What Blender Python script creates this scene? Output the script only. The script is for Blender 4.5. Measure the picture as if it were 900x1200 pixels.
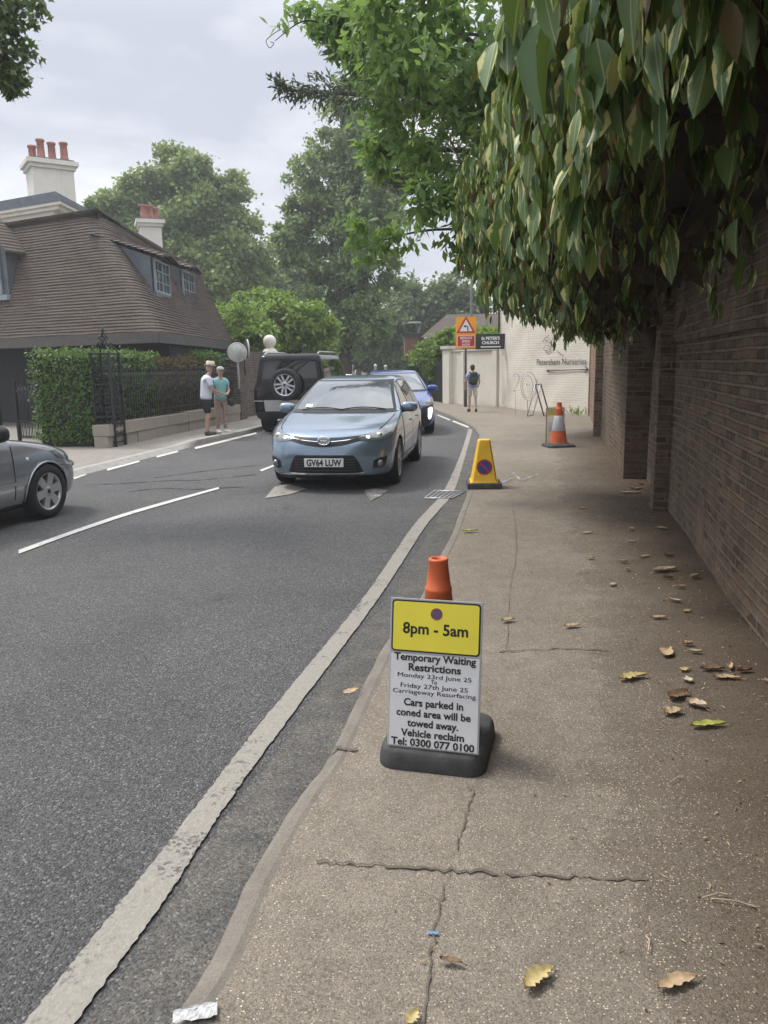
import bpy, bmesh, math, random
import numpy as np
from mathutils import Vector, Matrix

for _o in list(bpy.data.objects):
    bpy.data.objects.remove(_o)
scene = bpy.context.scene
COL = scene.collection
R = math.radians

# ------------------------------------------------------------------ camera
F = 901.0
EYE = 1.55
PITCH = math.atan((600 - 428) / F)
ROLL = R(1.0)
cam_data = bpy.data.cameras.new("camera")
cam = bpy.data.objects.new("camera", cam_data)
COL.objects.link(cam)
cam_data.sensor_fit = 'VERTICAL'
cam_data.sensor_height = 36.0
cam_data.lens = 36.0 * F / 1200.0
cam_data.clip_start = 0.05
cam_data.clip_end = 2000.0
_c, _s, _cp, _sp = math.cos(ROLL), math.sin(ROLL), math.cos(PITCH), math.sin(PITCH)
_Rv = Vector((_c, -_s * _sp, -_s * _cp))
_Uv = Vector((_s, _c * _sp, _c * _cp))
_Bv = -Vector((0, _cp, -_sp))
_m = Matrix.Identity(4)
for _i in range(3):
    _m[_i][0], _m[_i][1], _m[_i][2] = _Rv[_i], _Uv[_i], _Bv[_i]
_m[2][3] = EYE
cam.matrix_world = _m
scene.camera = cam

# ------------------------------------------------------------------ light
SUN_EL, SUN_AZ = R(58), R(-62)      # azimuth from +Y towards +X
world = bpy.data.worlds.new("World")
scene.world = world
world.use_nodes = True
wn, wl = world.node_tree.nodes, world.node_tree.links
wn.clear()
w_out = wn.new("ShaderNodeOutputWorld")
w_bg = wn.new("ShaderNodeBackground")
w_bg.inputs["Strength"].default_value = 0.1
w_sky = wn.new("ShaderNodeTexSky")
w_sky.sky_type = 'NISHITA'
w_sky.sun_disc = False
w_sky.sun_elevation = SUN_EL
w_sky.sun_rotation = SUN_AZ
w_sky.dust_density = 2.0
w_geo = wn.new("ShaderNodeTexCoord")
w_map = wn.new("ShaderNodeMapping")
w_map.inputs["Scale"].default_value = (1.0, 1.0, 2.6)
w_map.inputs["Location"].default_value = (0.35, 0.2, 0.15)
wl.new(w_geo.outputs["Generated"], w_map.inputs["Vector"])
w_n1 = wn.new("ShaderNodeTexNoise")
w_n1.inputs["Scale"].default_value = 2.6
w_n1.inputs["Detail"].default_value = 7.0
w_n1.inputs["Roughness"].default_value = 0.52
w_n1.inputs["Distortion"].default_value = 0.25
wl.new(w_map.outputs["Vector"], w_n1.inputs["Vector"])
# brightness of the cloud sheet: thick grey bellies to bright white
w_cr = wn.new("ShaderNodeValToRGB")
w_cr.color_ramp.elements[0].position = 0.40
w_cr.color_ramp.elements[0].color = (4.9, 5.2, 5.95, 1)
w_cr.color_ramp.elements[1].position = 0.585
w_cr.color_ramp.elements[1].color = (8.4, 8.45, 8.6, 1)
_e = w_cr.color_ramp.elements.new(0.5)
_e.color = (6.6, 6.8, 7.35, 1)
wl.new(w_n1.outputs["Fac"], w_cr.inputs["Fac"])
# an overcast dome is brighter overhead than at the horizon
w_sep = wn.new("ShaderNodeSeparateXYZ")
wl.new(w_geo.outputs["Generated"], w_sep.inputs["Vector"])
w_mr = wn.new("ShaderNodeMapRange")
w_mr.inputs["From Min"].default_value = 0.36
w_mr.inputs["From Max"].default_value = 1.0
w_mr.inputs["To Min"].default_value = 1.0
w_mr.inputs["To Max"].default_value = 3.1
wl.new(w_sep.outputs["Z"], w_mr.inputs["Value"])
w_mul = wn.new("ShaderNodeVectorMath")
w_mul.operation = 'SCALE'
wl.new(w_cr.outputs["Color"], w_mul.inputs[0])
wl.new(w_mr.outputs["Result"], w_mul.inputs["Scale"])
w_mix = wn.new("ShaderNodeMix")
w_mix.data_type = 'RGBA'
w_mix.inputs["Factor"].default_value = 0.9
wl.new(w_sky.outputs["Color"], w_mix.inputs[6])
wl.new(w_mul.outputs["Vector"], w_mix.inputs[7])
wl.new(w_mix.outputs[2], w_bg.inputs["Color"])
wl.new(w_bg.outputs["Background"], w_out.inputs["Surface"])

sun_data = bpy.data.lights.new("sun", 'SUN')
sun_data.energy = 2.2
sun_data.angle = R(12)
sun_data.color = (1.0, 0.96, 0.89)
sun = bpy.data.objects.new("sun", sun_data)
COL.objects.link(sun)
_d = Vector((math.sin(SUN_AZ) * math.cos(SUN_EL), math.cos(SUN_AZ) * math.cos(SUN_EL), math.sin(SUN_EL)))
sun.rotation_euler = _d.to_track_quat('Z', 'Y').to_euler()
sun.location = (0, 0, 60)

vs = scene.view_settings
vs.view_transform = 'Standard'
vs.look = 'None'
vs.exposure = 0.36
vs.gamma = 1.0
vs.use_curve_mapping = False
scene.cycles.use_denoising = True
scene.cycles.max_bounces = 6
scene.cycles.diffuse_bounces = 3
scene.cycles.transparent_max_bounces = 6
scene.cycles.sample_clamp_indirect = 6.0

# ------------------------------------------------------------------ measuring: photo pixel -> point in the place
def ray(px, py):
    x, y = (px - 450) / F, -(py - 600) / F
    x, y = _c * x + _s * y, -_s * x + _c * y
    return Vector((x, _cp + y * _sp, -_sp + y * _cp))

def G(px, py, z=0.0):
    r = ray(px, py)
    return Vector((0, 0, EYE)) + r * ((z - EYE) / r.z)

def P(px, py, Y):
    r = ray(px, py)
    return Vector((0, 0, EYE)) + r * (Y / r.y)

# ------------------------------------------------------------------ mesh building
class MB:
    """collects shapes (several materials, optional UVs) for ONE mesh object"""
    def __init__(self):
        self.v, self.f, self.m, self.s, self.uv = [], [], [], [], {}

    def add(self, vs_, fs_, mat=0, smooth=False, M=None, uvs=None):
        b = len(self.v)
        for p in vs_:
            p = Vector(p)
            self.v.append(tuple(M @ p) if M is not None else tuple(p))
        for k, f in enumerate(fs_):
            if uvs is not None:
                self.uv[len(self.f)] = uvs[k]
            self.f.append([b + i for i in f])
            self.m.append(mat)
            self.s.append(smooth)
        return b

    def box(self, lo, hi, mat=0, M=None, bev=0.0):
        x0, y0, z0 = lo
        x1, y1, z1 = hi
        if bev > 0:
            bm = bmesh.new()
            bmesh.ops.create_cube(bm, size=1.0)
            for v in bm.verts:
                v.co = Vector(((x0 + x1) / 2 + v.co.x * (x1 - x0), (y0 + y1) / 2 + v.co.y * (y1 - y0), (z0 + z1) / 2 + v.co.z * (z1 - z0)))
            bmesh.ops.bevel(bm, geom=bm.edges[:], offset=bev, segments=2, affect='EDGES', profile=0.5)
            self.bm(bm, mat, False, M)
            return
        vs_ = [(x0, y0, z0), (x1, y0, z0), (x1, y1, z0), (x0, y1, z0), (x0, y0, z1), (x1, y0, z1), (x1, y1, z1), (x0, y1, z1)]
        fs_ = [(0, 3, 2, 1), (4, 5, 6, 7), (0, 1, 5, 4), (1, 2, 6, 5), (2, 3, 7, 6), (3, 0, 4, 7)]
        self.add(vs_, fs_, mat, False, M)

    def bm(self, bm, mat=0, smooth=False, M=None):
        bm.verts.index_update()
        self.add([v.co.copy() for v in bm.verts], [[v.index for v in f.verts] for f in bm.faces], mat, smooth, M)
        bm.free()

    def lathe(self, prof, n=24, mat=0, M=None, smooth=True, cap=True):
        """prof: (radius, z) from bottom to top"""
        vs_, fs_ = [], []
        for r, z in prof:
            for k in range(n):
                a = 2 * math.pi * k / n
                vs_.append((r * math.cos(a), r * math.sin(a), z))
        for i in range(len(prof) - 1):
            for k in range(n):
                k2 = (k + 1) % n
                fs_.append((i * n + k, i * n + k2, (i + 1) * n + k2, (i + 1) * n + k))
        if cap:
            fs_.append(tuple(reversed(range(n))))
            fs_.append(tuple((len(prof) - 1) * n + k for k in range(n)))
        self.add(vs_, fs_, mat, smooth, M)

    def tube(self, pts, rad, n=8, mat=0, smooth=True, M=None, cap=True):
        pts = [Vector(p) for p in pts]
        if not hasattr(rad, '__len__'):
            rad = [rad] * len(pts)
        vs_, fs_ = [], []
        ref = None
        for i, p in enumerate(pts):
            t = (pts[min(i + 1, len(pts) - 1)] - pts[max(i - 1, 0)])
            t = t.normalized() if t.length > 1e-9 else Vector((0, 0, 1))
            if ref is None:
                ref = Vector((1, 0, 0)) if abs(t.x) < 0.8 else Vector((0, 1, 0))
            a = t.cross(ref).normalized()
            b = a.cross(t)
            ref = b
            for k in range(n):
                th = 2 * math.pi * k / n
                vs_.append(p + (a * math.cos(th) + b * math.sin(th)) * rad[i])
        for i in range(len(pts) - 1):
            for k in range(n):
                k2 = (k + 1) % n
                fs_.append((i * n + k, (i + 1) * n + k, (i + 1) * n + k2, i * n + k2))
        if cap:
            fs_.append(tuple(range(n)))
            fs_.append(tuple(reversed([(len(pts) - 1) * n + k for k in range(n)])))
        self.add(vs_, fs_, mat, smooth, M)

    def prism(self, poly, h0, h1, mat=0, M=None, smooth=False):
        """poly in xy, extruded along z from h0 to h1"""
        n = len(poly)
        vs_ = [(x, y, h0) for x, y in poly] + [(x, y, h1) for x, y in poly]
        fs_ = [tuple(reversed(range(n))), tuple(range(n, 2 * n))]
        fs_ += [(k, (k + 1) % n, n + (k + 1) % n, n + k) for k in range(n)]
        self.add(vs_, fs_, mat, smooth, M)

    def ball(self, c, r, mat=0, n=16, e=1.0, M=None):
        """ellipsoid; e < 1 makes it boxier"""
        r = r if hasattr(r, '__len__') else (r, r, r)
        f = lambda w: math.copysign(abs(w) ** e, w)
        vs_, fs_ = [], []
        m = n // 2
        for i in range(1, m):
            ph = -math.pi / 2 + math.pi * i / m
            for k in range(n):
                th = 2 * math.pi * k / n
                vs_.append((c[0] + r[0] * f(math.cos(ph)) * f(math.cos(th)), c[1] + r[1] * f(math.cos(ph)) * f(math.sin(th)), c[2] + r[2] * f(math.sin(ph))))
        for i in range(m - 2):
            for k in range(n):
                k2 = (k + 1) % n
                fs_.append((i * n + k, i * n + k2, (i + 1) * n + k2, (i + 1) * n + k))
        b = len(vs_)
        vs_ += [(c[0], c[1], c[2] - r[2]), (c[0], c[1], c[2] + r[2])]
        for k in range(n):
            k2 = (k + 1) % n
            fs_.append((b, k2, k))
            fs_.append((b + 1, (m - 2) * n + k, (m - 2) * n + k2))
        self.add(vs_, fs_, mat, True, M)

    def quad(self, a, b, c, d, mat=0, nu=1, nv=1, uv=None, fn=None):
        """bilinear grid a-b (u) to d-c (v); uv = (u size, v size) in metres"""
        a, b, c, d = map(Vector, (a, b, c, d))
        vs_, fs_, uvs = [], [], []
        for j in range(nv + 1):
            for i in range(nu + 1):
                u, v = i / nu, j / nv
                p = a.lerp(b, u).lerp(d.lerp(c, u), v)
                if fn:
                    p = fn(p, u, v)
                vs_.append(p)
        U, V = uv if uv else ((b - a).length, (d - a).length)
        for j in range(nv):
            for i in range(nu):
                k = j * (nu + 1) + i
                fs_.append((k, k + 1, k + nu + 2, k + nu + 1))
                u0, u1, v0, v1 = U * i / nu, U * (i + 1) / nu, V * j / nv, V * (j + 1) / nv
                uvs.append([(u0, v0), (u1, v0), (u1, v1), (u0, v1)])
        self.add(vs_, fs_, mat, False, None, uvs)

    def text(self, s, size, M, mat=0, bold=0.0, align='CENTER', sx=1.0, depth=0.0):
        """flat lettering in the xy plane of M"""
        cu = bpy.data.curves.new("lettering", 'FONT')
        cu.body = s
        cu.size = size
        cu.align_x = align
        cu.offset = bold
        cu.extrude = depth
        cu.resolution_u = 3
        o = bpy.data.objects.new("lettering", cu)
        COL.objects.link(o)
        bpy.context.view_layer.update()
        me = bpy.data.meshes.new_from_object(o.evaluated_get(bpy.context.evaluated_depsgraph_get()))
        vs_ = [Vector((v.co.x * sx, v.co.y, v.co.z)) for v in me.vertices]
        self.add(vs_, [list(p.vertices) for p in me.polygons], mat, False, M)
        bpy.data.objects.remove(o)
        bpy.data.meshes.remove(me)
        bpy.data.curves.remove(cu)

    def build(self, name, mats, parent=None, local=False):
        """world coordinates are kept when parented (parent has no scale); local=True: coordinates already local"""
        me = bpy.data.meshes.new(name)
        v = self.v
        if parent is not None and not local:
            w_, q_ = Matrix.Identity(4), parent
            while q_ is not None:
                w_ = q_.matrix_basis @ w_
                q_ = q_.parent
            inv = w_.inverted()
            v = [tuple(inv @ Vector(p)) for p in v]
        me.from_pydata(v, [], self.f)
        for m in (mats if isinstance(mats, (list, tuple)) else [mats]):
            me.materials.append(m)
        me.polygons.foreach_set("material_index", self.m)
        me.polygons.foreach_set("use_smooth", self.s)
        if self.uv:
            ul = me.uv_layers.new(name="UVMap")
            for k, cs in self.uv.items():
                st = me.polygons[k].loop_start
                for j, c_ in enumerate(cs):
                    ul.data[st + j].uv = c_
        me.update()
        o = bpy.data.objects.new(name, me)
        COL.objects.link(o)
        if parent is not None:
            o.parent = parent
        return o

def tag(o, label=None, cat=None, group=None, kind=None):
    if label:
        o['label'] = label
    if cat:
        o['category'] = cat
    if group:
        o['group'] = group
    if kind:
        o['kind'] = kind
    return o

def empty(name, loc, label, cat, group=None, rz=0.0):
    o = bpy.data.objects.new(name, None)
    o.empty_display_size = 0.2
    COL.objects.link(o)
    o.location = loc
    o.rotation_euler = (0, 0, rz)
    o.matrix_basis = Matrix.Translation(Vector(loc)) @ Matrix.Rotation(rz, 4, 'Z')
    return tag(o, label, cat, group)

def struct(o):
    return tag(o, kind='structure')

def copy_tree(o, parent=None):
    c = o.copy()
    COL.objects.link(c)
    if parent is not None:
        c.parent = parent
    for ch in [x for x in bpy.data.objects if x.parent == o]:
        copy_tree(ch, c)
    return c

def frame(o, x, y):
    """matrix with origin o, x axis x, y axis close to y"""
    x = Vector(x).normalized()
    z = x.cross(Vector(y)).normalized()
    y = z.cross(x)
    m = Matrix.Identity(4)
    for i in range(3):
        m[i][0], m[i][1], m[i][2], m[i][3] = x[i], y[i], z[i], o[i]
    return m

def evaluated_mesh(o):
    bpy.context.view_layer.update()
    return bpy.data.meshes.new_from_object(o.evaluated_get(bpy.context.evaluated_depsgraph_get()))
# ------------------------------------------------------------------ materials
class NT:
    def __init__(self, name):
        self.mat = bpy.data.materials.new(name)
        self.mat.use_nodes = True
        self.n, self.l = self.mat.node_tree.nodes, self.mat.node_tree.links
        self.b = self.n["Principled BSDF"]
        self.out = self.n["Material Output"]

    def node(self, t, ins=None, **kw):
        x = self.n.new(t)
        for k, v in kw.items():
            setattr(x, k, v)
        for k, v in (ins or {}).items():
            if isinstance(v, bpy.types.NodeSocket):
                self.l.new(v, x.inputs[k])
            else:
                x.inputs[k].default_value = v
        return x

    def set(self, **kw):
        for k, v in kw.items():
            k = k.replace('_', ' ')
            if isinstance(v, bpy.types.NodeSocket):
                self.l.new(v, self.b.inputs[k])
            else:
                self.b.inputs[k].default_value = v

    def noise(self, vec, scale, detail=4.0, rough=0.55, dist=0.0):
        return self.node("ShaderNodeTexNoise", {"Vector": vec, "Scale": scale, "Detail": detail, "Roughness": rough, "Distortion": dist}).outputs["Fac"]

    def ramp(self, fac, stops):
        x = self.node("ShaderNodeValToRGB", {"Fac": fac})
        e = x.color_ramp.elements
        while len(e) < len(stops):
            e.new(0.5)
        for k, (p, c) in enumerate(stops):
            e[k].position = p
            e[k].color = (c, c, c, 1) if not hasattr(c, '__len__') else (*c, 1)
        return x.outputs["Color"]

    def mix(self, fac, a, b, mode='MIX'):
        x = self.node("ShaderNodeMix", data_type='RGBA', blend_type=mode)
        for k, v in ((0, fac), (6, a), (7, b)):
            if isinstance(v, bpy.types.NodeSocket):
                self.l.new(v, x.inputs[k])
            elif k == 0:
                x.inputs[k].default_value = v
            else:
                x.inputs[k].default_value = (*v, 1)
        return x.outputs[2]

    def math(self, op, a, b=0.0):
        x = self.node("ShaderNodeMath", {0: a, 1: b}, operation=op)
        return x.outputs[0]

    def bump(self, h, strength, dist=0.01, normal=None):
        ins = {"Height": h, "Strength": strength, "Distance": dist}
        if normal is not None:
            ins["Normal"] = normal
        return self.node("ShaderNodeBump", ins).outputs["Normal"]

    def obj(self):
        return self.node("ShaderNodeNewGeometry").outputs["Position"]

    def local(self):
        return self.node("ShaderNodeTexCoord").outputs["Object"]

    def uv(self):
        return self.node("ShaderNodeTexCoord").outputs["UV"]

def plain(name, col, rough=0.6, metal=0.0, coat=0.0, var=0.0, vscale=8.0, bump=0.0, bscale=60.0, spec=0.5):
    t = NT(name)
    t.set(Roughness=rough, Metallic=metal, Coat_Weight=coat, Specular_IOR_Level=spec)
    t.b.inputs["Coat Roughness"].default_value = 0.05
    if var:
        n = t.noise(t.local(), vscale, 6, 0.65)
        t.set(Base_Color=t.mix(t.ramp(n, [(0.3, 0.0), (0.7, 1.0)]), tuple(c * (1 - var) for c in col), tuple(min(1, c * (1 + var)) for c in col)))
    else:
        t.b.inputs["Base Color"].default_value = (*col, 1)
    if bump:
        t.set(Normal=t.bump(t.noise(t.local(), bscale, 3), bump, 0.005))
    return t.mat

def m_asphalt():
    t = NT("asphalt")
    p = t.obj()
    big = t.noise(p, 0.45, 5, 0.6, 0.6)
    mid = t.noise(p, 5.0, 5, 0.6)
    vor = t.node("ShaderNodeTexVoronoi", {"Vector": p, "Scale": 135.0})
    cell = t.node("ShaderNodeSeparateColor", {"Color": vor.outputs["Color"]})
    base = t.mix(t.ramp(big, [(0.3, 0.0), (0.7, 1.0)]), (0.066, 0.066, 0.068), (0.112, 0.110, 0.108))
    base = t.mix(t.math('MULTIPLY', mid, 0.45), base, (0.125, 0.122, 0.118))
    oil = t.ramp(t.noise(p, 1.1, 4, 0.7, 1.2), [(0.60, 0.0), (0.72, 0.55)])
    base = t.mix(oil, base, (0.040, 0.040, 0.041))
    pale = t.ramp(t.noise(p, 1.9, 6, 0.75, 1.5), [(0.66, 0.0), (0.76, 0.45)])
    base = t.mix(pale, base, (0.17, 0.165, 0.155))
    stone = t.ramp(cell.outputs["Red"], [(0.0, (0.35, 0.35, 0.36)), (0.55, (0.95, 0.95, 0.96)), (0.93, (1.35, 1.34, 1.32)), (0.97, (2.6, 2.55, 2.45))])
    col = t.mix(0.8, base, stone, 'MULTIPLY')
    t.set(Base_Color=col, Roughness=0.82, Specular_IOR_Level=0.35)
    d = t.ramp(vor.outputs["Distance"], [(0.0, 1.0), (0.75, 0.0)])
    n1 = t.bump(d, 0.75, 0.006)
    t.set(Normal=t.bump(t.noise(p, 260, 2), 0.3, 0.002, n1))
    return t.mat

def m_gutter():
    t = NT("gutter_asphalt")
    p = t.obj()
    mid = t.noise(p, 6.0, 6, 0.65)
    vor = t.node("ShaderNodeTexVoronoi", {"Vector": p, "Scale": 150.0})
    cell = t.node("ShaderNodeSeparateColor", {"Color": vor.outputs["Color"]})
    base = t.mix(t.ramp(mid, [(0.35, 0.0), (0.65, 1.0)]), (0.095, 0.092, 0.088), (0.145, 0.135, 0.12))
    stone = t.ramp(cell.outputs["Red"], [(0.0, 0.4), (0.6, 1.0), (0.93, 1.3), (0.98, 2.0)])
    t.set(Base_Color=t.mix(0.75, base, stone, 'MULTIPLY'), Roughness=0.9, Specular_IOR_Level=0.25)
    t.set(Normal=t.bump(t.ramp(vor.outputs["Distance"], [(0.0, 1.0), (0.7, 0.0)]), 0.5, 0.004))
    return t.mat

def m_footway():
    """tan asphalt with pale chippings; UV.x = distance from the wall in metres: leaf mould and soil gather there"""
    t = NT("footway_asphalt")
    p = t.obj()
    big = t.noise(p, 0.7, 5, 0.6, 0.4)
    mid = t.noise(p, 7.0, 6, 0.7)
    fine = t.noise(p, 90.0, 3, 0.6)
    vor = t.node("ShaderNodeTexVoronoi", {"Vector": p, "Scale": 230.0})
    cell = t.node("ShaderNodeSeparateColor", {"Color": vor.outputs["Color"]})
    vch = t.node("ShaderNodeTexVoronoi", {"Vector": p, "Scale": 125.0})
    cch = t.node("ShaderNodeSeparateColor", {"Color": vch.outputs["Color"]})
    base = t.mix(t.ramp(big, [(0.3, 0.0), (0.7, 1.0)]), (0.218, 0.187, 0.149), (0.298, 0.260, 0.212))
    base = t.mix(t.ramp(mid, [(0.35, 0.0), (0.75, 0.6)]), base, (0.145, 0.123, 0.098))
    u = t.node("ShaderNodeSeparateXYZ", {"Vector": t.uv()}).outputs["X"]
    wob = t.math('ADD', u, t.math('MULTIPLY', t.math('SUBTRACT', t.noise(p, 2.2, 5, 0.65), 0.5), 0.9))
    soil = t.ramp(wob, [(0.12, 0.95), (0.50, 0.72), (0.95, 0.30), (1.3, 0.0)])
    base = t.mix(soil, base, t.mix(fine, (0.060, 0.043, 0.030), (0.140, 0.102, 0.072)))
    dust = t.ramp(cell.outputs["Red"], [(0.0, 0.55), (0.5, 0.95), (0.85, 1.2)])
    col = t.mix(0.85, base, dust, 'MULTIPLY')
    chip_n = t.ramp(t.math('MULTIPLY', cch.outputs["Green"], t.ramp(t.noise(p, 14.0, 3), [(0.3, 0.82), (0.7, 1.0)])), [(0.66, 0.0), (0.68, 1.0)])
    near = t.ramp(t.math('ADD', vch.outputs["Distance"], t.math('MULTIPLY', t.noise(p, 300, 2), 0.25)), [(0.38, 1.0), (0.46, 0.0)])
    chip = t.math('MULTIPLY', chip_n, near)
    chipcol = t.mix(cch.outputs["Blue"], (0.38, 0.31, 0.22), (0.74, 0.65, 0.51))
    chip = t.math('MULTIPLY', chip, t.ramp(wob, [(0.1, 0.10), (0.5, .45), (1.2, 1.0)]))
    t.set(Base_Color=t.mix(chip, col, chipcol), Roughness=0.9, Specular_IOR_Level=0.25)
    n1 = t.bump(t.ramp(vor.outputs["Distance"], [(0.0, 1.0), (0.6, 0.0)]), 0.5, 0.003)
    t.set(Normal=t.bump(mid, 0.25, 0.02, n1))
    return t.mat

def m_concrete(name, c0, c1, bump=0.4):
    t = NT(name)
    p = t.obj()
    n = t.noise(p, 5.0, 7, 0.65, 0.3)
    f = t.noise(p, 120.0, 3, 0.6)
    col = t.mix(t.ramp(n, [(0.3, 0.0), (0.7, 1.0)]), c0, c1)
    col = t.mix(t.ramp(f, [(0.3, 0.5), (0.6, 0.0)]), col, tuple(c * 0.55 for c in c0))
    t.set(Base_Color=col, Roughness=0.88, Specular_IOR_Level=0.25)
    t.set(Normal=t.bump(f, bump, 0.004, t.bump(n, bump * 0.5, 0.02)))
    return t.mat

def m_paint_line(name, wear, col=(0.50, 0.48, 0.44)):
    t = NT(name)
    p = t.obj()
    vor = t.node("ShaderNodeTexVoronoi", {"Vector": p, "Scale": 95.0})
    cell = t.node("ShaderNodeSeparateColor", {"Color": vor.outputs["Color"]})
    n = t.noise(p, 3.5, 6, 0.7, 0.6)
    f = t.noise(p, 60.0, 4, 0.7)
    a = t.math('ADD', t.math('MULTIPLY', n, 0.9), t.math('MULTIPLY', cell.outputs["Red"], 0.25))
    worn = t.ramp(a, [(wear, 1.0), (wear + 0.09, 0.0)])
    c = t.mix(t.ramp(f, [(0.3, 0.0), (0.75, 1.0)]), tuple(x * 0.72 for x in col), col)
    t.set(Base_Color=t.mix(worn, c, (0.12, 0.115, 0.105)), Roughness=0.75, Specular_IOR_Level=0.3)
    t.set(Normal=t.bump(vor.outputs["Distance"], 0.45, 0.004))
    return t.mat

def m_brick(name, c1, c2, mortar, msize=0.012, bump=0.9, grime=0.5, painted=False):
    """UV in metres"""
    t = NT(name)
    uv = t.uv()
    p = t.obj()
    wob = t.node("ShaderNodeVectorMath", {0: uv, 1: t.node("ShaderNodeVectorMath", {0: t.node("ShaderNodeTexNoise", {"Vector": p, "Scale": 2.5, "Detail": 3.0}).outputs["Color"], "Scale": 0.018}, operation='SCALE').outputs[0]}, operation='ADD').outputs[0]
    wob = t.node("ShaderNodeVectorMath", {0: wob, 1: t.node("ShaderNodeVectorMath", {0: t.node("ShaderNodeTexNoise", {"Vector": p, "Scale": 26.0, "Detail": 3.0}).outputs["Color"], "Scale": 0.008}, operation='SCALE').outputs[0]}, operation='ADD').outputs[0]
    br = t.node("ShaderNodeTexBrick", {"Vector": wob, "Color1": (*c1, 1), "Color2": (*c2, 1), "Mortar": (*mortar, 1), "Scale": 1.0, "Mortar Size": msize, "Mortar Smooth": 0.35, "Bias": 0.0, "Brick Width": 0.225, "Row Height": 0.075})
    n = t.noise(p, 4.0, 7, 0.7, 0.4)
    f = t.noise(p, 40.0, 5, 0.65)
    col = br.outputs["Color"]
    if not painted:
        pt = t.noise(p, 1.3, 4, 0.6, 0.8)
        col = t.mix(t.ramp(pt, [(0.45, 0.0), (0.66, 0.75)]), col, t.mix(br.outputs["Fac"], tuple(x * 1.45 for x in c1), tuple(x * 1.15 for x in mortar)))
        odd = t.node("ShaderNodeTexVoronoi", {"Vector": t.node("ShaderNodeMapping", {"Vector": wob, "Scale": (4.44, 13.33, 1.0)}).outputs[0], "Scale": 1.0})
        oc = t.node("ShaderNodeSeparateColor", {"Color": odd.outputs["Color"]})
        col = t.mix(t.math('MULTIPLY', t.ramp(oc.outputs["Red"], [(0.6, 0.0), (0.9, 0.8)]), t.math('SUBTRACT', 1.0, br.outputs["Fac"])), col, tuple(x * 0.45 for x in c2))
        col = t.mix(t.math('MULTIPLY', t.ramp(oc.outputs["Green"], [(0.75, 0.0), (0.9, 0.7)]), t.math('SUBTRACT', 1.0, br.outputs["Fac"])), col, (c1[0] * 1.5, c1[1] * 1.25, c1[2] * 1.1))
        col = t.mix(t.ramp(n, [(0.35, 0.0), (0.7, grime)]), col, tuple(x * 0.5 for x in c1))
        col = t.mix(t.ramp(f, [(0.25, 0.55), (0.6, 0.0)]), col, tuple(x * 0.45 for x in c2))
    else:
        col = t.mix(t.ramp(n, [(0.35, 0.0), (0.75, grime)]), col, tuple(x * 0.72 for x in c1))
    t.set(Base_Color=col, Roughness=0.88, Specular_IOR_Level=0.2)
    h = t.math('SUBTRACT', 1.0, br.outputs["Fac"])
    h = t.math('ADD', h, t.math('MULTIPLY', f, 0.55))
    t.set(Normal=t.bump(h, bump, 0.012))
    return t.mat

def m_leaf(name, c1, c2, trans=0.35, edge=None, rough=0.45, spec=0.4, dry=None):
    """leaf colour varies from leaf to leaf; edge = pale margin of a variegated leaf (UV.x = -1..1 across, UV.y = 0..1 along)"""
    t = NT(name)
    rnd = t.node("ShaderNodeNewGeometry").outputs["Random Per Island"]
    col = t.mix(rnd, c1, c2)
    if edge:
        uv = t.node("ShaderNodeSeparateXYZ", {"Vector": t.uv()})
        au = t.math('ABSOLUTE', uv.outputs["X"])
        w = t.math('ADD', au, t.math('MULTIPLY', t.math('SUBTRACT', t.noise(t.obj(), 45.0, 3), 0.5), 0.7))
        w = t.math('ADD', w, t.math('MULTIPLY', t.math('SUBTRACT', t.math('FRACT', t.math('MULTIPLY', rnd, 37.3)), 0.62), 0.75))
        col = t.mix(t.ramp(w, [(0.62, 0.0), (0.76, 1.0)]), col, edge)
        vein = t.ramp(au, [(0.02, 0.5), (0.07, 0.0)])
        col = t.mix(vein, col, edge)
    if dry:
        pick = t.ramp(t.math('FRACT', t.math('MULTIPLY', rnd, 91.7)), [(dry[0], 0.0), (dry[0] + 0.01, 1.0)])
        col = t.mix(pick, col, dry[1])
    t.set(Base_Color=col, Roughness=rough, Specular_IOR_Level=spec)
    tr = t.node("ShaderNodeBsdfTranslucent", {"Color": t.mix(0.35, col, (0.30, 0.42, 0.04))})
    mx = t.node("ShaderNodeMixShader", {0: trans, 1: t.b.outputs[0], 2: tr.outputs[0]})
    t.l.new(mx.outputs[0], t.out.inputs["Surface"])
    return t.mat

def m_carpaint(name, col, metal=0.45, rough=0.32):
    t = NT(name)
    n = t.noise(t.local(), 3.0, 4, 0.6)
    dirt = t.ramp(n, [(0.45, 0.0), (0.8, 0.14)])
    t.set(Base_Color=t.mix(dirt, col, (0.2, 0.19, 0.17)), Metallic=metal, Roughness=rough, Coat_Weight=0.9)
    t.b.inputs["Coat Roughness"].default_value = 0.06
    return t.mat

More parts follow.
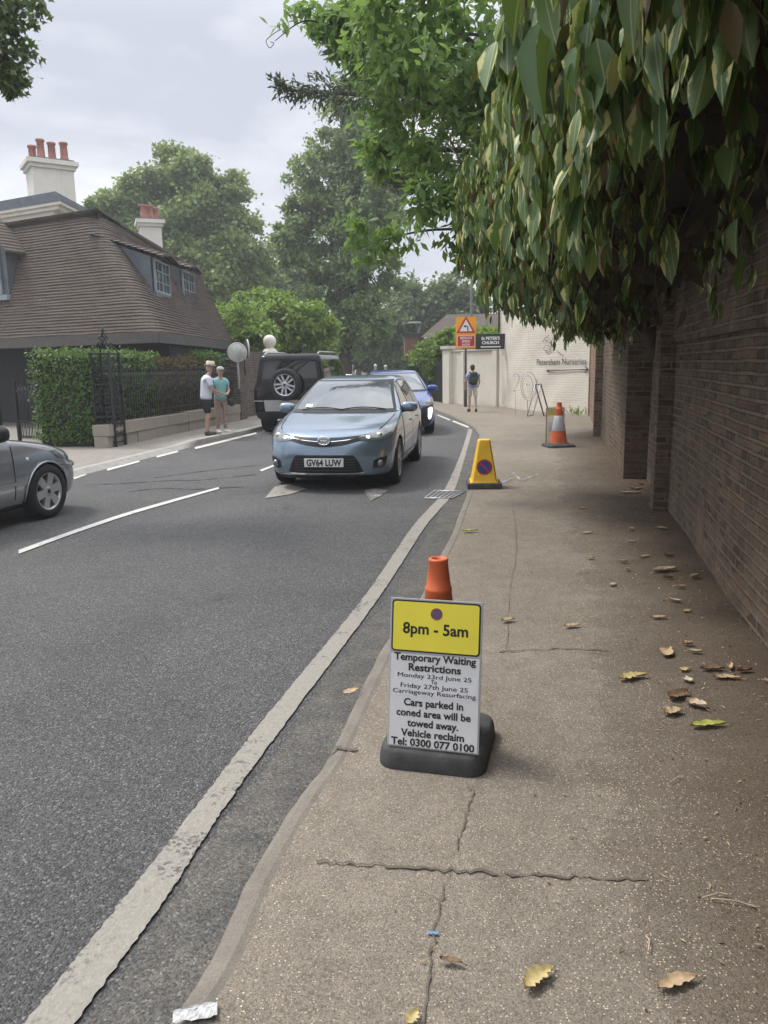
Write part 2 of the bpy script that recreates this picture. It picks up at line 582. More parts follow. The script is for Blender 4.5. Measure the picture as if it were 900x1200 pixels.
def m_tile():
    t = NT("roof_tiles")
    uv = t.uv()
    p = t.obj()
    br = t.node("ShaderNodeTexBrick", {"Vector": uv, "Color1": (0.118, 0.090, 0.076, 1), "Color2": (0.080, 0.066, 0.060, 1), "Mortar": (0.04, 0.032, 0.028, 1), "Scale": 1.0, "Mortar Size": 0.006, "Mortar Smooth": 0.3, "Bias": -0.1, "Brick Width": 0.17, "Row Height": 0.105})
    n = t.noise(p, 1.4, 7, 0.7, 0.5)
    col = t.mix(t.ramp(n, [(0.35, 0.0), (0.7, 0.75)]), br.outputs["Color"], (0.125, 0.105, 0.085))
    f = t.noise(p, 9.0, 6, 0.7)
    col = t.mix(t.ramp(f, [(0.62, 0.0), (0.8, 0.5)]), col, (0.22, 0.19, 0.15))
    spot = t.noise(p, 5.0, 2, 0.5)
    col = t.mix(t.ramp(spot, [(0.775, 0.0), (0.79, 1.0)]), col, (0.6, 0.58, 0.54))
    t.set(Base_Color=col, Roughness=0.9, Specular_IOR_Level=0.2)
    t.set(Normal=t.bump(t.noise(p, 30, 4), 0.4, 0.01))
    return t.mat

def emis(name, col, strength):
    t = NT(name)
    t.b.inputs["Base Color"].default_value = (*col, 1)
    t.b.inputs["Emission Color"].default_value = (*col, 1)
    t.b.inputs["Emission Strength"].default_value = strength
    return t.mat

def m_stucco(name, col, dirt=0.35):
    t = NT(name)
    p = t.obj()
    n = t.noise(p, 1.6, 7, 0.7, 0.6)
    mp = t.node("ShaderNodeMapping", {"Vector": p, "Scale": (6.0, 6.0, 0.7)}).outputs[0]
    st = t.noise(mp, 1.0, 5, 0.65)
    c = t.mix(t.ramp(n, [(0.35, 0.0), (0.75, dirt)]), col, tuple(x * 0.66 for x in col))
    c = t.mix(t.ramp(st, [(0.55, 0.0), (0.8, dirt)]), c, (0.33, 0.31, 0.26))
    t.set(Base_Color=c, Roughness=0.85, Specular_IOR_Level=0.25, Normal=t.bump(t.noise(p, 45, 4), 0.3, 0.006))
    return t.mat

M = dict(
    asphalt=m_asphalt(), asphalt_dark=m_concrete('tar', (0.035, 0.035, 0.036), (0.06, 0.06, 0.06)), gutter=m_gutter(), footway=m_footway(),
    kerb=m_concrete("kerb_stone", (0.185, 0.165, 0.14), (0.26, 0.232, 0.195)),
    kerb_far=m_concrete("far_kerb_stone", (0.30, 0.28, 0.25), (0.42, 0.40, 0.36)),
    paving=m_concrete("far_footway_paving", (0.22, 0.20, 0.175), (0.31, 0.285, 0.25)),
    soil=m_concrete("soil", (0.05, 0.045, 0.03), (0.10, 0.085, 0.05)),
    line=m_paint_line("worn_road_paint", 0.39, (0.35, 0.325, 0.285)), line2=m_paint_line("road_paint", 0.36, (0.62, 0.6, 0.56)), faint=m_paint_line("faded_road_paint", 0.6, (0.45, 0.43, 0.4)),
    seam=m_concrete("seam", (0.125, 0.105, 0.082), (0.19, 0.163, 0.13)),
    chalk=m_paint_line("chalk_paint", 0.55, (0.6, 0.58, 0.55)),
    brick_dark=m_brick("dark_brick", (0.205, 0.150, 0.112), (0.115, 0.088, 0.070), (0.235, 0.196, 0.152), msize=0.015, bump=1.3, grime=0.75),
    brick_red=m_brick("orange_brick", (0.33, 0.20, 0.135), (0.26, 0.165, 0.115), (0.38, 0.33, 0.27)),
    brick_grey=m_brick("grey_brick", (0.15, 0.115, 0.095), (0.10, 0.08, 0.07), (0.22, 0.20, 0.175)),
    brick_white=m_brick("white_painted_brick", (0.72, 0.665, 0.575), (0.75, 0.70, 0.615), (0.66, 0.61, 0.53), bump=0.75, grime=0.25, painted=True),
    stucco=m_stucco("cream_render", (0.72, 0.68, 0.60)), stucco_dirty=m_stucco("weathered_render", (0.60, 0.57, 0.5), 0.6),
    stone=m_stucco("old_stone", (0.34, 0.30, 0.245), 0.6),
    tile=m_tile(),
    fascia=plain("brown_fascia_board", (0.085, 0.075, 0.07), 0.6, var=0.2),
    blackwall=plain("black_boards_and_shade", (0.018, 0.018, 0.02), 0.75, var=0.3),
    lead=plain("lead_sheet", (0.12, 0.135, 0.155), 0.5, 0.2, var=0.25, vscale=3),
    frameblue=plain("blue_grey_joinery", (0.26, 0.30, 0.33), 0.5, var=0.12),
    pane=plain("window_glass", (0.05, 0.06, 0.065), 0.06, 0.0, 0.5),
    pot=plain("terracotta", (0.36, 0.14, 0.09), 0.8, var=0.3),
    iron=plain("black_ironwork", (0.014, 0.015, 0.017), 0.45, var=0.2),
    rubber=plain("recycled_rubber", (0.060, 0.060, 0.061), 0.75, var=0.35, vscale=14, bump=0.35, bscale=90),
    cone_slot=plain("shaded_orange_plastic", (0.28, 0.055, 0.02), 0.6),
    orange=plain("orange_plastic", (0.64, 0.135, 0.045), 0.5, var=0.14, vscale=9),
    orange_dull=plain("dirty_orange_plastic", (0.62, 0.13, 0.045), 0.55, var=0.25),
    sleeve=plain("reflective_sleeve", (0.50, 0.51, 0.52), 0.4, 0.1, var=0.2),
    cone_yellow=plain("yellow_plastic", (0.88, 0.53, 0.035), 0.5, var=0.1),
    sign_yellow=plain("yellow_sign_face", (0.86, 0.75, 0.06), 0.4, var=0.06, vscale=4),
    sign_white=plain("white_sign_face", (0.72, 0.725, 0.73), 0.42, var=0.05, vscale=5),
    sticker=plain("white_sticker", (0.74, 0.75, 0.78), 0.4),
    sign_grey=plain("grey_sign_edge", (0.40, 0.41, 0.42), 0.45),
    ink=plain("black_ink", (0.012, 0.012, 0.014), 0.5),
    sign_orange=plain("orange_sign_face", (0.88, 0.37, 0.015), 0.45), sign_red=plain("red_sign_face", (0.50, 0.025, 0.03), 0.45),
    white=plain("white_paint", (0.78, 0.78, 0.77), 0.5, var=0.05), blue=plain("blue_sign_face", (0.03, 0.06, 0.28), 0.45),
    darkred=plain("red_ring", (0.45, 0.04, 0.03), 0.5), purple=plain("faded_blue_disc", (0.09, 0.085, 0.17), 0.5),
    black_sign=plain("black_sign_board", (0.022, 0.022, 0.025), 0.4),
    steel=plain("galvanised_steel", (0.42, 0.43, 0.44), 0.45, 0.7, var=0.2),
    greypost=plain("grey_post", (0.07, 0.07, 0.072), 0.5),
    tyre=plain("tyre_rubber", (0.018, 0.018, 0.019), 0.8, var=0.2), rim=plain("alloy_rim", (0.50, 0.51, 0.53), 0.32, 0.75), dark=plain("black_plastic", (0.012, 0.012, 0.013), 0.55),
    chrome=plain("chrome", (0.75, 0.76, 0.78), 0.12, 1.0), gap=plain("panel_gap", (0.006, 0.006, 0.007), 0.8),
    glass=plain("tinted_glass", (0.035, 0.042, 0.045), 0.03, 0.0, 1.0, spec=0.9), screen=plain("windscreen_glass", (0.11, 0.125, 0.13), 0.05, 0.25, 1.0, spec=0.8),
    privacy=plain("privacy_glass", (0.010, 0.011, 0.012), 0.05, 0.0, 0.6),
    lens=plain("lamp_lens", (0.16, 0.17, 0.17), 0.06, 0.3, 1.0), redlens=plain("red_lamp_lens", (0.035, 0.006, 0.008), 0.15, 0.0, 0.6),
    plate=plain("white_number_plate", (0.72, 0.72, 0.70), 0.35), plate_y=plain("yellow_number_plate", (0.75, 0.52, 0.05), 0.35),
    lamp_on=emis("lit_lamp", (1.0, 0.96, 0.82), 1.6), drl=emis("daytime_lamp", (1.0, 0.97, 0.92), 1.2),
    p_auris=m_carpaint("light_blue_metallic", (0.215, 0.285, 0.365), 0.55, 0.26), p_black=plain("black_paint", (0.006, 0.006, 0.007), 0.1, 0.0, 0.0, spec=0.35), p_blue=m_carpaint("blue_paint", (0.022, 0.070, 0.30), 0.3, 0.25), p_silver=m_carpaint("silver_grey_metallic", (0.40, 0.41, 0.425), 0.75, 0.24),
    silver_panel=plain("silver_panel", (0.48, 0.49, 0.50), 0.4, 0.5),
    bark=m_concrete("bark", (0.06, 0.05, 0.04), (0.12, 0.10, 0.08), 0.8), stem=plain("woody_stem", (0.14, 0.105, 0.07), 0.8, var=0.3),
    skin=plain("skin", (0.48, 0.31, 0.24), 0.6, var=0.08), skin_tan=plain("tanned_skin", (0.40, 0.245, 0.185), 0.6, var=0.08),
    shirt_white=plain("pale_checked_shirt", (0.60, 0.62, 0.70), 0.85, var=0.1, vscale=30), shorts_black=plain("black_shorts", (0.014, 0.014, 0.016), 0.85), teal=plain("turquoise_top", (0.22, 0.47, 0.47), 0.85, var=0.12), print_trousers=plain("patterned_trousers", (0.33, 0.24, 0.21), 0.85, var=0.55, vscale=26),
    straw=plain("straw_hat", (0.68, 0.60, 0.46), 0.85, var=0.1, vscale=40), cap_grey=plain("grey_cap", (0.42, 0.39, 0.37), 0.85), hair_grey=plain("fair_grey_hair", (0.40, 0.33, 0.25), 0.8), hair_brown=plain("dark_brown_hair", (0.045, 0.028, 0.02), 0.7),
    beige=plain("beige_shorts", (0.55, 0.50, 0.43), 0.85, var=0.08), lilac=plain("lilac_blue_top", (0.27, 0.30, 0.50), 0.85, var=0.1), pack=plain("dark_green_rucksack", (0.022, 0.032, 0.026), 0.8, var=0.3), shoe_white=plain("white_trainers", (0.6, 0.6, 0.58), 0.7), shoe_dark=plain("dark_sandals", (0.05, 0.04, 0.035), 0.7),
    mirror=plain("weathered_mirror", (0.62, 0.62, 0.58), 0.32, 0.55, var=0.3, vscale=5), mirror_rim=plain("mirror_rim", (0.55, 0.54, 0.50), 0.5),
    whiteplastic=plain("white_litter_plastic", (0.55, 0.55, 0.54), 0.5, var=0.1, vscale=30), blueplastic=plain("blue_wrapper", (0.18, 0.33, 0.5), 0.5),
)
# ------------------------------------------------------------------ the setting
rng = random.Random(7)
RZ = -0.07
V2 = lambda x, y, z=0.0: Vector((x, y, z))

b = MB()
b.quad((-170, -60, -0.16), (170, -60, -0.16), (170, 240, -0.16), (-170, 240, -0.16))
struct(b.build("ground", M['soil']))

W1A, W1D = V2(2.04, 3.9), V2(0.225, 0.974).normalized()
W1N = V2(-W1D.y, W1D.x)
def w1(s, o=0.0, z=0.0):
    return W1A + W1D * s + W1N * o + V2(0, 0, z)
W2A, W2B = V2(3.22, 10.12), V2(4.62, 16.40)
W2D = (W2B - W2A).normalized()
W2N = V2(-W2D.y, W2D.x)
def w2(s, o=0.0, z=0.0):
    return W2A + W2D * s + W2N * o + V2(0, 0, z)
WB = [V2(2.63, 30.95), V2(4.22, 28.16), V2(4.77, 25.58), V2(5.95, 22.4)]

_kn = [V2(*G(x, y)[:2]) for x, y in ((206, 1185), (247, 1123), (300, 1015), (354, 927), (386, 880), (450, 757), (500, 683), (545, 585), (561, 520))]
_kd = (_kn[0] - _kn[2]).normalized()
KERB = [_kn[0] + _kd * d_ for d_ in (8.0, 5.0, 2.8, 1.4, 0.6, 0.25)] + _kn + [V2(*p) for p in [(2.26, 18.6), (2.18, 23), (1.9, 27), (1.5, 33), (0.6, 45), (-1.5, 70), (-8, 110)]]
WALLR = []
for _p in KERB:
    if _p.y < 7.5:
        WALLR.append(w1((_p.y + 0.35 - 3.9) / 0.974, -0.3))
    elif _p.y < 16:
        WALLR.append(w2(max(-.5, (_p.y + 0.3 - 10.12) / 0.976), -0.3))
NWALL = len(WALLR)
WALLR += [w2(9.0), V2(5.98, 22.6), V2(4.45, 27.2), V2(2.2, 33), V2(1.6, 45), V2(0.2, 70), V2(-6, 110)]
FARK = [V2(*p) for p in [(-9.2, -6), (-7.6, 0), (-6.6, 4), (-5.62, 8), (-4.84, 11.9), (-4.24, 15.33), (-4.0, 16.6), (-3.23, 19.7), (-2.95, 24), (-3.2, 33), (-4.4, 45), (-7, 70), (-14, 110)]]

def resample(pts, step):
    out = []
    for a, c in zip(pts[:-1], pts[1:]):
        n = max(1, int((c - a).length / step))
        out += [a.lerp(c, i / n) for i in range(n)]
    return out + [pts[-1]]

def smooth_line(pts, n):
    """Catmull-Rom through pts, n steps a span"""
    out = []
    for i in range(len(pts) - 1):
        p0, p1, p2, p3 = pts[max(i - 1, 0)], pts[i], pts[i + 1], pts[min(i + 2, len(pts) - 1)]
        for k in range(n):
            t = k / n
            out.append(0.5 * ((2 * p1) + (p2 - p0) * t + (2 * p0 - 5 * p1 + 4 * p2 - p3) * t * t + (3 * p1 - p0 - 3 * p2 + p3) * t ** 3))
    return out + [pts[-1]]

KS, WS, FS = smooth_line(KERB, 6), smooth_line(WALLR, 6), smooth_line(FARK, 6)

def strip(mb, left, right, z0, z1, mat=0, nu=1, uvd=False, bias=None):
    """sheet between two polylines; uvd: UV.x is the distance from the right edge"""
    n = len(left)
    for i in range(n - 1):
        a, c, d, e = left[i], right[i], right[i + 1], left[i + 1]
        for k in range(nu):
            u0, u1 = k / nu, (k + 1) / nu
            q = [a.lerp(c, u0), a.lerp(c, u1), e.lerp(d, u1), e.lerp(d, u0)]
            zz = [z0 + (z1 - z0) * u for u in (u0, u1, u1, u0)]
            vs_ = [V2(p.x, p.y, z) for p, z in zip(q, zz)]
            uvs = None
            if uvd:
                w0, w1_ = (a - c).length, (e - d).length
                b0, b1 = bias(i), bias(i + 1)
                uvs = [[((1 - u0) * w0 + b0, 0), ((1 - u1) * w0 + b0, 0), ((1 - u1) * w1_ + b1, 1), ((1 - u0) * w1_ + b1, 1)]]
            mb.add(vs_, [(0, 1, 2, 3)], mat, False, None, uvs)

# carriageway: one sheet between the kerbs
nn = 60
def at_param(line, t):
    f = t * (len(line) - 1)
    i = min(int(f), len(line) - 2)
    return line[i].lerp(line[i + 1], f - i)
def y_points(line, ys):
    out = []
    for y in ys:
        for a, c in zip(line[:-1], line[1:]):
            if a.y <= y <= c.y:
                out.append(a.lerp(c, (y - a.y) / (c.y - a.y)))
                break
    return out
ys = [-6 + 0.5 * i for i in range(100)] + [45 + 3 * i for i in range(21)]
b = MB()
strip(b, y_points(FS, ys), [p + V2(0.03, 0) for p in y_points(KS, ys)], RZ, RZ)
struct(b.build("road", M['asphalt']))

def offset_line(pts, d):
    out = []
    for i, p in enumerate(pts):
        t = (pts[min(i + 1, len(pts) - 1)] - pts[max(i - 1, 0)]).normalized()
        out.append(p + V2(-t.y, t.x) * d)
    return out

# worn gutter strip along the kerb
KF = resample(KS[:6 * NWALL + 6], 0.12)
kj = [p + V2(rng.uniform(-.015, .015), 0) for p in offset_line(KF, 0.25)]
b = MB()
strip(b, kj, [p + V2(0.02, 0) for p in KF], RZ + 0.004, RZ + 0.004)
struct(b.build("gutter", M['gutter']))

# footway: rises 1 cm to the wall, uv.x carries the distance from the wall
wall_bias = lambda i: -0.3 if i < 6 * NWALL - 4 else min(3.0, (i - 6 * NWALL + 4) * 0.5)
b = MB()
KIN = offset_line(KS, -0.045)
strip(b, KIN, WS, 0.0, 0.012, nu=10, uvd=True, bias=wall_bias)
struct(b.build("footway", M['footway']))

# kerb: worn stones, face to the road, rounded arris, broken joints
b = MB()
KK = resample(KS[:6 * NWALL + 18], 0.1)
prof = [(0.02, RZ - 0.02), (0.012, RZ + 0.035), (0.0, -0.012), (-0.02, -0.001), (-0.055, 0.004), (-0.125, -0.008)]
rows = []
acc = 0.0
for i, p in enumerate(KK):
    t = (KK[min(i + 1, len(KK) - 1)] - KK[max(i - 1, 0)]).normalized()
    nrm = V2(-t.y, t.x)
    if i:
        acc += (p - KK[i - 1]).length
    joint = 1.0 if (acc % 0.92) < 0.1 and i % 3 else 0.0
    low = max(0.0, min(1.0, (2.2 - p.y) / 1.3))           # the kerb sinks flush near the bottom of the frame
    wob = math.sin(acc * 3.1) * 0.006 + rng.uniform(-.004, .004)
    inner = rng.uniform(-.014, .014) + 0.016 * math.sin(acc * 2.3) + (0.035 if p.y > 4.5 else 0.035 * max(0.0, (p.y - 2.5) / 2.0))
    rows.append([V2(0, 0, z - (0.012 * joint if k in (2, 3) else 0) - low * (0.03 if k < 4 else 0.0)) + p + nrm * (o + (wob + low * 0.02 if k < 3 else wob * 0.5 if k < 5 else inner)) for k, (o, z) in enumerate(prof)])
for r0, r1 in zip(rows[:-1], rows[1:]):
    for k in range(len(prof) - 1):
        b.add([r0[k], r0[k + 1], r1[k + 1], r1[k]], [(0, 1, 2, 3)], 0, True)
struct(b.build("kerb", M['kerb']))

# far side: footway, kerb
b = MB()
FO = offset_line(FS, 0.14)
strip(b, [V2(p.x - 16, p.y) for p in FO], FO, 0.012, 0.004, nu=6)
struct(b.build("far_footway", M['paving']))
b = MB()
FR = resample(FS[6:66], 0.3)
rows = []
for i, p in enumerate(FR):
    t = (FR[min(i + 1, len(FR) - 1)] - FR[max(i - 1, 0)]).normalized()
    nrm = V2(-t.y, t.x)
    drop = 1.0 if p.y < 15.8 else max(0.0, 1 - (p.y - 15.8) / 0.8)
    up = 0.035 * (1 - drop)
    pr = [(-0.10 * drop - 0.01, RZ - 0.01), (-0.10 * drop, RZ + 0.01), (0.0, 0.0 + up), (0.02, 0.012 + up), (0.15, 0.012 + up), (0.16, -0.02)]
    rows.append([p + nrm * o + V2(0, 0, z) for o, z in pr])
for r0, r1 in zip(rows[:-1], rows[1:]):
    for k in range(5):
        b.add([r0[k], r1[k], r1[k + 1], r0[k + 1]], [(0, 1, 2, 3)], 0, False)
struct(b.build("far_kerb", M['kerb_far']))

# ---- painted lines
LZ = RZ + 0.009
def paint(name, lpx, rpx, mat, jit=0.006, step=0.05, world_pts=False, z=LZ):
    L = [V2(*G(x, y, RZ)[:2]) for x, y in lpx]
    Rr = [V2(*G(x, y, RZ)[:2]) for x, y in rpx]
    n = max(3, int(sum((a - c).length for a, c in zip(L[:-1], L[1:])) / step))
    L, Rr = smooth_line(L, 8), smooth_line(Rr, 8)
    mb = MB()
    pl, pr = [], []
    for i in range(n + 1):
        t = i / n
        a, c = at_param(L, t), at_param(Rr, t)
        d = (c - a).normalized()
        pl.append(a + d * rng.uniform(-jit, jit))
        pr.append(c + d * rng.uniform(-jit, jit))
    strip(mb, pl, pr, z, z)
    return struct(mb.build(name, mat))
EY = [(1330, -78, -10), (1199, 31, 90), (1050, 150, 198), (950, 228, 262), (835, 317, 345), (700, 427, 445), (620, 482, 497), (598, 501, 515), (574, 521, 533), (532, 540, 546), (503, 549, 554)]
paint("edge_line", [(a, y) for y, a, c in EY], [(c, y) for y, a, c in EY], M['line'], 0.0035)
paint("edge_line", [(531, 493), (551, 500.5)], [(530, 494.5), (549, 502)], M['line2'])
paint("edge_line", [(513, 486), (528, 492)], [(512, 487), (527, 493.2)], M['line2'])
paint("centre_line", [(22, 645.5), (90, 621), (160, 598), (256, 571.5)], [(22, 650), (90, 625), (160, 601.5), (257, 573.5)], M['line2'], 0.004)
paint("centre_line", [(304, 551.5), (321, 545)], [(307, 553), (324, 546)], M['line2'], 0.003)
for a, c in (((86, 560), (100, 555.5)), ((125, 550), (163, 540)), ((183, 534.5), (208, 528.5)), ((228, 524.5), (300, 507))):
    paint("far_edge_line", [a, c], [(a[0] + 1, a[1] + 2.4), (c[0] + 1, c[1] + 1.8)], M['line2'], 0.003)
def patch_px(name, pts, mat, z):
    mb = MB()
    mb.add([V2(*G(x, y, z)) for x, y in pts], [tuple(range(len(pts)))], 0)
    return struct(mb.build(name, mat))
patch_px("road_arrow", [(310, 584), (340, 579), (360, 572.5), (338, 567), (322, 570)], M['line'], LZ)
patch_px("road_arrow", [(427, 575), (434, 587), (446, 581), (455, 574), (440, 572)], M['faint'], LZ)
for pts in ([(583, 566), (600, 560), (601, 561.5), (584, 568)], [(602, 553), (611, 562), (609, 563), (600, 554)], [(611, 562), (630, 555), (631, 556), (611, 564)]):
    patch_px("chalk_mark", list(reversed(pts)), M['chalk'], 0.008)
# seams and cracks where the footway was reinstated
def crack(px, w, z=0.0095, name='footway_seam', mat=None):
    mb = MB()
    c = smooth_line([V2(*G(x, y, z)[:2]) for x, y in px], 10)
    c = [p + V2(rng.uniform(-.006, .006), rng.uniform(-.012, .012)) for p in c]
    o = offset_line(c, w * 0.5)
    i_ = offset_line(c, -w * 0.5)
    o = [p.lerp(q, rng.uniform(-.6, .75)) for p, q in zip(o, i_)]
    c = None
    strip(mb, o, i_, z, z)
    return struct(mb.build(name, mat or M['seam']))
crack([(372, 1009), (440, 1012), (520, 1018), (600, 1024), (680, 1027), (760, 1030)], 0.009)
crack([(527, 1018), (515, 1060), (505, 1120), (497, 1199)], 0.005)
crack([(586, 763), (650, 760), (720, 762)], 0.010)
crack([(532, 1000), (545, 960), (556, 925)], 0.004)
crack([(600, 585), (605, 640), (598, 690), (593, 762)], 0.0025)
crack([(378, 880), (398, 877), (418, 879)], 0.014)

for px_ in ([(100, 568), (150, 566), (200, 563), (240, 562), (300, 556)], [(150, 576), (190, 572), (230, 573), (290, 570)], [(180, 560), (230, 553), (300, 545)]):
    crack(px_, 0.03, RZ + 0.006, 'road_crack', M['asphalt_dark'])
# drain cover in the gutter
cover = empty("drain_cover", G(523, 580, LZ), "worn metal drain cover set in the road edge beside the yellow cone", "drain cover")
b = MB()
q = [V2(*G(x, y, LZ)[:2], LZ - 0.004) for x, y in ((498, 584), (530, 584), (545, 576), (509, 575))]
b.quad(*[p + V2(0, 0, 0.006) for p in q], 0)
fr = [(0, 1), (1, 2), (2, 3), (3, 0)]
for i, j in fr:
    b.tube([q[i] + V2(0, 0, 0.004), q[j] + V2(0, 0, 0.004)], 0.012, 6, 1)
for k in range(1, 6):
    b.tube([q[0].lerp(q[1], k / 6) + V2(0, 0, .006), q[3].lerp(q[2], k / 6) + V2(0, 0, .006)], 0.007, 5, 1)
b.build("grating", [M['greypost'], M['steel']], cover)

# ---- right-hand brick walls
def brick_run(mb, fn, s0, s1, o_front, o_back, z0, z1, mat=0, ends=True, seed=0.0, amp=0.012):
    """a run of wall with UVs in metres; fn(s, o, z)"""
    L = s1 - s0
    nu, nv = max(1, int(L / 0.2)), max(1, int((z1 - z0) / 0.2))
    nz = W1N
    def wob(p, u, v):
        s = s0 + L * u
        k = amp * (math.sin(s * 1.7 + seed) + 0.6 * math.sin(s * 0.9 + v * 4 + seed * 2))
        return p + nz * k
    mb.quad(fn(s0, o_front, z0), fn(s1, o_front, z0), fn(s1, o_front, z1), fn(s0, o_front, z1), mat, nu, nv, (L, z1 - z0), wob if amp else None)
    D = abs(o_front - o_back)
    mb.quad(fn(s1, o_back, z0), fn(s0, o_back, z0), fn(s0, o_back, z1), fn(s1, o_back, z1), mat, 1, 1, (L, z1 - z0))
    if ends:
        mb.quad(fn(s0, o_back, z0), fn(s0, o_front, z0), fn(s0, o_front, z1), fn(s0, o_back, z1), mat, 1, 1, (D, z1 - z0))
        mb.quad(fn(s1, o_front, z0), fn(s1, o_back, z0), fn(s1, o_back, z1), fn(s1, o_front, z1), mat, 1, 1, (D, z1 - z0))
    mb.quad(fn(s0, o_front, z1), fn(s1, o_front, z1), fn(s1, o_back, z1), fn(s0, o_back, z1), mat, 1, 1, (L, D))

wall = empty("brick_wall", w1(0), "long dark brick garden wall under the overhanging climber beside the footway", "wall")
b = MB()
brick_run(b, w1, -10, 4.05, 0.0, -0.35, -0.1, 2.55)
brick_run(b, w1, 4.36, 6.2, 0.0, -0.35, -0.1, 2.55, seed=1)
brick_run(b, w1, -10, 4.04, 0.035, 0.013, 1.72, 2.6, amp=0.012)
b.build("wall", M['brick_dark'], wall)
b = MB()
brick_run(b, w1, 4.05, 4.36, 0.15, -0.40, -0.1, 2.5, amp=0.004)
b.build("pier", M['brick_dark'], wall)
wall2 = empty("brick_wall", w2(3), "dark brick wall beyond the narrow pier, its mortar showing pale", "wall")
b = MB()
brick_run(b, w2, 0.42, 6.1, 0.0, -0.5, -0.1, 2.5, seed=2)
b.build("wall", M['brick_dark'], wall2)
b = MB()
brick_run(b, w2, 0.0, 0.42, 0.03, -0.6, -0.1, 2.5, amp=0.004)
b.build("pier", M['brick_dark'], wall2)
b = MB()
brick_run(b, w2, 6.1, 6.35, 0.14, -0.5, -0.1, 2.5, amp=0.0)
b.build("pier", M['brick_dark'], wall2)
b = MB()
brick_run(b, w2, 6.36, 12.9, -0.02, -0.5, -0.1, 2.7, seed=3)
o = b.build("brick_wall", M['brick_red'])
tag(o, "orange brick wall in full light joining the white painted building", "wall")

# ---- white building and rendered wall
whiteb = empty("white_building", WB[2], "white painted brick building with lettering and an arrow beside the brick wall", "building")
def ray_wall(px, py, p0, p1):
    r = ray(px, py)
    d = (p1 - p0).normalized()
    n = V2(-d.y, d.x)
    t = n.dot(p0 - Vector((0, 0, EYE))) / n.dot(r)
    return Vector((0, 0, EYE)) + r * t
b = MB()
HB = 5.4
for a, c in ((WB[1], WB[2]), (WB[2], WB[3])):
    L = (c - a).length
    b.quad(a + V2(0, 0, -.1), c + V2(0, 0, -.1), c + V2(0, 0, HB), a + V2(0, 0, HB), 0, int(L * 6), 24, (L, HB + .1), lambda p, u, v: p + V2(0.012 * math.sin(p.z * 5 + p.y * 3), -0.012 * math.sin(p.z * 3 + p.y * 5)) * min(1, 6 * u * (1 - u)))
back = [WB[1] + V2(5, 3), WB[3] + V2(6, 3)]
b.quad(WB[3] + V2(0, 0, -.1), back[1] + V2(0, 0, -.1), back[1] + V2(0, 0, HB), WB[3] + V2(0, 0, HB))
b.quad(back[1] + V2(0, 0, -.1), back[0] + V2(0, 0, -.1), back[0] + V2(0, 0, HB), back[1] + V2(0, 0, HB))
b.quad(back[0] + V2(0, 0, -.1), WB[1] + V2(0, 0, -.1), WB[1] + V2(0, 0, HB), back[0] + V2(0, 0, HB), 0, 1, 1, (5, 5))
b.add([WB[1] + V2(0, 0, HB), WB[2] + V2(0, 0, HB), WB[3] + V2(0, 0, HB), back[1] + V2(0, 0, HB), back[0] + V2(0, 0, HB)], [(0, 1, 2, 3, 4)])
b.build("wall", M['brick_white'], whiteb)
d23 = (WB[3] - WB[2]).normalized()
n23 = V2(d23.y, -d23.x)
p_t = ray_wall(629.5, 427.5, WB[2], WB[3]) + n23 * 0.03
e_t = ray_wall(664, 425.5, WB[2], WB[3])
b = MB()
Mt = frame(p_t, d23, (0, 0, 1))
wid = (e_t - p_t).length
b.text("Petersham Nurseries", wid / 6.4, Mt, 0, 0.002, 'LEFT', 1.22)
a0, a1 = ray_wall(643, 434.3, WB[2], WB[3]) + n23 * 0.03, ray_wall(690, 432.8, WB[2], WB[3]) + n23 * 0.03
b.tube([a0, a1], 0.014, 6)
b.ball(a0, (0.05, 0.05, 0.035), 0, 8)
for sgn in (1, -1):
    b.tube([a1, a1 - d23 * 0.16 + V2(0, 0, 0.09 * sgn)], 0.014, 6)
# line drawing above the words: a sprig in loose strokes
def stroke(px, r=0.007):
    b.tube([p + n23 * 0.03 for p in smooth_line([ray_wall(x, y, WB[2], WB[3]) for x, y in px], 5)], r, 5)
stroke([(640, 399), (646, 402), (647, 407), (642, 411), (638, 409), (641, 405), (646, 406)])
stroke([(648, 398), (650, 394), (655, 390)])
stroke([(637, 401), (640, 396), (644, 393)])
stroke([(640, 411.5), (643, 412.5), (647, 410)])
stroke([(653, 410), (657, 414), (661, 416)])
b.build("lettering", M['greypost'], whiteb)
b = MB()
pipe = ray_wall(580, 380, WB[1], WB[2])
pp = WB[1] + (WB[2] - WB[1]).normalized() * 0.12 + V2(-0.05, -0.03)
b.tube([pp + V2(0, 0, 2.6), pp + V2(0, 0, HB)], 0.035, 8)
b.build("drainpipe", M['greypost'], whiteb)

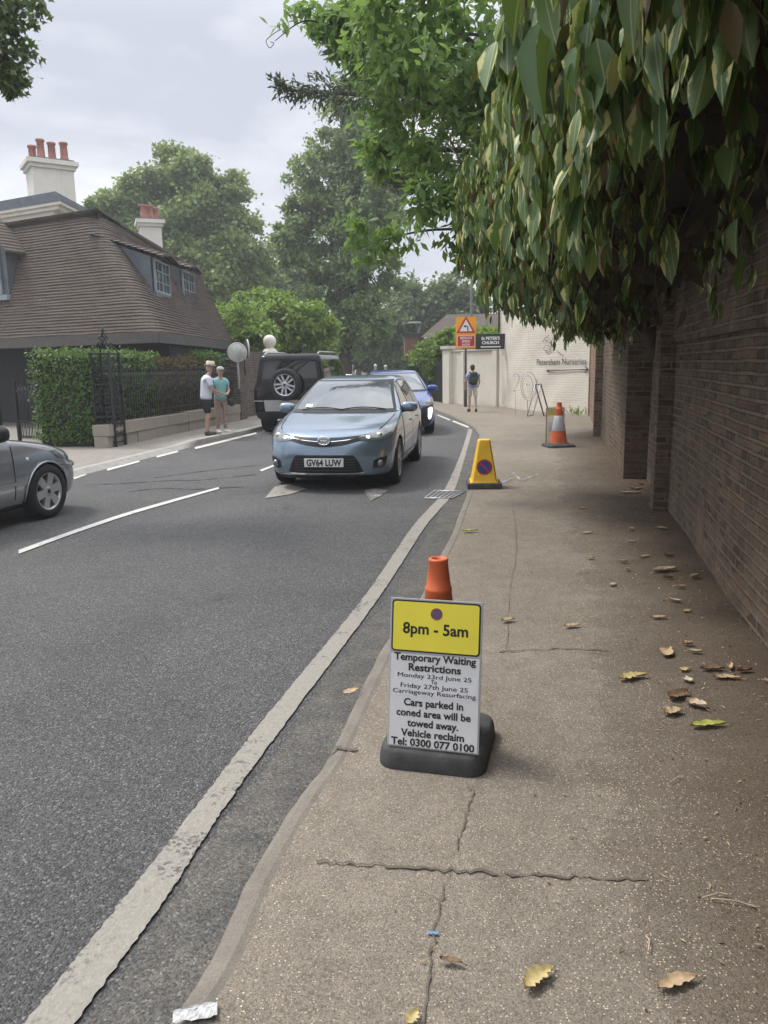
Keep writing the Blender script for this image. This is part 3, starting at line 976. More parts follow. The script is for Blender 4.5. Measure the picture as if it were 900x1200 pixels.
rw = empty("rendered_wall", WB[0], "low cream rendered wall with shallow piers and flat coping behind the walker", "wall")
d01 = (WB[1] - WB[0])
L01 = d01.length
d01.normalize()
n01 = V2(d01.y, -d01.x)
fw = lambda s, o, z: WB[0] + d01 * s + n01 * o + V2(0, 0, z)
def wbox(mb, s0, s1, o0, o1, z0, z1, mat=0):
    mb.add([fw(s0, o0, z0), fw(s1, o0, z0), fw(s1, o1, z0), fw(s0, o1, z0), fw(s0, o0, z1), fw(s1, o0, z1), fw(s1, o1, z1), fw(s0, o1, z1)],
           [(0, 1, 2, 3), (7, 6, 5, 4), (4, 5, 1, 0), (5, 6, 2, 1), (6, 7, 3, 2), (7, 4, 0, 3)], mat)
b = MB()
wbox(b, 0.3, L01 - 0.01, 0.0, -0.3, -0.1, 2.02)
b.build("wall", M['stucco'], rw)
for s0, s1, nm in ((-0.15, 0.3, 0), (1.0, 1.16, 1), (L01 - 0.28, L01 - 0.02, 2)):
    b = MB()
    wbox(b, s0, s1, 0.09 if nm else 0.16, -0.31 - nm * 0.01, -0.1, 2.0 if nm else 2.12)
    b.build("pier", M['stucco'], rw)
b = MB()
wbox(b, 0.32, L01 - 0.03, 0.06, -0.34, 2.022, 2.09)
wbox(b, -0.22, 0.36, 0.22, -0.4, 2.125, 2.25)
b.build("coping", M['stucco_dirty'], rw)

# ---- tiled house on the left
EZ = 2.45
EC, EB = V2(-5.37, 19.02), V2(-5.29, 28.13)
DL = V2(-5.17, 2.80).normalized()
EL = EC + DL * 15
RC, RD = V2(*P(113, 250, 21.5)), V2(*P(233, 321, 27.5))
RC.z, RD.z = P(113, 250, 21.5).z, P(233, 321, 27.5).z
RL = RC + DL * 13.5
house = empty("tiled_house", V2(-9, 23), "low house with a steep brown tiled roof and dormer windows at the roadside", "house")
def course(v):
    c, l, r = EC.lerp(RC, v), EL.lerp(RL, v), EB.lerp(RD, v)
    z = EZ + (RC.z - EZ) * v
    zr = EZ + (RD.z - EZ) * v
    c, l, r = V2(c.x, c.y, z), V2(l.x, l.y, z), V2(r.x, r.y, zr)
    rad = 0.55
    la, ra = c.lerp(l, rad / (l - c).length), c.lerp(r, rad / (r - c).length)
    pts = [l.lerp(la, i / 40) for i in range(40)]
    pts += [(1 - t) ** 2 * la + 2 * t * (1 - t) * c + t * t * ra for t in [i / 12 for i in range(12)]]
    pts += [ra.lerp(r, i / 30) for i in range(31)]
    return pts
nl = V2(-DL.y, DL.x)
nl = nl if nl.y < 0 else -nl
nr = V2(1, 0)
b = MB()
NC = 40
for j in range(NC):
    lo, hi = course(j / NC), course((j + 1) / NC)
    n = len(lo)
    off = rng.uniform(0, 3)
    ph = rng.uniform(0, 6)
    vs_lo, vs_bot, vs_hi, us = [], [], [], [off]
    for i in range(n):
        k = max(0.0, min(1.0, (i - 38) / 14))
        out = (nl * (1 - k) + nr * k)
        sag = 0.007 * math.sin(us[-1] * 2.3 + ph) + rng.uniform(-.006, .006)
        vs_lo.append(lo[i] + out * 0.026 + V2(0, 0, 0.016 + sag))
        vs_bot.append(lo[i] + out * 0.010 + V2(0, 0, -0.012 + sag))
        vs_hi.append(hi[i] + out * 0.004)
        if i < n - 1:
            us.append(us[-1] + (lo[i + 1] - lo[i]).length)
    base = vs_lo + vs_bot + vs_hi
    fs_, uvs = [], []
    for i in range(n - 1):
        fs_.append((i, i + 1, 2 * n + i + 1, 2 * n + i))
        uvs.append([(us[i], j * .105 + .008), (us[i + 1], j * .105 + .008), (us[i + 1], j * .105 + .098), (us[i], j * .105 + .098)])
        fs_.append((n + i, n + i + 1, i + 1, i))
        uvs.append([(us[i], j * .105 + .05)] * 4)
    b.add(base, fs_, 0, False, None, uvs)
# far hip end and back, closing the roof
top = course(1.0)
back_l = EL + V2(0, 9)
b.add([V2(EB.x, EB.y, EZ), V2(-12, 31, EZ), V2(-9.5, 28.5, RD.z), RD.copy()], [(0, 1, 2, 3)], 0, False, None, [[(0, 0), (6, 0), (5, 3), (1, 3)]])
b.add([V2(-12, 31, EZ), V2(EL.x, EL.y + 6, EZ), V2(RL.x, RL.y, RC.z), V2(-9.5, 28.5, RD.z)], [(0, 1, 2, 3)], 0, False, None, [[(0, 0), (6, 0), (5, 3), (1, 3)]])
b.add([RL, RC, RD, V2(-9.5, 28.5, RD.z)], [(0, 1, 2, 3)], 0, False, None, [[(0, 0), (6, 0), (5, 3), (1, 3)]])
roof = b.build("roof", M['tile'], house)
b = MB()
b.tube([RL + V2(0, 0, .03), RC + V2(0, 0, .03), RC.lerp(RD, .3) + V2(0, 0, .03), RD + V2(0, 0, .03)], 0.10, 8)
b.build("ridge_tiles", M['tile'], roof)
# fascia and soffit
b = MB()
def run_box(mb, pts, o0, o1, z0, z1, mat=0):
    for (p, q_, nrm) in pts:
        mb.add([p + nrm * o0 + V2(0, 0, z0), q_ + nrm * o0 + V2(0, 0, z0), q_ + nrm * o1 + V2(0, 0, z0), p + nrm * o1 + V2(0, 0, z0),
                p + nrm * o0 + V2(0, 0, z1), q_ + nrm * o0 + V2(0, 0, z1), q_ + nrm * o1 + V2(0, 0, z1), p + nrm * o1 + V2(0, 0, z1)],
               [(0, 3, 2, 1), (4, 5, 6, 7), (0, 1, 5, 4), (1, 2, 6, 5), (2, 3, 7, 6), (3, 0, 4, 7)], mat)
run_box(b, [(EL, EC + nl * 0.0, nl)], -0.05, 0.02, EZ - 0.27, EZ - 0.005)
run_box(b, [(EC + V2(0, 0.02), EB, nr)], -0.05, 0.02, EZ - 0.27, EZ - 0.006)
b.build("fascia", M['fascia'], house)
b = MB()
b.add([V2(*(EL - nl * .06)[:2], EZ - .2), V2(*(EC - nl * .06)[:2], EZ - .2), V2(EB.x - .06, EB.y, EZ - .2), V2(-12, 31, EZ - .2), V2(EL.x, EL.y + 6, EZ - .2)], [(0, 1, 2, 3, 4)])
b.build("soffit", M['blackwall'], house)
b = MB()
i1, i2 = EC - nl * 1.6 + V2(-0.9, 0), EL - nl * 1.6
run_box(b, [(i2, i1, nl)], -0.1, 0.0, -0.1, EZ - 0.21)  # left bay is a dark void; its shade is put into this near-black wall
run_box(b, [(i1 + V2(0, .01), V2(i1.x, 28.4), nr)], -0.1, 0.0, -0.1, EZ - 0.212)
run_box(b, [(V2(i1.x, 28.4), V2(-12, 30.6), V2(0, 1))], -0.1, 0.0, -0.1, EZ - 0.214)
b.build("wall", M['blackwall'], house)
# timber posts of the open bay
for k in (3.2, 7.0):
    b = MB()
    c = EC + DL * k - nl * 0.45
    b.box((c.x - .09, c.y - .09, -.05), (c.x + .09, c.y + .09, EZ - .21))
    b.build("post", M['blackwall'], house)

def ray_plane(px, py, a, b_, c):
    n = (b_ - a).cross(c - a)
    r = ray(px, py)
    o_ = Vector((0, 0, EYE))
    return o_ + r * (n.dot(a - o_) / n.dot(r))
C3, B3, L3 = V2(EC.x, EC.y, EZ), V2(EB.x, EB.y, EZ), V2(EL.x, EL.y, EZ)

def window_unit(parent, Mw, w, h, cols, rows, groups):
    """casement group: frame + glass in local x (width), y (up), z (out)"""
    mb = MB()
    fr_ = 0.055
    for y0, y1 in ((0, fr_), (h - fr_, h)):
        mb.box((-w / 2, y0, 0), (w / 2, y1, 0.06), 0, Mw)
    for k in range(groups + 1):
        x = -w / 2 + w * k / groups
        x0 = min(max(x - fr_ / 2, -w / 2), w / 2 - fr_)
        mb.box((x0, fr_ + .001, 0), (x0 + fr_, h - fr_ - .001, 0.058), 0, Mw)
    gw = w / groups
    for g_ in range(groups):
        for c_ in range(1, cols):
            x = -w / 2 + gw * g_ + gw * c_ / cols
            mb.box((x - .012, fr_ + .002, 0.0), (x + .012, h - fr_ - .002, 0.045), 0, Mw)
        for r_ in range(1, rows):
            y = h * r_ / rows
            mb.box((-w / 2 + gw * g_ + fr_ / 2 + .002, y - .012, 0.002), (-w / 2 + gw * (g_ + 1) - fr_ / 2 - .002, y + .012, 0.042), 0, Mw)
    f = mb.build("window", M['frameblue'], parent)
    mb = MB()
    mb.box((-w / 2 + .01, .01, 0.004), (w / 2 - .01, h - .01, 0.02), 0, Mw)
    mb.build("pane", M['pane'], f)
    return f

# two catslide dormers on the road side
for (px, py) in ((189, 347), (220, 354)):
    p0 = ray_plane(px, py, C3, B3, RC)
    w, h = 1.45, 0.86
    Mw = frame(p0 + nr * 0.03, V2(0, 1), (0, 0, 1))
    Mb = frame(p0, V2(0, 1), (0, 0, 1))
    window_unit(house, Mw @ Matrix.Translation((0, 0.05, 0.0)), w, h, 2, 3, 2)
    b = MB()
    Mside = Mb @ Matrix(((0, 0, 1, 0), (0, 1, 0, 0), (1, 0, 0, 0), (0, 0, 0, 1)))
    b.prism([(0, -.05), (0, h + .09), (-1.55, h + .66), (-1.55, -.05)], -w / 2 - .1, w / 2 + .1, 0, Mside)
    b.box((-w / 2 - .14, -0.07, -.02), (w / 2 + .14, 0.045, 0.10), 1, Mb)
    dm = b.build("dormer", [M['lead'], M['lead']], house)
    b = MB()
    nrows = 12
    for j in range(nrows):
        z0, z1 = 0.34 - 1.9 * j / nrows, 0.34 - 1.9 * (j + 1) / nrows
        y0, y1 = h + .06 + 0.62 * j / nrows, h + .06 + 0.62 * (j + 1) / nrows
        for i in range(10):
            x0, x1 = -w / 2 - .22 + (w + .44) * i / 10, -w / 2 - .22 + (w + .44) * (i + 1) / 10
            dz = rng.uniform(-.006, .006)
            sw = lambda x: 0.16 * (1 - abs(x) / (w / 2 + .22)) ** 0.7
            b.add([Mb @ Vector(p) for p in ((x0, y0 + .035 + dz + sw(x0), z0), (x1, y0 + .035 + dz + sw(x1), z0), (x1, y1 + sw(x1), z1), (x0, y1 + sw(x0), z1), (x0, y0 - .03 + sw(x0), z0), (x1, y0 - .03 + sw(x1), z0))], [(0, 1, 2, 3), (4, 5, 1, 0)], 0, False, None, [[(x0, j * .105 + .01), (x1, j * .105 + .01), (x1, j * .105 + .095), (x0, j * .105 + .095)], [(x0, .05)] * 4])
    b.build("roof", M['tile'], dm)
# gabled dormer on the left slope
p0 = ray_plane(-14, 352, C3, L3, RC)
Mb = frame(p0 + nl * 0.0, -DL, (0, 0, 1))
window_unit(house, Mb @ Matrix.Translation((0, 0.12, 0.02)), 1.45, 1.25, 2, 4, 2)
b = MB()
gp = [(-0.95, 0.0), (0.95, 0.0), (0.95, 1.42), (0, 2.15), (-0.95, 1.42)]
b.prism(gp, -1.1, 0.0, 0, Mb)
b.box((-1.0, -0.04, -.02), (1.0, 0.10, 0.12), 1, Mb)
dm = b.build("dormer", [M['lead'], M['frameblue']], house)
b = MB()
for sgn in (1, -1):
    for j in range(10):
        t0, t1 = j / 10, (j + 1) / 10
        xa, ya = sgn * 1.25 * (1 - t0), 1.22 + 1.02 * t0
        xb, yb = sgn * 1.25 * (1 - t1), 1.22 + 1.02 * t1
        b.add([Mb @ Vector(p) for p in ((xa, ya + .04, 0.2), (xb, yb + .01, 0.2), (xb, yb + .01, -2.4), (xa, ya + .04, -2.4), (xa, ya - .03, .2), (xa, ya - .03, -2.4), (xb, yb - .05, .2))], [(0, 1, 2, 3) if sgn > 0 else (3, 2, 1, 0), (4, 0, 3, 5), (4, 6, 1, 0)], 0, False, None, [[(0, j * .105 + .01), (0, j * .105 + .095), (2.6, j * .105 + .095), (2.6, j * .105 + .01)], [(0, .05)] * 4, [(0, .05)] * 4])
b.build("roof", M['tile'], dm)

# ---- tall white house behind, only parapet and chimneys show
wh = empty("white_house", V2(-16, 45), "tall white house behind the tiled roof, lead parapet and white chimneys", "house")
Q = P(62, 236, 33)
zq = Q.z
def para(mb, z0, z1, out, mat=0):
    a = V2(Q.x + out, Q.y - out)
    pts = [a, V2(Q.x + out, 59 + out), V2(Q.x - 14, 59 + out), a + DL * 16]
    mb.prism([(p.x, p.y) for p in reversed(pts)], z0, z1, mat) if False else mb.prism([(p.x, p.y) for p in pts], z0, z1, mat)
b = MB()
para(b, -0.1, zq - 0.35, 0.0)
b.build("wall", M['stucco'], wh)
b = MB()
para(b, zq - 0.349, zq - 0.2, 0.32)
para(b, zq - 0.199, zq - 0.08, 0.5)
b.build("cornice", M['stucco'], wh)
b = MB()
para(b, zq - 0.079, zq + 0.02, 0.55)
para(b, zq + 0.021, zq + 0.34, 0.2)
b.build("parapet", M['lead'], wh)
def chimney(pxc, ybase, ytop, Yd, wx, wy, rz, pots, pot_h):
    c = P(pxc, ytop, Yd)
    zb = P(pxc, ybase, Yd).z - 1.5
    Mc = Matrix.Translation((c.x, c.y, 0)) @ Matrix.Rotation(rz, 4, 'Z')
    mb = MB()
    ht = c.z
    mb.box((-wx / 2, -wy / 2, zb), (wx / 2, wy / 2, ht - 0.42), 0, Mc)
    mb.box((-wx / 2 - .09, -wy / 2 - .09, ht - 0.419), (wx / 2 + .09, wy / 2 + .09, ht - 0.26), 0, Mc)
    mb.box((-wx / 2 - .2, -wy / 2 - .2, ht - 0.259), (wx / 2 + .2, wy / 2 + .2, ht - .08), 0, Mc)
    mb.box((-wx / 2 - .05, -wy / 2 - .05, ht - .079), (wx / 2 + .05, wy / 2 + .05, ht), 1, Mc)
    ch = mb.build("chimney", [M['stucco'], M['lead']], wh)
    for x, y, hh in pots:
        m2 = MB()
        m2.lathe([(0.15, ht), (0.19, ht + .12), (0.165, ht + .16), (0.15, ht + pot_h * hh - .1), (0.19, ht + pot_h * hh - .08), (0.19, ht + pot_h * hh), (0.12, ht + pot_h * hh), (0.12, ht + .3)], 14, 0, Mc @ Matrix.Translation((x, y, 0)), cap=False)
        m2.build("chimney_pot", M['pot'], ch)
chimney(57, 245, 190, 36, 1.7, 1.5, R(33), [(-.6, .2, .85), (-.3, -.1, 1.15), (.15, -.1, 1.05), (.6, -.35, 1.05)], 0.75)
chimney(175, 290, 258, 44, 1.1, 1.3, R(20), [(-.3, -.4, 1), (0.05, -.1, 1.05), (0.35, .3, 1)], 0.7)
# ------------------------------------------------------------------ stone plinth, railings, gate, hedge, mirrors
PA, PD = V2(-5.5, 15.5), V2(1.3, 7.9).normalized()
PN = V2(-PD.y, PD.x)
pf = lambda s, o, z: PA + PD * s + PN * o + V2(0, 0, z)
def fbox(mb, fn, s0, s1, o0, o1, z0, z1, mat=0):
    mb.add([fn(s0, o0, z0), fn(s1, o0, z0), fn(s1, o1, z0), fn(s0, o1, z0), fn(s0, o0, z1), fn(s1, o0, z1), fn(s1, o1, z1), fn(s0, o1, z1)],
           [(0, 3, 2, 1), (4, 5, 6, 7), (0, 1, 5, 4), (1, 2, 6, 5), (2, 3, 7, 6), (3, 0, 4, 7)], mat)
pl = empty("stone_plinth", pf(4, 0.2, 0), "low plinth of worn stone blocks under the black railings", "low wall")
s = 0.0
k = 0
while s < 7.7:
    L = [0.62, 1.25, 0.95, 1.15, 1.3, 1.1, 1.4][k % 7]
    b = MB()
    e = min(s + L, 7.8)
    fbox(b, pf, s + .008, e - .008, rng.uniform(-.01, .012), 0.36, 0.235 + rng.uniform(-.004, .004), 0.47 + rng.uniform(-.012, .012))
    b.build("coping_stone", M['stone'], pl)
    s = e
    k += 1
b = MB()
s = 0.0
while s < 7.7:
    L = rng.uniform(0.4, 0.9)
    e = min(s + L, 7.8)
    fbox(b, pf, s + .006, e - .006, 0.03 + rng.uniform(-.03, .02), 0.34, -0.05, 0.232 + rng.uniform(-.006, 0))
    s = e
b.build("base_course", M['stone'], pl)

rl = empty("iron_railings", pf(4, 0.16, 0.46), "black iron railings with upright bars on the stone plinth before the hedge", "railings")
b = MB()
n = 66
for i in range(n):
    s = 0.35 + 7.3 * i / (n - 1)
    b.tube([pf(s, .17, .46), pf(s, .17, 1.50)], 0.011, 5)
    b.lathe([(0.011, 0), (0.02, .02), (0.001, .09)], 5, 0, Matrix.Translation(pf(s, .17, 1.50)), cap=False)
b.build("bars", M['iron'], rl)
for z in (0.62, 1.40):
    b = MB()
    fbox(b, pf, 0.3, 7.7, .15, .19, z, z + .03)
    b.build("rail", M['iron'], rl)

# ornate wrought iron gate pier
gc = V2(-5.62, 15.95)
gp_ = empty("gate_pier", gc, "tall openwork wrought iron gate pier with a scrolled finial beside the hedge", "gate pier", None, math.atan2(PD.y, PD.x))
hw = 0.20
b = MB()
for sx in (-1, 1):
    for sy in (-1, 1):
        b.box((sx * hw - .022, sy * hw - .022, 0), (sx * hw + .022, sy * hw + .022, 1.9))
for z in (0.08, 0.6, 1.25, 1.86):
    for sx in (-1, 1):
        b.box((sx * hw - .015, -hw + .022, z), (sx * hw + .015, hw - .022, z + .03))
        b.box((-hw + .022, sx * hw - .015, z + .002), (hw - .022, sx * hw + .015, z + .028))
b.build("frame", M['iron'], gp_, True)
def scroll(mb, c, r, ax, sgn=1, rad=0.011):
    pts = []
    for i in range(20):
        a = i * 0.5
        rr = r * (1 - i / 24)
        u, v = rr * math.cos(a) * sgn, rr * math.sin(a)
        pts.append((c[0] + (u if ax == 0 else 0), c[1] + (u if ax == 1 else 0), c[2] + v))
    mb.tube(pts, rad, 5)
b = MB()
for ax in (0, 1):
    for side in (-1, 1):
        for z in (0.25, 0.45, 0.75, 0.93, 1.11, 1.4, 1.57, 1.74):
            for sg in (-1, 1):
                c = [0, 0, z]
                c[ax] = sg * 0.085
                c[1 - ax] = side * hw
                scroll(b, c, 0.078, ax, sg)
b.build("scrollwork", M['iron'], gp_, True)
b = MB()
for k in range(4):
    a = math.pi / 4 + k * math.pi / 2
    ca, sa = math.cos(a), math.sin(a)
    pts = [(0.28 * ca, 0.28 * sa, 1.9), (0.2 * ca, 0.2 * sa, 2.0), (0.07 * ca, 0.07 * sa, 2.05), (0.045 * ca, .045 * sa, 2.14), (0.09 * ca, .09 * sa, 2.2), (0, 0, 2.26)]
    b.tube(smooth_line([Vector(p) for p in pts], 4), 0.014, 5)
    scroll(b, (0.12 * ca, 0.12 * sa, 2.05), 0.06, 0)
b.lathe([(0.01, 2.2), (0.05, 2.25), (0.02, 2.3), (0.04, 2.33), (0.002, 2.42)], 10)
b.build("finial", M['iron'], gp_, True)

# low gate and fence to the left of the pier
GD = V2(-3.6, 1.9).normalized()
GN = V2(GD.y, -GD.x)
gf = lambda s, o, z: gc + GD * s + GN * o + V2(0, 0, z)
ga = empty("iron_gate", gf(1.2, 0, 0), "low black iron gate of close pickets left of the ornate pier", "gate")
b = MB()
for i in range(24):
    s = 0.3 + 0.105 * i
    b.tube([gf(s, 0, .07), gf(s, 0, 1.22 + 0.1 * math.sin(i / 23 * math.pi))], 0.012, 5)
    b.lathe([(0.012, 0), (0.024, .03), (0.001, .1)], 5, 0, Matrix.Translation(gf(s, 0, 1.22 + 0.1 * math.sin(i / 23 * math.pi))), cap=False)
for i in range(24):
    s = 0.35 + 0.105 * i
    b.tube([gf(s, 0, .07), gf(s, 0, .42)], 0.009, 5)
b.build("pickets", M['iron'], ga)
for z in (0.1, 0.44, 1.12):
    b = MB()
    fbox(b, gf, .26, 2.85, -.02, .02, z, z + .035)
    b.build("rail", M['iron'], ga)
for s in (0.26, 2.85):
    b = MB()
    fbox(b, gf, s - .03, s + .03, -.03, .03, 0, 1.35)
    b.build("post", M['iron'], ga)
fe = empty("iron_fence", gf(4.5, 0.0, 0), "taller black iron fence with spear tops by the dark bay", "fence")
b = MB()
for i in range(34):
    s = 3.1 + 0.12 * i
    b.tube([gf(s, -.3, 0), gf(s, -.3, 1.42)], 0.013, 5)
    b.lathe([(0.013, 0), (0.03, .04), (0.001, .13)], 5, 0, Matrix.Translation(gf(s, -.3, 1.42)), cap=False)
b.build("pickets", M['iron'], fe)
for z in (0.15, 1.3):
    b = MB()
    fbox(b, gf, 3.0, 7.2, -.33, -.27, z, z + .04)
    b.build("rail", M['iron'], fe)

# mirrors on the brick pier
bp = empty("brick_pier", pf(8.0, .2, 0), "narrow grey brick pier carrying the round traffic mirrors", "pier")
b = MB()
def brick_box(mb, fn, s0, s1, o0, o1, z0, z1, mat=0):
    for a, c in (((s0, o0), (s1, o0)), ((s1, o0), (s1, o1)), ((s1, o1), (s0, o1)), ((s0, o1), (s0, o0))):
        A, C_ = fn(*a, z0), fn(*c, z0)
        mb.quad(A, C_, C_ + V2(0, 0, z1 - z0), A + V2(0, 0, z1 - z0), mat)
    mb.quad(fn(s0, o0, z1), fn(s1, o0, z1), fn(s1, o1, z1), fn(s0, o1, z1), mat)
brick_box(b, pf, 7.85, 8.35, 0.0, 0.55, -0.05, 1.78)
b.build("shaft", M['brick_grey'], bp)
b = MB()
fbox(b, pf, 7.80, 8.4, -.04, .6, 1.782, 1.86)
b.build("cap", M['stone'], bp)
b = MB()
brick_run(b, pf, 8.36, 12.0, 0.30, 0.6, -0.05, 2.05, amp=0.01)
o = b.build("garden_wall", M['brick_grey'])
tag(o, "grey brick garden wall running from the mirror pier to the white gate pier", "wall")
def traffic_mirror(c, face, label, r=0.27):
    f = Vector(face).normalized()
    Mm = frame(c, Vector((0, 0, 1)).cross(f), (0, 0, 1))
    root = empty("traffic_mirror", c, label, "traffic mirror")
    mb = MB()
    prof_ = [(0.001, 0.035)] + [(r * .92 * i / 8, 0.035 - 0.03 * (i / 8) ** 2) for i in range(1, 9)]
    mb.lathe(prof_[::-1], 32, 0, Mm, cap=False)
    mb.build("mirror_face", M['mirror'], root)
    mb = MB()
    mb.lathe([(r * .91, -.03), (r, -.03), (r + .015, 0), (r, .02), (r * .92, .012)], 32, 0, Mm, cap=False)
    mb.lathe([(0.001, -.10), (.1, -.09), (r, -.03)], 32, 1, Mm, cap=False)
    mb.build("rim", [M['mirror_rim'], M['greypost']], root)
    return root
dark_f = empty("board_fence", V2(2.45, 34, 0), "black board fence running back from the end of the cream wall", "fence")
b = MB()
for k in range(60):
    p = V2(2.50 - .014 * k, 31.3 + .155 * k)
    b.box((p.x - .02, p.y - .07, -.05), (p.x + .02, p.y + .07, 1.62 + .01 * math.sin(k * 2.1)))
b.build("boards", M['blackwall'], dark_f)
b = MB()
b.tube([V2(2.53, 31.3, 1.3), V2(1.70, 40.5, 1.3)], .04, 4)
b.tube([V2(2.53, 31.3, .4), V2(1.70, 40.5, .4)], .04, 4)
b.build("rails", M['blackwall'], dark_f)
mc = P(278, 413, 22.9)
mr1 = traffic_mirror(mc, (0.25, -1, 0.02), "round traffic mirror facing the road, its pale face stained")
b = MB()
b.tube([mc + V2(-.02, .12, -1.05), mc + V2(-.02, .12, .1)], 0.03, 8)
b.tube([mc + V2(-.02, .12, .05), mc + V2(0, .06, .02)], 0.02, 6)
b.build("post", M['mirror_rim'], mr1)
mc2 = P(290, 409, 23.3)
mr2 = traffic_mirror(mc2, (1, 0.35, 0.02), "round traffic mirror turned edge-on behind the pale stained one")
b = MB()
b.tube([mc2 + V2(-.1, .0, -.75), mc2 + V2(-.1, 0, .1)], 0.025, 8)
b.build("post", M['greypost'], mr2)

# white gate pier with ball
gpx = V2(*P(317, 425, 27)[:2])
gpo = empty("white_gate_pier", gpx, "white gate pier topped by a stone ball behind the black car", "gate pier")
b = MB()
zt = P(317, 410, 27).z
b.box((gpx.x - .30, gpx.y - .3, -.05), (gpx.x + .30, gpx.y + .3, zt - .33))
b.build("shaft", M['stucco'], gpo)
b = MB()
b.box((gpx.x - .33, gpx.y - .33, zt - .329), (gpx.x + .33, gpx.y + .33, zt - .22))
b.box((gpx.x - .38, gpx.y - .38, zt - .219), (gpx.x + .38, gpx.y + .38, zt - .12))
b.lathe([(0.30, zt - .119), (.22, zt), (.12, zt + .06), (.12, zt + .10)], 16, 0, Matrix.Translation((gpx.x, gpx.y, 0)))
b.build("cap", M['stucco'], gpo)
b = MB()
zb_ = P(316, 398, 27).z
b.ball((gpx.x, gpx.y, zb_ - .06), 0.225, 0, 20)
b.build("ball", M['stucco'], gpo)

# ------------------------------------------------------------------ street furniture
# warning sign on its post
sp = V2((P(534, 390, 28.25).x + P(558, 390, 28.25).x) / 2, 28.3)
sg = empty("road_sign", sp, "orange bend warning sign with a red REDUCE SPEED NOW panel on a dark post", "road sign")
b = MB()
b.tube([sp, sp + V2(0, 0, 3.25)], 0.038, 10)
b.lathe([(0.055, 0), (0.055, .9), (0.038, .93)], 10, 0, Matrix.Translation(sp))
b.build("post", M['greypost'], sg)
tl, br_ = P(534, 371.5, 28.25), P(558, 408, 28.25)
Wd, Hd = (br_.x - tl.x), tl.z - br_.z
Ms = frame(V2(sp.x, 28.22, br_.z), (1, 0.03, 0), (0, 0, 1))
b = MB()
def rrect(w, h, r, n=5):
    pts = []
    for cx, cy, a0 in ((w / 2 - r, h / 2 - r, 0), (-w / 2 + r, h / 2 - r, 90), (-w / 2 + r, -h / 2 + r, 180), (w / 2 - r, -h / 2 + r, 270)):
        for k in range(n + 1):
            a = R(a0 + 90 * k / n)
            pts.append((cx + r * math.cos(a), cy + r * math.sin(a)))
    return pts
c0 = Matrix.Translation((0, Hd / 2, 0))
b.prism(rrect(Wd, Hd, .05), -.015, 0.0, 0, Ms @ c0)
ph = Hd * 0.36
b.prism(rrect(Wd * .86, ph, .03), 0.001, .003, 3, Ms @ Matrix.Translation((0, ph / 2 + Hd * .05, 0)))
b.prism(rrect(Wd * .82, ph - .035, .03), 0.0035, .0045, 1, Ms @ Matrix.Translation((0, ph / 2 + Hd * .05, 0)))
for k, tx in enumerate(("REDUCE", "SPEED", "NOW")):
    b.text(tx, .112, Ms @ Matrix.Translation((0, Hd * .05 + ph - .125 - k * .118, .007)), 3, .003)
def rtri(r, rr=0.0):
    return [(r * math.cos(R(90 + 120 * k)), r * math.sin(R(90 + 120 * k))) for k in range(3)]
tc = Matrix.Translation((0, Hd * .665, 0))
b.prism(rtri(.40), .001, .003, 1, Ms @ tc)
b.prism(rtri(.27), .0035, .0045, 3, Ms @ tc)
bend = [(.045, -.125), (.085, -.125), (.085, .0), (.05, .055), (-.02, .06), (-.02, .095), (-.10, .04), (-.02, -.015), (-.02, .02), (.03, .015), (.045, -.02)]
b.prism(bend, .005, .0055, 2, Ms @ tc)
b.build("sign_panel", [M['sign_orange'], M['sign_red'], M['ink'], M['white']], sg)

ch = empty("church_sign", P(575, 400, 27.6), "black ST PETER'S CHURCH sign with a white arrow beside the white building", "sign")
tl, br_ = P(557.5, 391.5, 27.6), P(592, 409, 27.6)
Wd, Hd = br_.x - tl.x, tl.z - br_.z
Ms = frame(V2((tl.x + br_.x) / 2, 27.6, br_.z), (1, 0, 0), (0, 0, 1))
b = MB()
b.box((-Wd / 2, 0, -.03), (Wd / 2, Hd, 0), 0, Ms, 0.006)
b.text("St PETER'S", .145, Ms @ Matrix.Translation((0, Hd * .62, .004)), 1, .006)
b.text("CHURCH", .145, Ms @ Matrix.Translation((0, Hd * .34, .004)), 1, .006)
b.prism([(-.36, .085), (-.29, .125), (-.29, .105), (.36, .105), (.36, .065), (-.29, .065), (-.29, .045)][::-1], .003, .005, 1, Ms)
b.build("board", [M['black_sign'], M['white']], ch)
b = MB()
y_ = 27.7
b.tube([V2(br_.x - .25, y_, tl.z - .15), V2(br_.x - .02, 28.3, tl.z - .15)], .02, 6)
b.tube([V2(br_.x - .25, y_, br_.z + .15), V2(br_.x - .02, 28.3, br_.z + .15)], .02, 6)
b.tube([V2(tl.x + .1, y_ - .02, tl.z - .15), V2(br_.x - .1, y_ - .02, tl.z - .15)], .018, 6)
b.build("bracket", M['iron'], ch)

# A-frame seen end-on, and the wire figures beside it
af = empty("pavement_sign", G(630, 487), "steel A-frame board seen end-on in front of the white lettered wall", "pavement board")
ap = P(630.5, 450.5, 22.8)
dv = V2(0.45, 0.89).normalized()
for px_, py_ in ((621.5, 487), (640.5, 487)):
    foot = P(px_, py_, 22.8)
    foot.z = 0.03
    b = MB()
    for sgn in (-.3, .3):
        b.tube([foot + dv * sgn, ap + dv * sgn], 0.014 if px_ < 630 else .022, 6, 0 if px_ < 630 else 1)
    b.tube([foot + dv * -.3, foot + dv * .3], 0.016, 6)
    b.tube([ap + dv * -.3, ap + dv * .3], 0.018, 6)
    m_ = 0.30
    b.build("leg_frame", [M['steel'], M['greypost']], af)
wf = empty("wire_number", P(615, 487, 23.0), "large wire figure 20 standing in front of the white brick wall", "wire sculpture")
def wire(px, Y=22.95, r=0.009):
    mb = MB()
    mb.tube(smooth_line([P(x, y, Y) for x, y in px], 5), r, 5)
    return mb
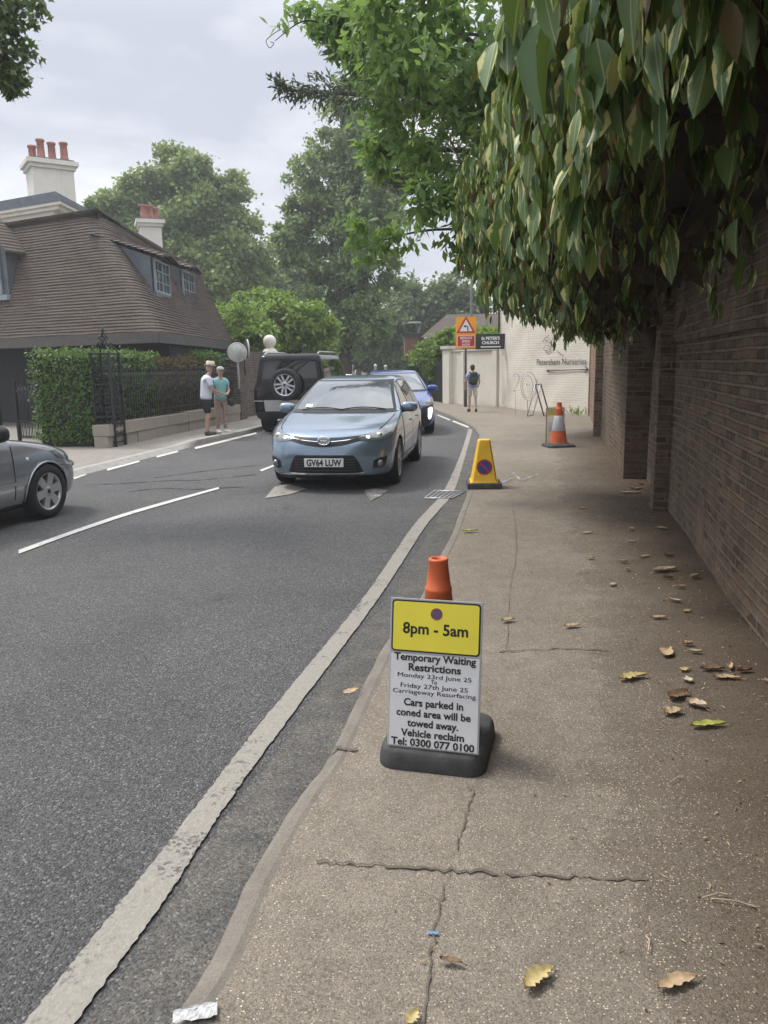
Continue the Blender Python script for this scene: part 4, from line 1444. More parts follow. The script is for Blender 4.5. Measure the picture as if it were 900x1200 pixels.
zero = lambda cx, cy, rx, ry: [(cx + rx * math.cos(R(a)), cy + ry * math.sin(R(a))) for a in range(0, 361, 20)]
b = wire(zero(619.5, 452.5, 9.2, 16.5))
for it in (wire(zero(618.5, 453, 6.0, 13)),):
    b.add(it.v, it.f, 0, True)
for px in ([(619, 448), (617, 451), (621, 451)], [(618, 459), (621, 458), (621, 462)], [(628, 444), (630.5, 450.5)], [(618, 469), (618, 487)]):
    it = wire(px, r=0.009)
    b.add(it.v, it.f, 0, True)
b.build("nought", M['steel'], wf)
b = wire([(601.5, 441), (604, 437.5), (607.5, 439.5), (608.5, 445), (606, 451), (602.5, 457), (602, 458.5), (606, 457), (609, 457)])
it = wire([(604, 458), (604, 486)], r=.006)
b.add(it.v, it.f, 0, True)
b.build("two", M['steel'], wf)

# far street lamp, tall pole behind the climber, white bollards
lp = V2(*P(491, 437, 52)[:2])
sl = empty("street_lamp", lp, "dark street lamp column with a short flat head far down the road", "street lamp")
zt = P(490, 379, 52).z
b = MB()
b.lathe([(0.11, -.1), (.11, 1.0), (.06, 1.1), (.05, zt)], 10, 0, Matrix.Translation(lp))
b.build("column", M['greypost'], sl)
b = MB()
b.box((lp.x - .75, lp.y - .12, zt - .02), (lp.x + .15, lp.y + .12, zt + .1), 0, None, .03)
b.build("lamp_head", M['steel'], sl)
lp = V2(*P(552, 470, 34)[:2])
sl = empty("street_lamp", lp, "tall slim grey lamp column rising behind the climber's tip", "street lamp")
zt = P(551, 288, 34).z
b = MB()
b.lathe([(0.09, -.1), (.09, 1.2), (.06, 1.3), (.05, zt)], 10, 0, Matrix.Translation(lp))
b.build("column", M['greypost'], sl)
b = MB()
b.tube([lp + V2(0, 0, zt - .05), lp + V2(-.25, 0, zt + .05)], .03, 6)
b.box((lp.x - .62, lp.y - .09, zt - .02), (lp.x - .22, lp.y + .09, zt + .08), 0, None, .03)
b.build("lamp_head", M['steel'], sl)
gl = "white picket posts of the far garden fence"
spots = [(397, 433), (412, 436), (440, 436), (452, 437)]
for k, (px, py) in enumerate(spots):
    c = V2(*P(px, py, 50)[:2])
    zz = P(px, py, 50).z + .45
    b = MB()
    b.lathe([(0.09, -.1), (.09, zz - .1), (.11, zz - .08), (.11, zz - .02), (.02, zz + .06)], 8, 0, Matrix.Translation(c))
    o = b.build("white_post", M['white'])
    tag(o, "white fence post in the row across the far end of the road", "post", gl)

# ------------------------------------------------------------------ cones and the notice
def place_cone(name, at, rz, label, base_w, base_h, r0, r1, h, mat_b, mat_c, bands=(), cat="traffic cone"):
    root = empty(name, at, label, cat, None, rz)
    mb = MB()
    secs = []
    for w_, z_, rr_ in ((base_w * .99, 0.0, base_w * .16), (base_w, .008, base_w * .16), (base_w * .985, base_h * .55, base_w * .16), (base_w * .965, base_h * .82, base_w * .155), (base_w * .93, base_h * .96, base_w * .15), (base_w * .88, base_h, base_w * .14)):
        secs.append([(x, y, z_) for x, y in rrect(w_, w_, rr_, 6)])
    n_ = len(secs[0])
    mb.add([p for sct in secs for p in sct], [(i * n_ + k_, i * n_ + (k_ + 1) % n_, (i + 1) * n_ + (k_ + 1) % n_, (i + 1) * n_ + k_) for i in range(len(secs) - 1) for k_ in range(n_)] + [tuple(range((len(secs) - 1) * n_, len(secs) * n_))], 0, True)
    mb.lathe([(r0 + .05, base_h + .001), (r0 + .03, base_h + .015), (r0 + .005, base_h + .02)], 32, 0, cap=False)
    mb.build("base", mat_b, root, True)
    mb = MB()
    z0 = base_h + .005
    rr = lambda z: r0 + (r1 - r0) * (z - z0) / (h - z0)
    mb.lathe([(r0, z0), (rr(h - .13), h - .13), (rr(h - .128) + .0022, h - .127), (rr(h - .118) + .0022, h - .118), (rr(h - .112) - .001, h - .112), (r1 + .001, h - .012), (r1 + .003, h - .010), (r1 + .003, h - .003), (r1, h), (r1 - .01, h), (r1 - .014, h - .03), (r1 - .013, h - .1)], 40, 0, cap=False)
    # finger slots near the tip
    for k_ in range(3):
        a = R(-80 + 120 * k_)
        r_ = rr(h - .07)
        mb.box((r_ - .012, -.013, h - .10), (r_ + .0012, .013, h - .035), 1, Matrix.Rotation(a, 4, 'Z') @ Matrix.Translation((0, 0, 0)) @ Matrix.Rotation(-.09, 4, 'Y') @ Matrix.Translation((.0085, 0, 0)), .002)
    mb.build("cone_body", [mat_c, M['cone_slot']], root, True)
    for z_a, z_b, mt in bands:
        mb = MB()
        mb.lathe([(rr(z_a) + .003, z_a), (rr(z_a) + .005, z_a + .004), (rr(z_b) + .005, z_b - .004), (rr(z_b) + .003, z_b)], 40, 0, cap=False)
        mb.build("reflective_band", mt, root, True)
    return root
bl, brr = G(453.5, 873, .088), G(561, 885, .088)
xdir = (brr - bl)
ang = math.atan2(xdir.y, xdir.x)
cbase = G(513, 886)
ctr = V2(0.210, 2.925)
place_cone("traffic_cone", ctr, ang, "orange cone on a black rubber base behind the yellow and white notice", 0.425, 0.082, 0.122, 0.036, P(512, 654, 2.925).z, M['rubber'], M['orange'])

tlp, trp = P(454.5, 699.5, bl.y + .10), P(565, 705.5, brr.y + .10)
nb = empty("notice_board", bl, "yellow and white parking notice leaning on the orange cone", "notice")
Wb, Hb = xdir.length, (tlp - bl).length
up = (tlp - bl).normalized()
Mn = frame(bl, xdir, up)
b = MB()
b.box((0, 0, -.006), (Wb, Hb, 0), 2, Mn, 0.002)
yel0 = Hb * 0.635
b.prism(rrect(Wb - .014, Hb - yel0 - .012, .014), .0005, .0015, 4, Mn @ Matrix.Translation((Wb / 2, (Hb + yel0) / 2 - .001, 0)))
b.prism(rrect(Wb - .026, Hb - yel0 - .024, .010), .0018, .0024, 0, Mn @ Matrix.Translation((Wb / 2, (Hb + yel0) / 2 - .001, 0)))
b.prism([(.007, .006), (Wb - .007, .006), (Wb - .007, yel0 - .004), (.007, yel0 - .004)], .0005, .0012, 1, Mn)
sc_ = Hb / 0.655                                     # heights below were measured on the photo as shares of the board
fy = lambda t: Hb * (1 - t)
cx = Wb / 2
disc = [(.0215 * math.cos(R(a)), .0215 * math.sin(R(a))) for a in range(0, 360, 12)]
b.prism([(x * 1.08, y * 1.08) for x, y in disc], .0028, .0031, 6, Mn @ Matrix.Translation((cx + .003, fy(.095), 0)))
b.prism([(x * .92, y * .92) for x, y in disc], .0034, .0037, 5, Mn @ Matrix.Translation((cx + .003, fy(.095), 0)))
b.box((-.019, -.0016, .0038), (.019, .0016, .0041), 6, Mn @ Matrix.Translation((cx + .003, fy(.095), 0)) @ Matrix.Rotation(R(-45), 4, 'Z'))
def ln(s, t, width, size, bold=.0016):
    """text line centred with a given width"""
    cu = bpy.data.curves.new("lettering", 'FONT')
    cu.body = s
    cu.size = size
    o_ = bpy.data.objects.new("lettering", cu)
    COL.objects.link(o_)
    bpy.context.view_layer.update()
    w_ = o_.dimensions.x
    bpy.data.objects.remove(o_)
    bpy.data.curves.remove(cu)
    if size < .03:                                   # small type: thickened by a second strike, an outline offset would clog it
        for dx_, dz_ in ((-.00035, 0), (.00035, .0002)):
            b.text(s, size, Mn @ Matrix.Translation((cx + dx_, fy(t), .0032 + dz_)), 4, 0.0, 'CENTER', width / w_)
        return
    b.text(s, size, Mn @ Matrix.Translation((cx, fy(t), .0032)), 4, bold, 'CENTER', width / w_)
ln("8pm - 5am", .232, Wb * .70, .060, .0015)
b.prism([(.02, fy(.497) - Hb * .0), (Wb - .012, fy(.497)), (Wb - .012, fy(.650)), (.02, fy(.650))][::-1], .0014, .0020, 3, Mn)
ln("Temporary Waiting", .414, Wb * .88, .0395, .0011)
ln("Restrictions", .480, Wb * .56, .0395, .0011)
ln("Monday 23rd June 25", .527, Wb * .80, .0245, .00028)
ln("To", .561, Wb * .065, .0235, .00028)
ln("Friday 27th June 25", .596, Wb * .73, .0245, .00028)
ln("Carriageway Resurfacing", .636, Wb * .90, .0245, .00028)
ln("Cars parked in", .716, Wb * .64, .0395, .0011)
ln("coned area will be", .786, Wb * .80, .0395, .0011)
ln("towed away.", .854, Wb * .55, .0395, .0011)
ln("Vehicle reclaim", .922, Wb * .68, .0395, .0011)
ln("Tel: 0300 077 0100", .984, Wb * .90, .0395, .0011)
b.build("board", [M['sign_yellow'], M['sign_white'], M['sign_grey'], M['sticker'], M['ink'], M['purple'], M['darkred']], nb)

# yellow no-waiting cone: four flat sides
yc = V2(1.28, 9.72)
ycr = empty("no_waiting_cone", yc, "yellow four-sided cone with a no-waiting disc at the kerb", "traffic cone", None, R(-4))
b = MB()
b.box((-.215, -.215, 0), (.215, .215, .075), 0, None, .012)
b.build("base", M['rubber'], ycr, True)
b = MB()
h_ = P(567, 515, 9.7).z
def frus(w0, w1_, z0, z1, c):
    o_ = []
    for w, z in ((w0, z0), (w1_, z1)):
        o_ += [(w - c, -w, z), (w, -w + c, z), (w, w - c, z), (w - c, w, z), (-w + c, w, z), (-w, w - c, z), (-w, -w + c, z), (-w + c, -w, z)]
    return o_
v_ = frus(.165, .078, .0755, h_ - .012, .022) + [(x * .9, y * .9, z) for x, y, z in frus(.078, .078, h_, h_, .022)[8:]]
f_ = [(i, (i + 1) % 8, 8 + (i + 1) % 8, 8 + i) for i in range(8)] + [(8 + i, 8 + (i + 1) % 8, 16 + (i + 1) % 8, 16 + i) for i in range(8)] + [tuple(range(16, 24))]
b.add(v_, f_, 0)
v_ = frus(.178, .168, .076, .10, .022)
b.add(v_, [(i, (i + 1) % 8, 8 + (i + 1) % 8, 8 + i) for i in range(8)] + [tuple(range(8, 16))], 0)
b.build("cone_body", M['cone_yellow'], ycr, True)
b = MB()
zc_ = 0.27
sl_ = math.atan2(.165 - .078, h_ - .0875)
wz = .165 + (.078 - .165) * (zc_ - .0755) / (h_ - .0875)
Mdisc = Matrix.Translation((0, -wz - .002, zc_)) @ Matrix.Rotation(R(90) - sl_, 4, 'X')
circ = [(math.cos(R(a)), math.sin(R(a))) for a in range(0, 360, 10)]
b.prism([(x * .098, y * .098) for x, y in circ], 0, .002, 0, Mdisc)
b.prism([(x * .078, y * .078) for x, y in circ], .0025, .0035, 1, Mdisc)
b.box((-.08, -.012, .004), (.08, .012, .0045), 0, Mdisc @ Matrix.Rotation(R(-45), 4, 'Z'))
b.build("no_waiting_disc", [M['darkred'], M['blue']], ycr, True)

# far cone with a clear plastic notice behind it
fc = V2(3.27, 14.3)
place_cone("traffic_cone", fc, R(8), "dirty orange cone with a grey reflective band near the brick wall", 0.52, 0.06, 0.165, 0.04, P(650, 471.5, 14.3).z, M['rubber'], M['orange_dull'], ((0.30, 0.58, M['sleeve']),))
t = NT("clear_plastic")
t.set(Base_Color=(0.75, 0.75, 0.55, 1), Roughness=0.12, Transmission_Weight=0.9, Alpha=0.55)
tlp, brp = P(640.5, 478, 14.62), P(659.5, 525, 14.62)
cs = empty("plastic_notice", V2((tlp.x + brp.x) / 2, 14.62), "clear plastic notice sheet with a yellow top standing behind the banded cone", "notice")
b = MB()
b.box((tlp.x, 14.60, .02), (brp.x, 14.606, tlp.z), 0)
b.build("sheet", t.mat, cs)
b = MB()
for x in (tlp.x, brp.x):
    b.box((x - .012, 14.595, 0), (x + .012, 14.611, tlp.z + .005), 0)
b.box((tlp.x, 14.596, tlp.z - .012), (brp.x, 14.610, tlp.z + .008), 0)
b.box((tlp.x + .02, 14.592, tlp.z * .80), (tlp.x + .2, 14.5985, tlp.z - .02), 1)
b.box((tlp.x + .03, 14.592, tlp.z * .36), (tlp.x + .17, 14.5985, tlp.z * .62), 2)
b.build("edging", [M['stone'], plain("olive_film", (0.45, 0.43, 0.12), .5), M['sleeve']], cs)
# ------------------------------------------------------------------ foliage
nrg = np.random.default_rng(11)
def unit(a):
    return a / np.maximum(np.linalg.norm(a, axis=1, keepdims=True), 1e-9)

TPL = {
    # (along t, across x, lift) and faces; a broad hanging leaf with a fold along the midrib, a plain leaflet, and a lobed leaf
    'broad': ([(0, 0, 0), (.16, -.62, .5), (.16, 0, 0), (.16, .62, .5), (.42, -1, .7), (.42, 0, 0), (.42, 1, .7), (.72, -.66, .45), (.72, 0, 0), (.72, .66, .45), (1, 0, 0)],
              [(0, 2, 1), (0, 3, 2), (1, 2, 5, 4), (2, 3, 6, 5), (4, 5, 8, 7), (5, 6, 9, 8), (7, 8, 10), (8, 9, 10)]),
    'leaflet': ([(0, 0, 0), (.45, -1, .35), (1, 0, 0), (.45, 1, .35)], [(0, 2, 1), (0, 3, 2)]),
    'lobed': ([(0, 0, 0), (.30, -.45, .2), (.45, -1.15, .3), (.62, -.42, .1), (1, 0, 0), (.62, .42, .1), (.45, 1.15, .3), (.30, .45, .2), (.5, 0, 0)],
              [(0, 8, 1), (1, 8, 2), (2, 8, 3), (3, 8, 4), (4, 8, 5), (5, 8, 6), (6, 8, 7), (7, 8, 0)]),
}

def leaves(name, pos, axis, nrm, size, width, mat, parent, tpl='leaflet', bend=0.15, fold=0.3):
    T, Fc = TPL[tpl]
    T = np.array(T, float)
    N, K = len(pos), len(T)
    axis = unit(axis)
    side = unit(np.cross(axis, nrm))
    nrm = np.cross(side, axis)
    size = np.broadcast_to(np.asarray(size, float), (N,))
    width = np.broadcast_to(np.asarray(width, float), (N,))
    bd = bend * nrg.uniform(0.2, 1.8, N)
    fd = fold * nrg.uniform(-0.3, 1.6, N)
    v = pos[:, None, :] + axis[:, None, :] * (T[None, :, 0:1] * size[:, None, None])
    v = v + side[:, None, :] * (T[None, :, 1:2] * (width * size * .5)[:, None, None])
    lift = (T[None, :, 2] * fd[:, None] * width[:, None] * .5 - bd[:, None] * T[None, :, 0] ** 2) * size[:, None]
    v = v + nrm[:, None, :] * lift[:, :, None]
    if parent is not None:
        w_, q_ = Matrix.Identity(4), parent
        while q_ is not None:
            w_ = q_.matrix_basis @ w_
            q_ = q_.parent
        inv = np.array(w_.inverted())
        v = v @ inv[:3, :3].T + inv[:3, 3]
    me = bpy.data.meshes.new(name)
    nl_ = sum(len(f) for f in Fc)
    me.vertices.add(N * K)
    me.vertices.foreach_set("co", v.astype(np.float32).ravel())
    idx = np.concatenate([np.array(f) for f in Fc])
    li = (np.arange(N)[:, None] * K + idx[None, :]).ravel()
    me.loops.add(N * nl_)
    me.loops.foreach_set("vertex_index", li.astype(np.int32))
    tot = np.array([len(f) for f in Fc])
    st = np.concatenate([[0], np.cumsum(tot)[:-1]])
    me.polygons.add(N * len(Fc))
    me.polygons.foreach_set("loop_start", (np.arange(N)[:, None] * nl_ + st[None, :]).ravel().astype(np.int32))
    me.polygons.foreach_set("loop_total", np.tile(tot, N).astype(np.int32))
    uvl = me.uv_layers.new(name="UVMap")
    uv = np.stack([T[idx, 1], T[idx, 0]], 1)
    uvl.data.foreach_set("uv", np.tile(uv, (N, 1)).astype(np.float32).ravel())
    me.update(calc_edges=True)
    if tpl != 'leaflet':
        me.polygons.foreach_set("use_smooth", [True] * (N * len(Fc)))
    me.materials.append(mat)
    o_ = bpy.data.objects.new(name, me)
    COL.objects.link(o_)
    if parent is not None:
        o_.parent = parent
    return o_

L_ivy = m_leaf("variegated_climber_leaf", (0.065, 0.126, 0.047), (0.146, 0.230, 0.079), 0.24, (0.62, 0.59, 0.24), 0.42, 0.5, dry=(0.93, (0.20, 0.14, 0.08)))
L_dead = m_leaf("withered_leaf", (0.120, 0.083, 0.053), (0.056, 0.041, 0.028), 0.15, None, 0.8, 0.2)
L_green = m_leaf("fresh_green_leaf", (0.133, 0.230, 0.077), (0.239, 0.362, 0.128), 0.55)
L_plane = m_leaf("plane_tree_leaf", (0.157, 0.232, 0.076), (0.276, 0.366, 0.120), 0.4)
L_poplar = m_leaf("poplar_leaf", (0.162, 0.244, 0.100), (0.258, 0.350, 0.136), 0.4)
L_bush = m_leaf("light_bush_leaf", (0.132, 0.232, 0.039), (0.263, 0.375, 0.075), 0.4)
L_cedar = m_leaf("cedar_needles", (0.029, 0.053, 0.026), (0.055, 0.088, 0.037), 0.15)
L_dark = m_leaf("dark_green_leaf", (0.088, 0.139, 0.054), (0.158, 0.220, 0.081), 0.3)
L_hedge = m_leaf("hedge_leaf", (0.040, 0.110, 0.023), (0.120, 0.220, 0.043), 0.25)
L_brown = m_leaf("scorched_hedge_leaf", (0.240, 0.160, 0.090), (0.120, 0.110, 0.056), 0.15, None, 0.8, 0.2)

# ---- climber over the right-hand wall
_sk = np.array([-9.0, -1.0, 0.5, 2.0, 3.0, 4.2, 5.8, 7.2, 9.0, 10.6, 12.2, 13.6])  # unseen stretch behind the camera is added to block sky light
_ok = np.array([1.0, 1.0, 1.02, 1.08, 1.14, 1.30, 1.64, 1.72, 1.50, 1.18, 0.85, 0.45])
_zk = np.array([2.55, 2.55, 2.55, 2.46, 2.42, 2.40, 2.38, 2.32, 2.24, 2.17, 2.10, 2.05])
W0n, W0d = np.array([-0.976, 0.219, 0]), np.array([0.219, 0.976, 0])
W0o = np.array([1.17, 0.05, 0])
z_seed = lambda t: np.asarray(t) * 9
def climb(s, t):
    """surface of the climber's hanging mass: t 0 under the wall side .. 0.42 outer lip .. 1 top"""
    O = np.interp(s, _sk, _ok) * (1 + 0.06 * np.sin(s * 2.3 + .5) + 0.07 * np.sin(s * 5.1 + 1) + .04 * np.sin(s * 11 + z_seed(t)))
    zb = np.interp(s, _sk, _zk) + 0.09 * np.sin(s * 3.1 + 2) + 0.08 * np.sin(s * 7.3)
    tk = np.array([0, .15, .30, .42, .55, .75, 1.0])
    fo = np.interp(t, tk, [0.06, .35, .75, 1.0, 1.02, .90, .35])
    fz = np.interp(t, tk, [-0.30, -.05, -.02, 0.0, .35, 1.1, 2.4])
    o_ = fo * O
    z = zb + fz
    return W0o[None] + W0d[None] * s[:, None] + W0n[None] * o_[:, None] + np.array([0, 0, 1.0])[None] * z[:, None]
clm = empty("climbing_plant", w1(3, -.2, 0), "large-leaved variegated climber hanging over the dark brick wall and footway", "climbing plant")
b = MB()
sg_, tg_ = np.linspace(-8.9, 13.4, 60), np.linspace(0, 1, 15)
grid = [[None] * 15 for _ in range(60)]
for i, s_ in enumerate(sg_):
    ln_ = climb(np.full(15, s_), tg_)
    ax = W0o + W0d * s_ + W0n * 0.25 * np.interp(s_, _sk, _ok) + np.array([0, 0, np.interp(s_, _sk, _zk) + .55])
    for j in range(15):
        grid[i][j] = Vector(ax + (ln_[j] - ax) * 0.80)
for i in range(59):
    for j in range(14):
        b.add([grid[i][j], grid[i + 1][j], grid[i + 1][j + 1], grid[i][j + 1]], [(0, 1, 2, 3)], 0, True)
b.build("light_block_core", plain("inner_shade_black", (0.018, 0.017, 0.012), 0.95, var=0.5, vscale=30, bump=0.8, bscale=40), clm)  # core added to stop light leaking through; near-black colour stands for inner shade
def climber_leaves(name, N, t0, t1, mat, smin, smax, dep, axr=0.35, s_lo=-2.5, s_hi=13.6, wlo=.42, whi=.62, bend=0.22, outw=0.25):
    s_ = nrg.uniform(s_lo, s_hi, N)
    t_ = nrg.uniform(t0, t1, N)
    p = climb(s_, t_)
    ax = W0o[None] + W0d[None] * s_[:, None] + W0n[None] * (0.25 * np.interp(s_, _sk, _ok))[:, None]
    ax[:, 2] += np.interp(s_, _sk, _zk) + .55
    out = unit(p - ax)
    k = nrg.uniform(-0.06, dep, N)
    p = p - out * k[:, None] + nrg.normal(0, .03, (N, 3))
    p[:, 2] += 0.10
    axis = np.array([0, 0, -1.0])[None] + out * np.array([1, 1, 0.2]) * outw + nrg.normal(0, axr, (N, 3)) * np.array([1, 1, .5])
    nrm = out * np.array([1, 1, .3]) + np.array([0, 0, .35])[None] + nrg.normal(0, .45, (N, 3))
    sz = nrg.uniform(smin, smax, N)
    return leaves(name, p, axis, nrm, sz, nrg.uniform(wlo, whi, N), mat, clm, 'broad', bend, 0.5)
def hanging_shoots(name, NS, s_lo, s_hi, t0, t1, mat, scale=1.0, seed_dep=.22):
    """leaves set along limp shoots that hang straight down, in tails with dark gaps between"""
    s_ = nrg.uniform(s_lo, s_hi, NS)
    t_ = nrg.uniform(t0, t1, NS)
    gap = np.sin(s_ * 3.3 + 1.6 * np.sin(t_ * 8)) * np.sin(t_ * 10.5 + s_ * 1.9) + .5 * np.sin(s_ * 7.7 - t_ * 13)
    keep = gap > -.28 + nrg.normal(0, .18, NS)
    s_, t_ = s_[keep], t_[keep]
    NS = len(s_)
    p0 = climb(s_, t_)
    ax = W0o[None] + W0d[None] * s_[:, None] + W0n[None] * (0.25 * np.interp(s_, _sk, _ok))[:, None]
    ax[:, 2] += np.interp(s_, _sk, _zk) + .55
    out = unit(p0 - ax)
    p0 = p0 - out * nrg.uniform(-.05, seed_dep, NS)[:, None]
    P_, A_, N_, S_ = [], [], [], []
    for i in range(NS):
        n = int(nrg.integers(8, 18))
        Ls = nrg.uniform(.18, .50) * scale * (1.0 if s_[i] < 6 else .7)
        big = nrg.uniform(.75, 1.25) * scale * (0.118 if s_[i] < 4 else 0.096)
        sway = nrg.normal(0, .10, 3)
        for k in range(n):
            f = (k + nrg.uniform(0, .8)) / n
            q = p0[i] + np.array([0, 0, .16 - Ls * f]) + sway * f * Ls + out[i] * .05 * math.sin(f * 2.5) + nrg.normal(0, .022, 3)
            th = nrg.uniform(0, 2 * math.pi)
            sd = np.array([math.cos(th), math.sin(th), 0])
            P_.append(q)
            A_.append(np.array([0, 0, -1.0]) + sd * nrg.uniform(.05, .42) + out[i] * np.array([.16, .16, 0]) + nrg.normal(0, .08, 3))
            N_.append(sd * .9 + out[i] * np.array([.9, .9, .1]) + np.array([0, 0, .25]) + nrg.normal(0, .25, 3))
            S_.append(big * nrg.uniform(.6, 1.4))
    N = len(P_)
    return leaves(name, np.array(P_), np.array(A_), np.array(N_), np.array(S_), nrg.uniform(.30, .58, N), mat, clm, 'broad', .2, 1.1)
hanging_shoots("foliage", 1350, -6.0, 13.6, .33, 1.0, L_ivy, 1.05)
hanging_shoots("foliage", 680, 0.6, 13.4, .30, .62, L_ivy, 1.0, .10)
hanging_shoots("foliage", 120, 1.5, 12.5, .05, .40, L_ivy, 1.1, .2)
climber_leaves("foliage", 1500, 0.25, 1.0, L_ivy, .10, .19, .22, .5, bend=.3)
climber_leaves("withered_leaves", 1300, 0.0, 0.55, L_dead, .10, .22, .12, .45, wlo=.22, whi=.5, bend=.5)
for k in range(64):
    b = MB()
    s_ = rng.uniform(0.5, 12.5)
    t_ = rng.uniform(0.05, .5)
    p = Vector(climb(np.array([s_]), np.array([t_]))[0])
    L = rng.uniform(.15, .45)
    d = Vector((rng.uniform(-.3, .3), rng.uniform(-.3, .3), -1))
    b.tube(smooth_line([p + V2(0, 0, .3), p + V2(rng.uniform(-.05, .05), 0, .1), p + d * L * .6, p + d * L + V2(rng.uniform(-.06, .06), rng.uniform(-.06, .06))], 4), [0.007 * (1 - i / 14) + .0015 for i in range(13)], 5)
    b.build("stem", M['stem'], clm)

# ---- trees
def blob(px, py, Y, rpx, sy=1.0):
    c = P(px, py, Y)
    r = rpx / F * Y
    return np.array(c), np.array([r, r * 0.9, r * sy])

def crown_points(blobs, per, K, sig, flat=0.75):
    out_p, out_o, clumps = [], [], []
    for c, r in blobs:
        k_ = max(4, int(K))
        d = unit(nrg.normal(0, 1, (k_, 3)))
        f = nrg.uniform(0.25, 1.0, k_) ** 0.55
        cc = c + d * r * f[:, None]
        for q, dq in zip(cc, d):
            n = int(per * nrg.uniform(.5, 1.5))
            s_ = sig * np.mean(r) * nrg.uniform(.6, 1.3)
            p = q + nrg.normal(0, 1, (n, 3)) * s_ * np.array([1, 1, flat])
            out_p.append(p)
            out_o.append(np.repeat(dq[None], n, 0))
            clumps.append(q)
    return np.concatenate(out_p), np.concatenate(out_o), clumps

def make_tree(name, label, cat, base, blobs, per, K, sig, lsize, lwidth, mat, trunk_r, trunk_to=None, group=None, tpl='leaflet', down=0.25, limbs=10, flat=0.75, mats2=None, bark=None):
    base = Vector(base)
    root = empty(name, base, label, cat, group)
    p, o_, cl = crown_points(blobs, per, K, sig, flat)
    N = len(p)
    axis = nrg.normal(0, .7, (N, 3)) + o_ * .5 + np.array([0, 0, -down])[None]
    nrm = np.array([0, 0, 1.0])[None] * .8 + o_ * .5 + nrg.normal(0, .5, (N, 3))
    sz = lsize * nrg.uniform(.6, 1.35, N)
    leaves("crown", p, axis, nrm, sz, lwidth * nrg.uniform(.8, 1.2, N), mat, root, tpl)
    mb = MB()
    mean = sum((Vector(c) for c, r in blobs), Vector()) / len(blobs)
    top = Vector(trunk_to) if trunk_to is not None else mean
    fork = base.lerp(top, .45)
    mid = base.lerp(fork, .5) + V2(rng.uniform(-.1, .1), rng.uniform(-.1, .1)) * trunk_r * 4
    tr = smooth_line([base, mid, fork, fork.lerp(top, .5) + V2(rng.uniform(-.2, .2) * trunk_r * 4, 0), top], 4)
    mb.tube(tr, [trunk_r * (1.25 if i == 0 else 1 - .8 * i / (len(tr) - 1)) for i in range(len(tr))], 10)
    for c, r in blobs:
        q = Vector(c)
        st = tr[min(len(tr) - 1, 6 + int(rng.uniform(0, 9)))]
        ks = smooth_line([st, st.lerp(q, .5) + V2(0, 0, .12 * (q - st).length), q], 4)
        mb.tube(ks, [trunk_r * .42 * (1 - .75 * i / (len(ks) - 1)) for i in range(len(ks))], 7)
    for q in rng.sample(cl, min(limbs, len(cl))):
        q = Vector(q)
        c = min((Vector(c) for c, r in blobs), key=lambda v: (v - q).length)
        ks = smooth_line([c, c.lerp(q, .5) + V2(0, 0, .08 * (q - c).length), q], 3)
        mb.tube(ks, [trunk_r * .13 * (1 - .7 * i / (len(ks) - 1)) for i in range(len(ks))], 5)
    mb.build("trunk", bark or M['bark'], root)
    return root

# fresh green tree leaning over the wall behind the climber
bl_ = [blob(528, 235, 8.6, 60, .8), blob(575, 150, 8.6, 75), blob(500, 120, 9.0, 70), blob(452, 70, 9.4, 60), blob(540, 40, 8.0, 80), blob(470, 20, 8.5, 70), blob(415, 30, 9.5, 42, .6),
       blob(610, 235, 8.4, 70), blob(462, 175, 10, 46, .6), blob(580, 300, 9.2, 45, .7), blob(620, 110, 8.2, 80)]
bl_ += [(np.array(c), np.array(r)) for c, r in (((3.4, 1.2, 5.6), (1.5, 1.7, 1.1)), ((3.3, -2.0, 5.6), (1.8, 2.0, 1.2)), ((4.0, 4.2, 5.9), (1.3, 1.6, 1.0)), ((2.4, -5.5, 5.6), (2.2, 2.0, 1.2)), ((3.4, 7.0, 5.6), (1.3, 1.5, 1.1)))]  # unseen crown above the camera and wall, added for the shade it casts
t1 = make_tree("leaning_tree", "fresh green tree leaning over the wall behind the hanging climber", "tree", (4.6, 10.2, 0), bl_, 56, 24, .16, .13, .42, L_green, .16, (1.6, 9.4, 4.5), limbs=40)
for pxs, ws in (([(560, 268), (500, 270), (455, 280), (418, 292)], [(430, 285), (446, 270), (470, 282), (416, 262), (440, 300)]), ([(430, 40), (390, 30), (355, 25), (322, 48)], [(400, 20), (372, 14), (350, 20), (385, 38)])):
    b = MB()
    pts = smooth_line([P(x, y, 9.2) for x, y in pxs], 6)
    b.tube(pts, [.018 * (1 - .8 * i / (len(pts) - 1)) for i in range(len(pts))], 6)
    b.build("branch", M['bark'], t1)
    p, o_, _c2 = crown_points([blob(x, y, 9.2, 20, .6) for x, y in ws], 12, 7, .4)
    N = len(p)
    leaves("foliage", p, nrg.normal(0, .6, (N, 3)) + np.array([0, 0, -.5]), nrg.normal(0, .5, (N, 3)) + np.array([0, 0, 1.0]), .12 * nrg.uniform(.6, 1.3, N), .42, L_green, t1)
b = MB()
b.tube(smooth_line([P(x, y, 9.2) for x, y in ((330, 34), (320, 40), (312, 48), (316, 56), (321, 51), (317, 49))], 6), .0045, 5)
b.build("tendril", M['stem'], t1)

# dark conifer behind it, one flat branch reaching left
bl_ = [blob(470, 100, 18, 45, .7), blob(520, 90, 19, 60), blob(470, 190, 18, 45, .5), blob(540, 190, 19, 60, .6)]
con = make_tree("dark_conifer", "dark conifer with one flat branch reaching out over the road", "tree", (7.2, 20.5, 0), bl_, 70, 26, .26, .16, .26, L_cedar, .3, (1.6, 19.5, 8.2), down=.1, limbs=30, flat=.5)

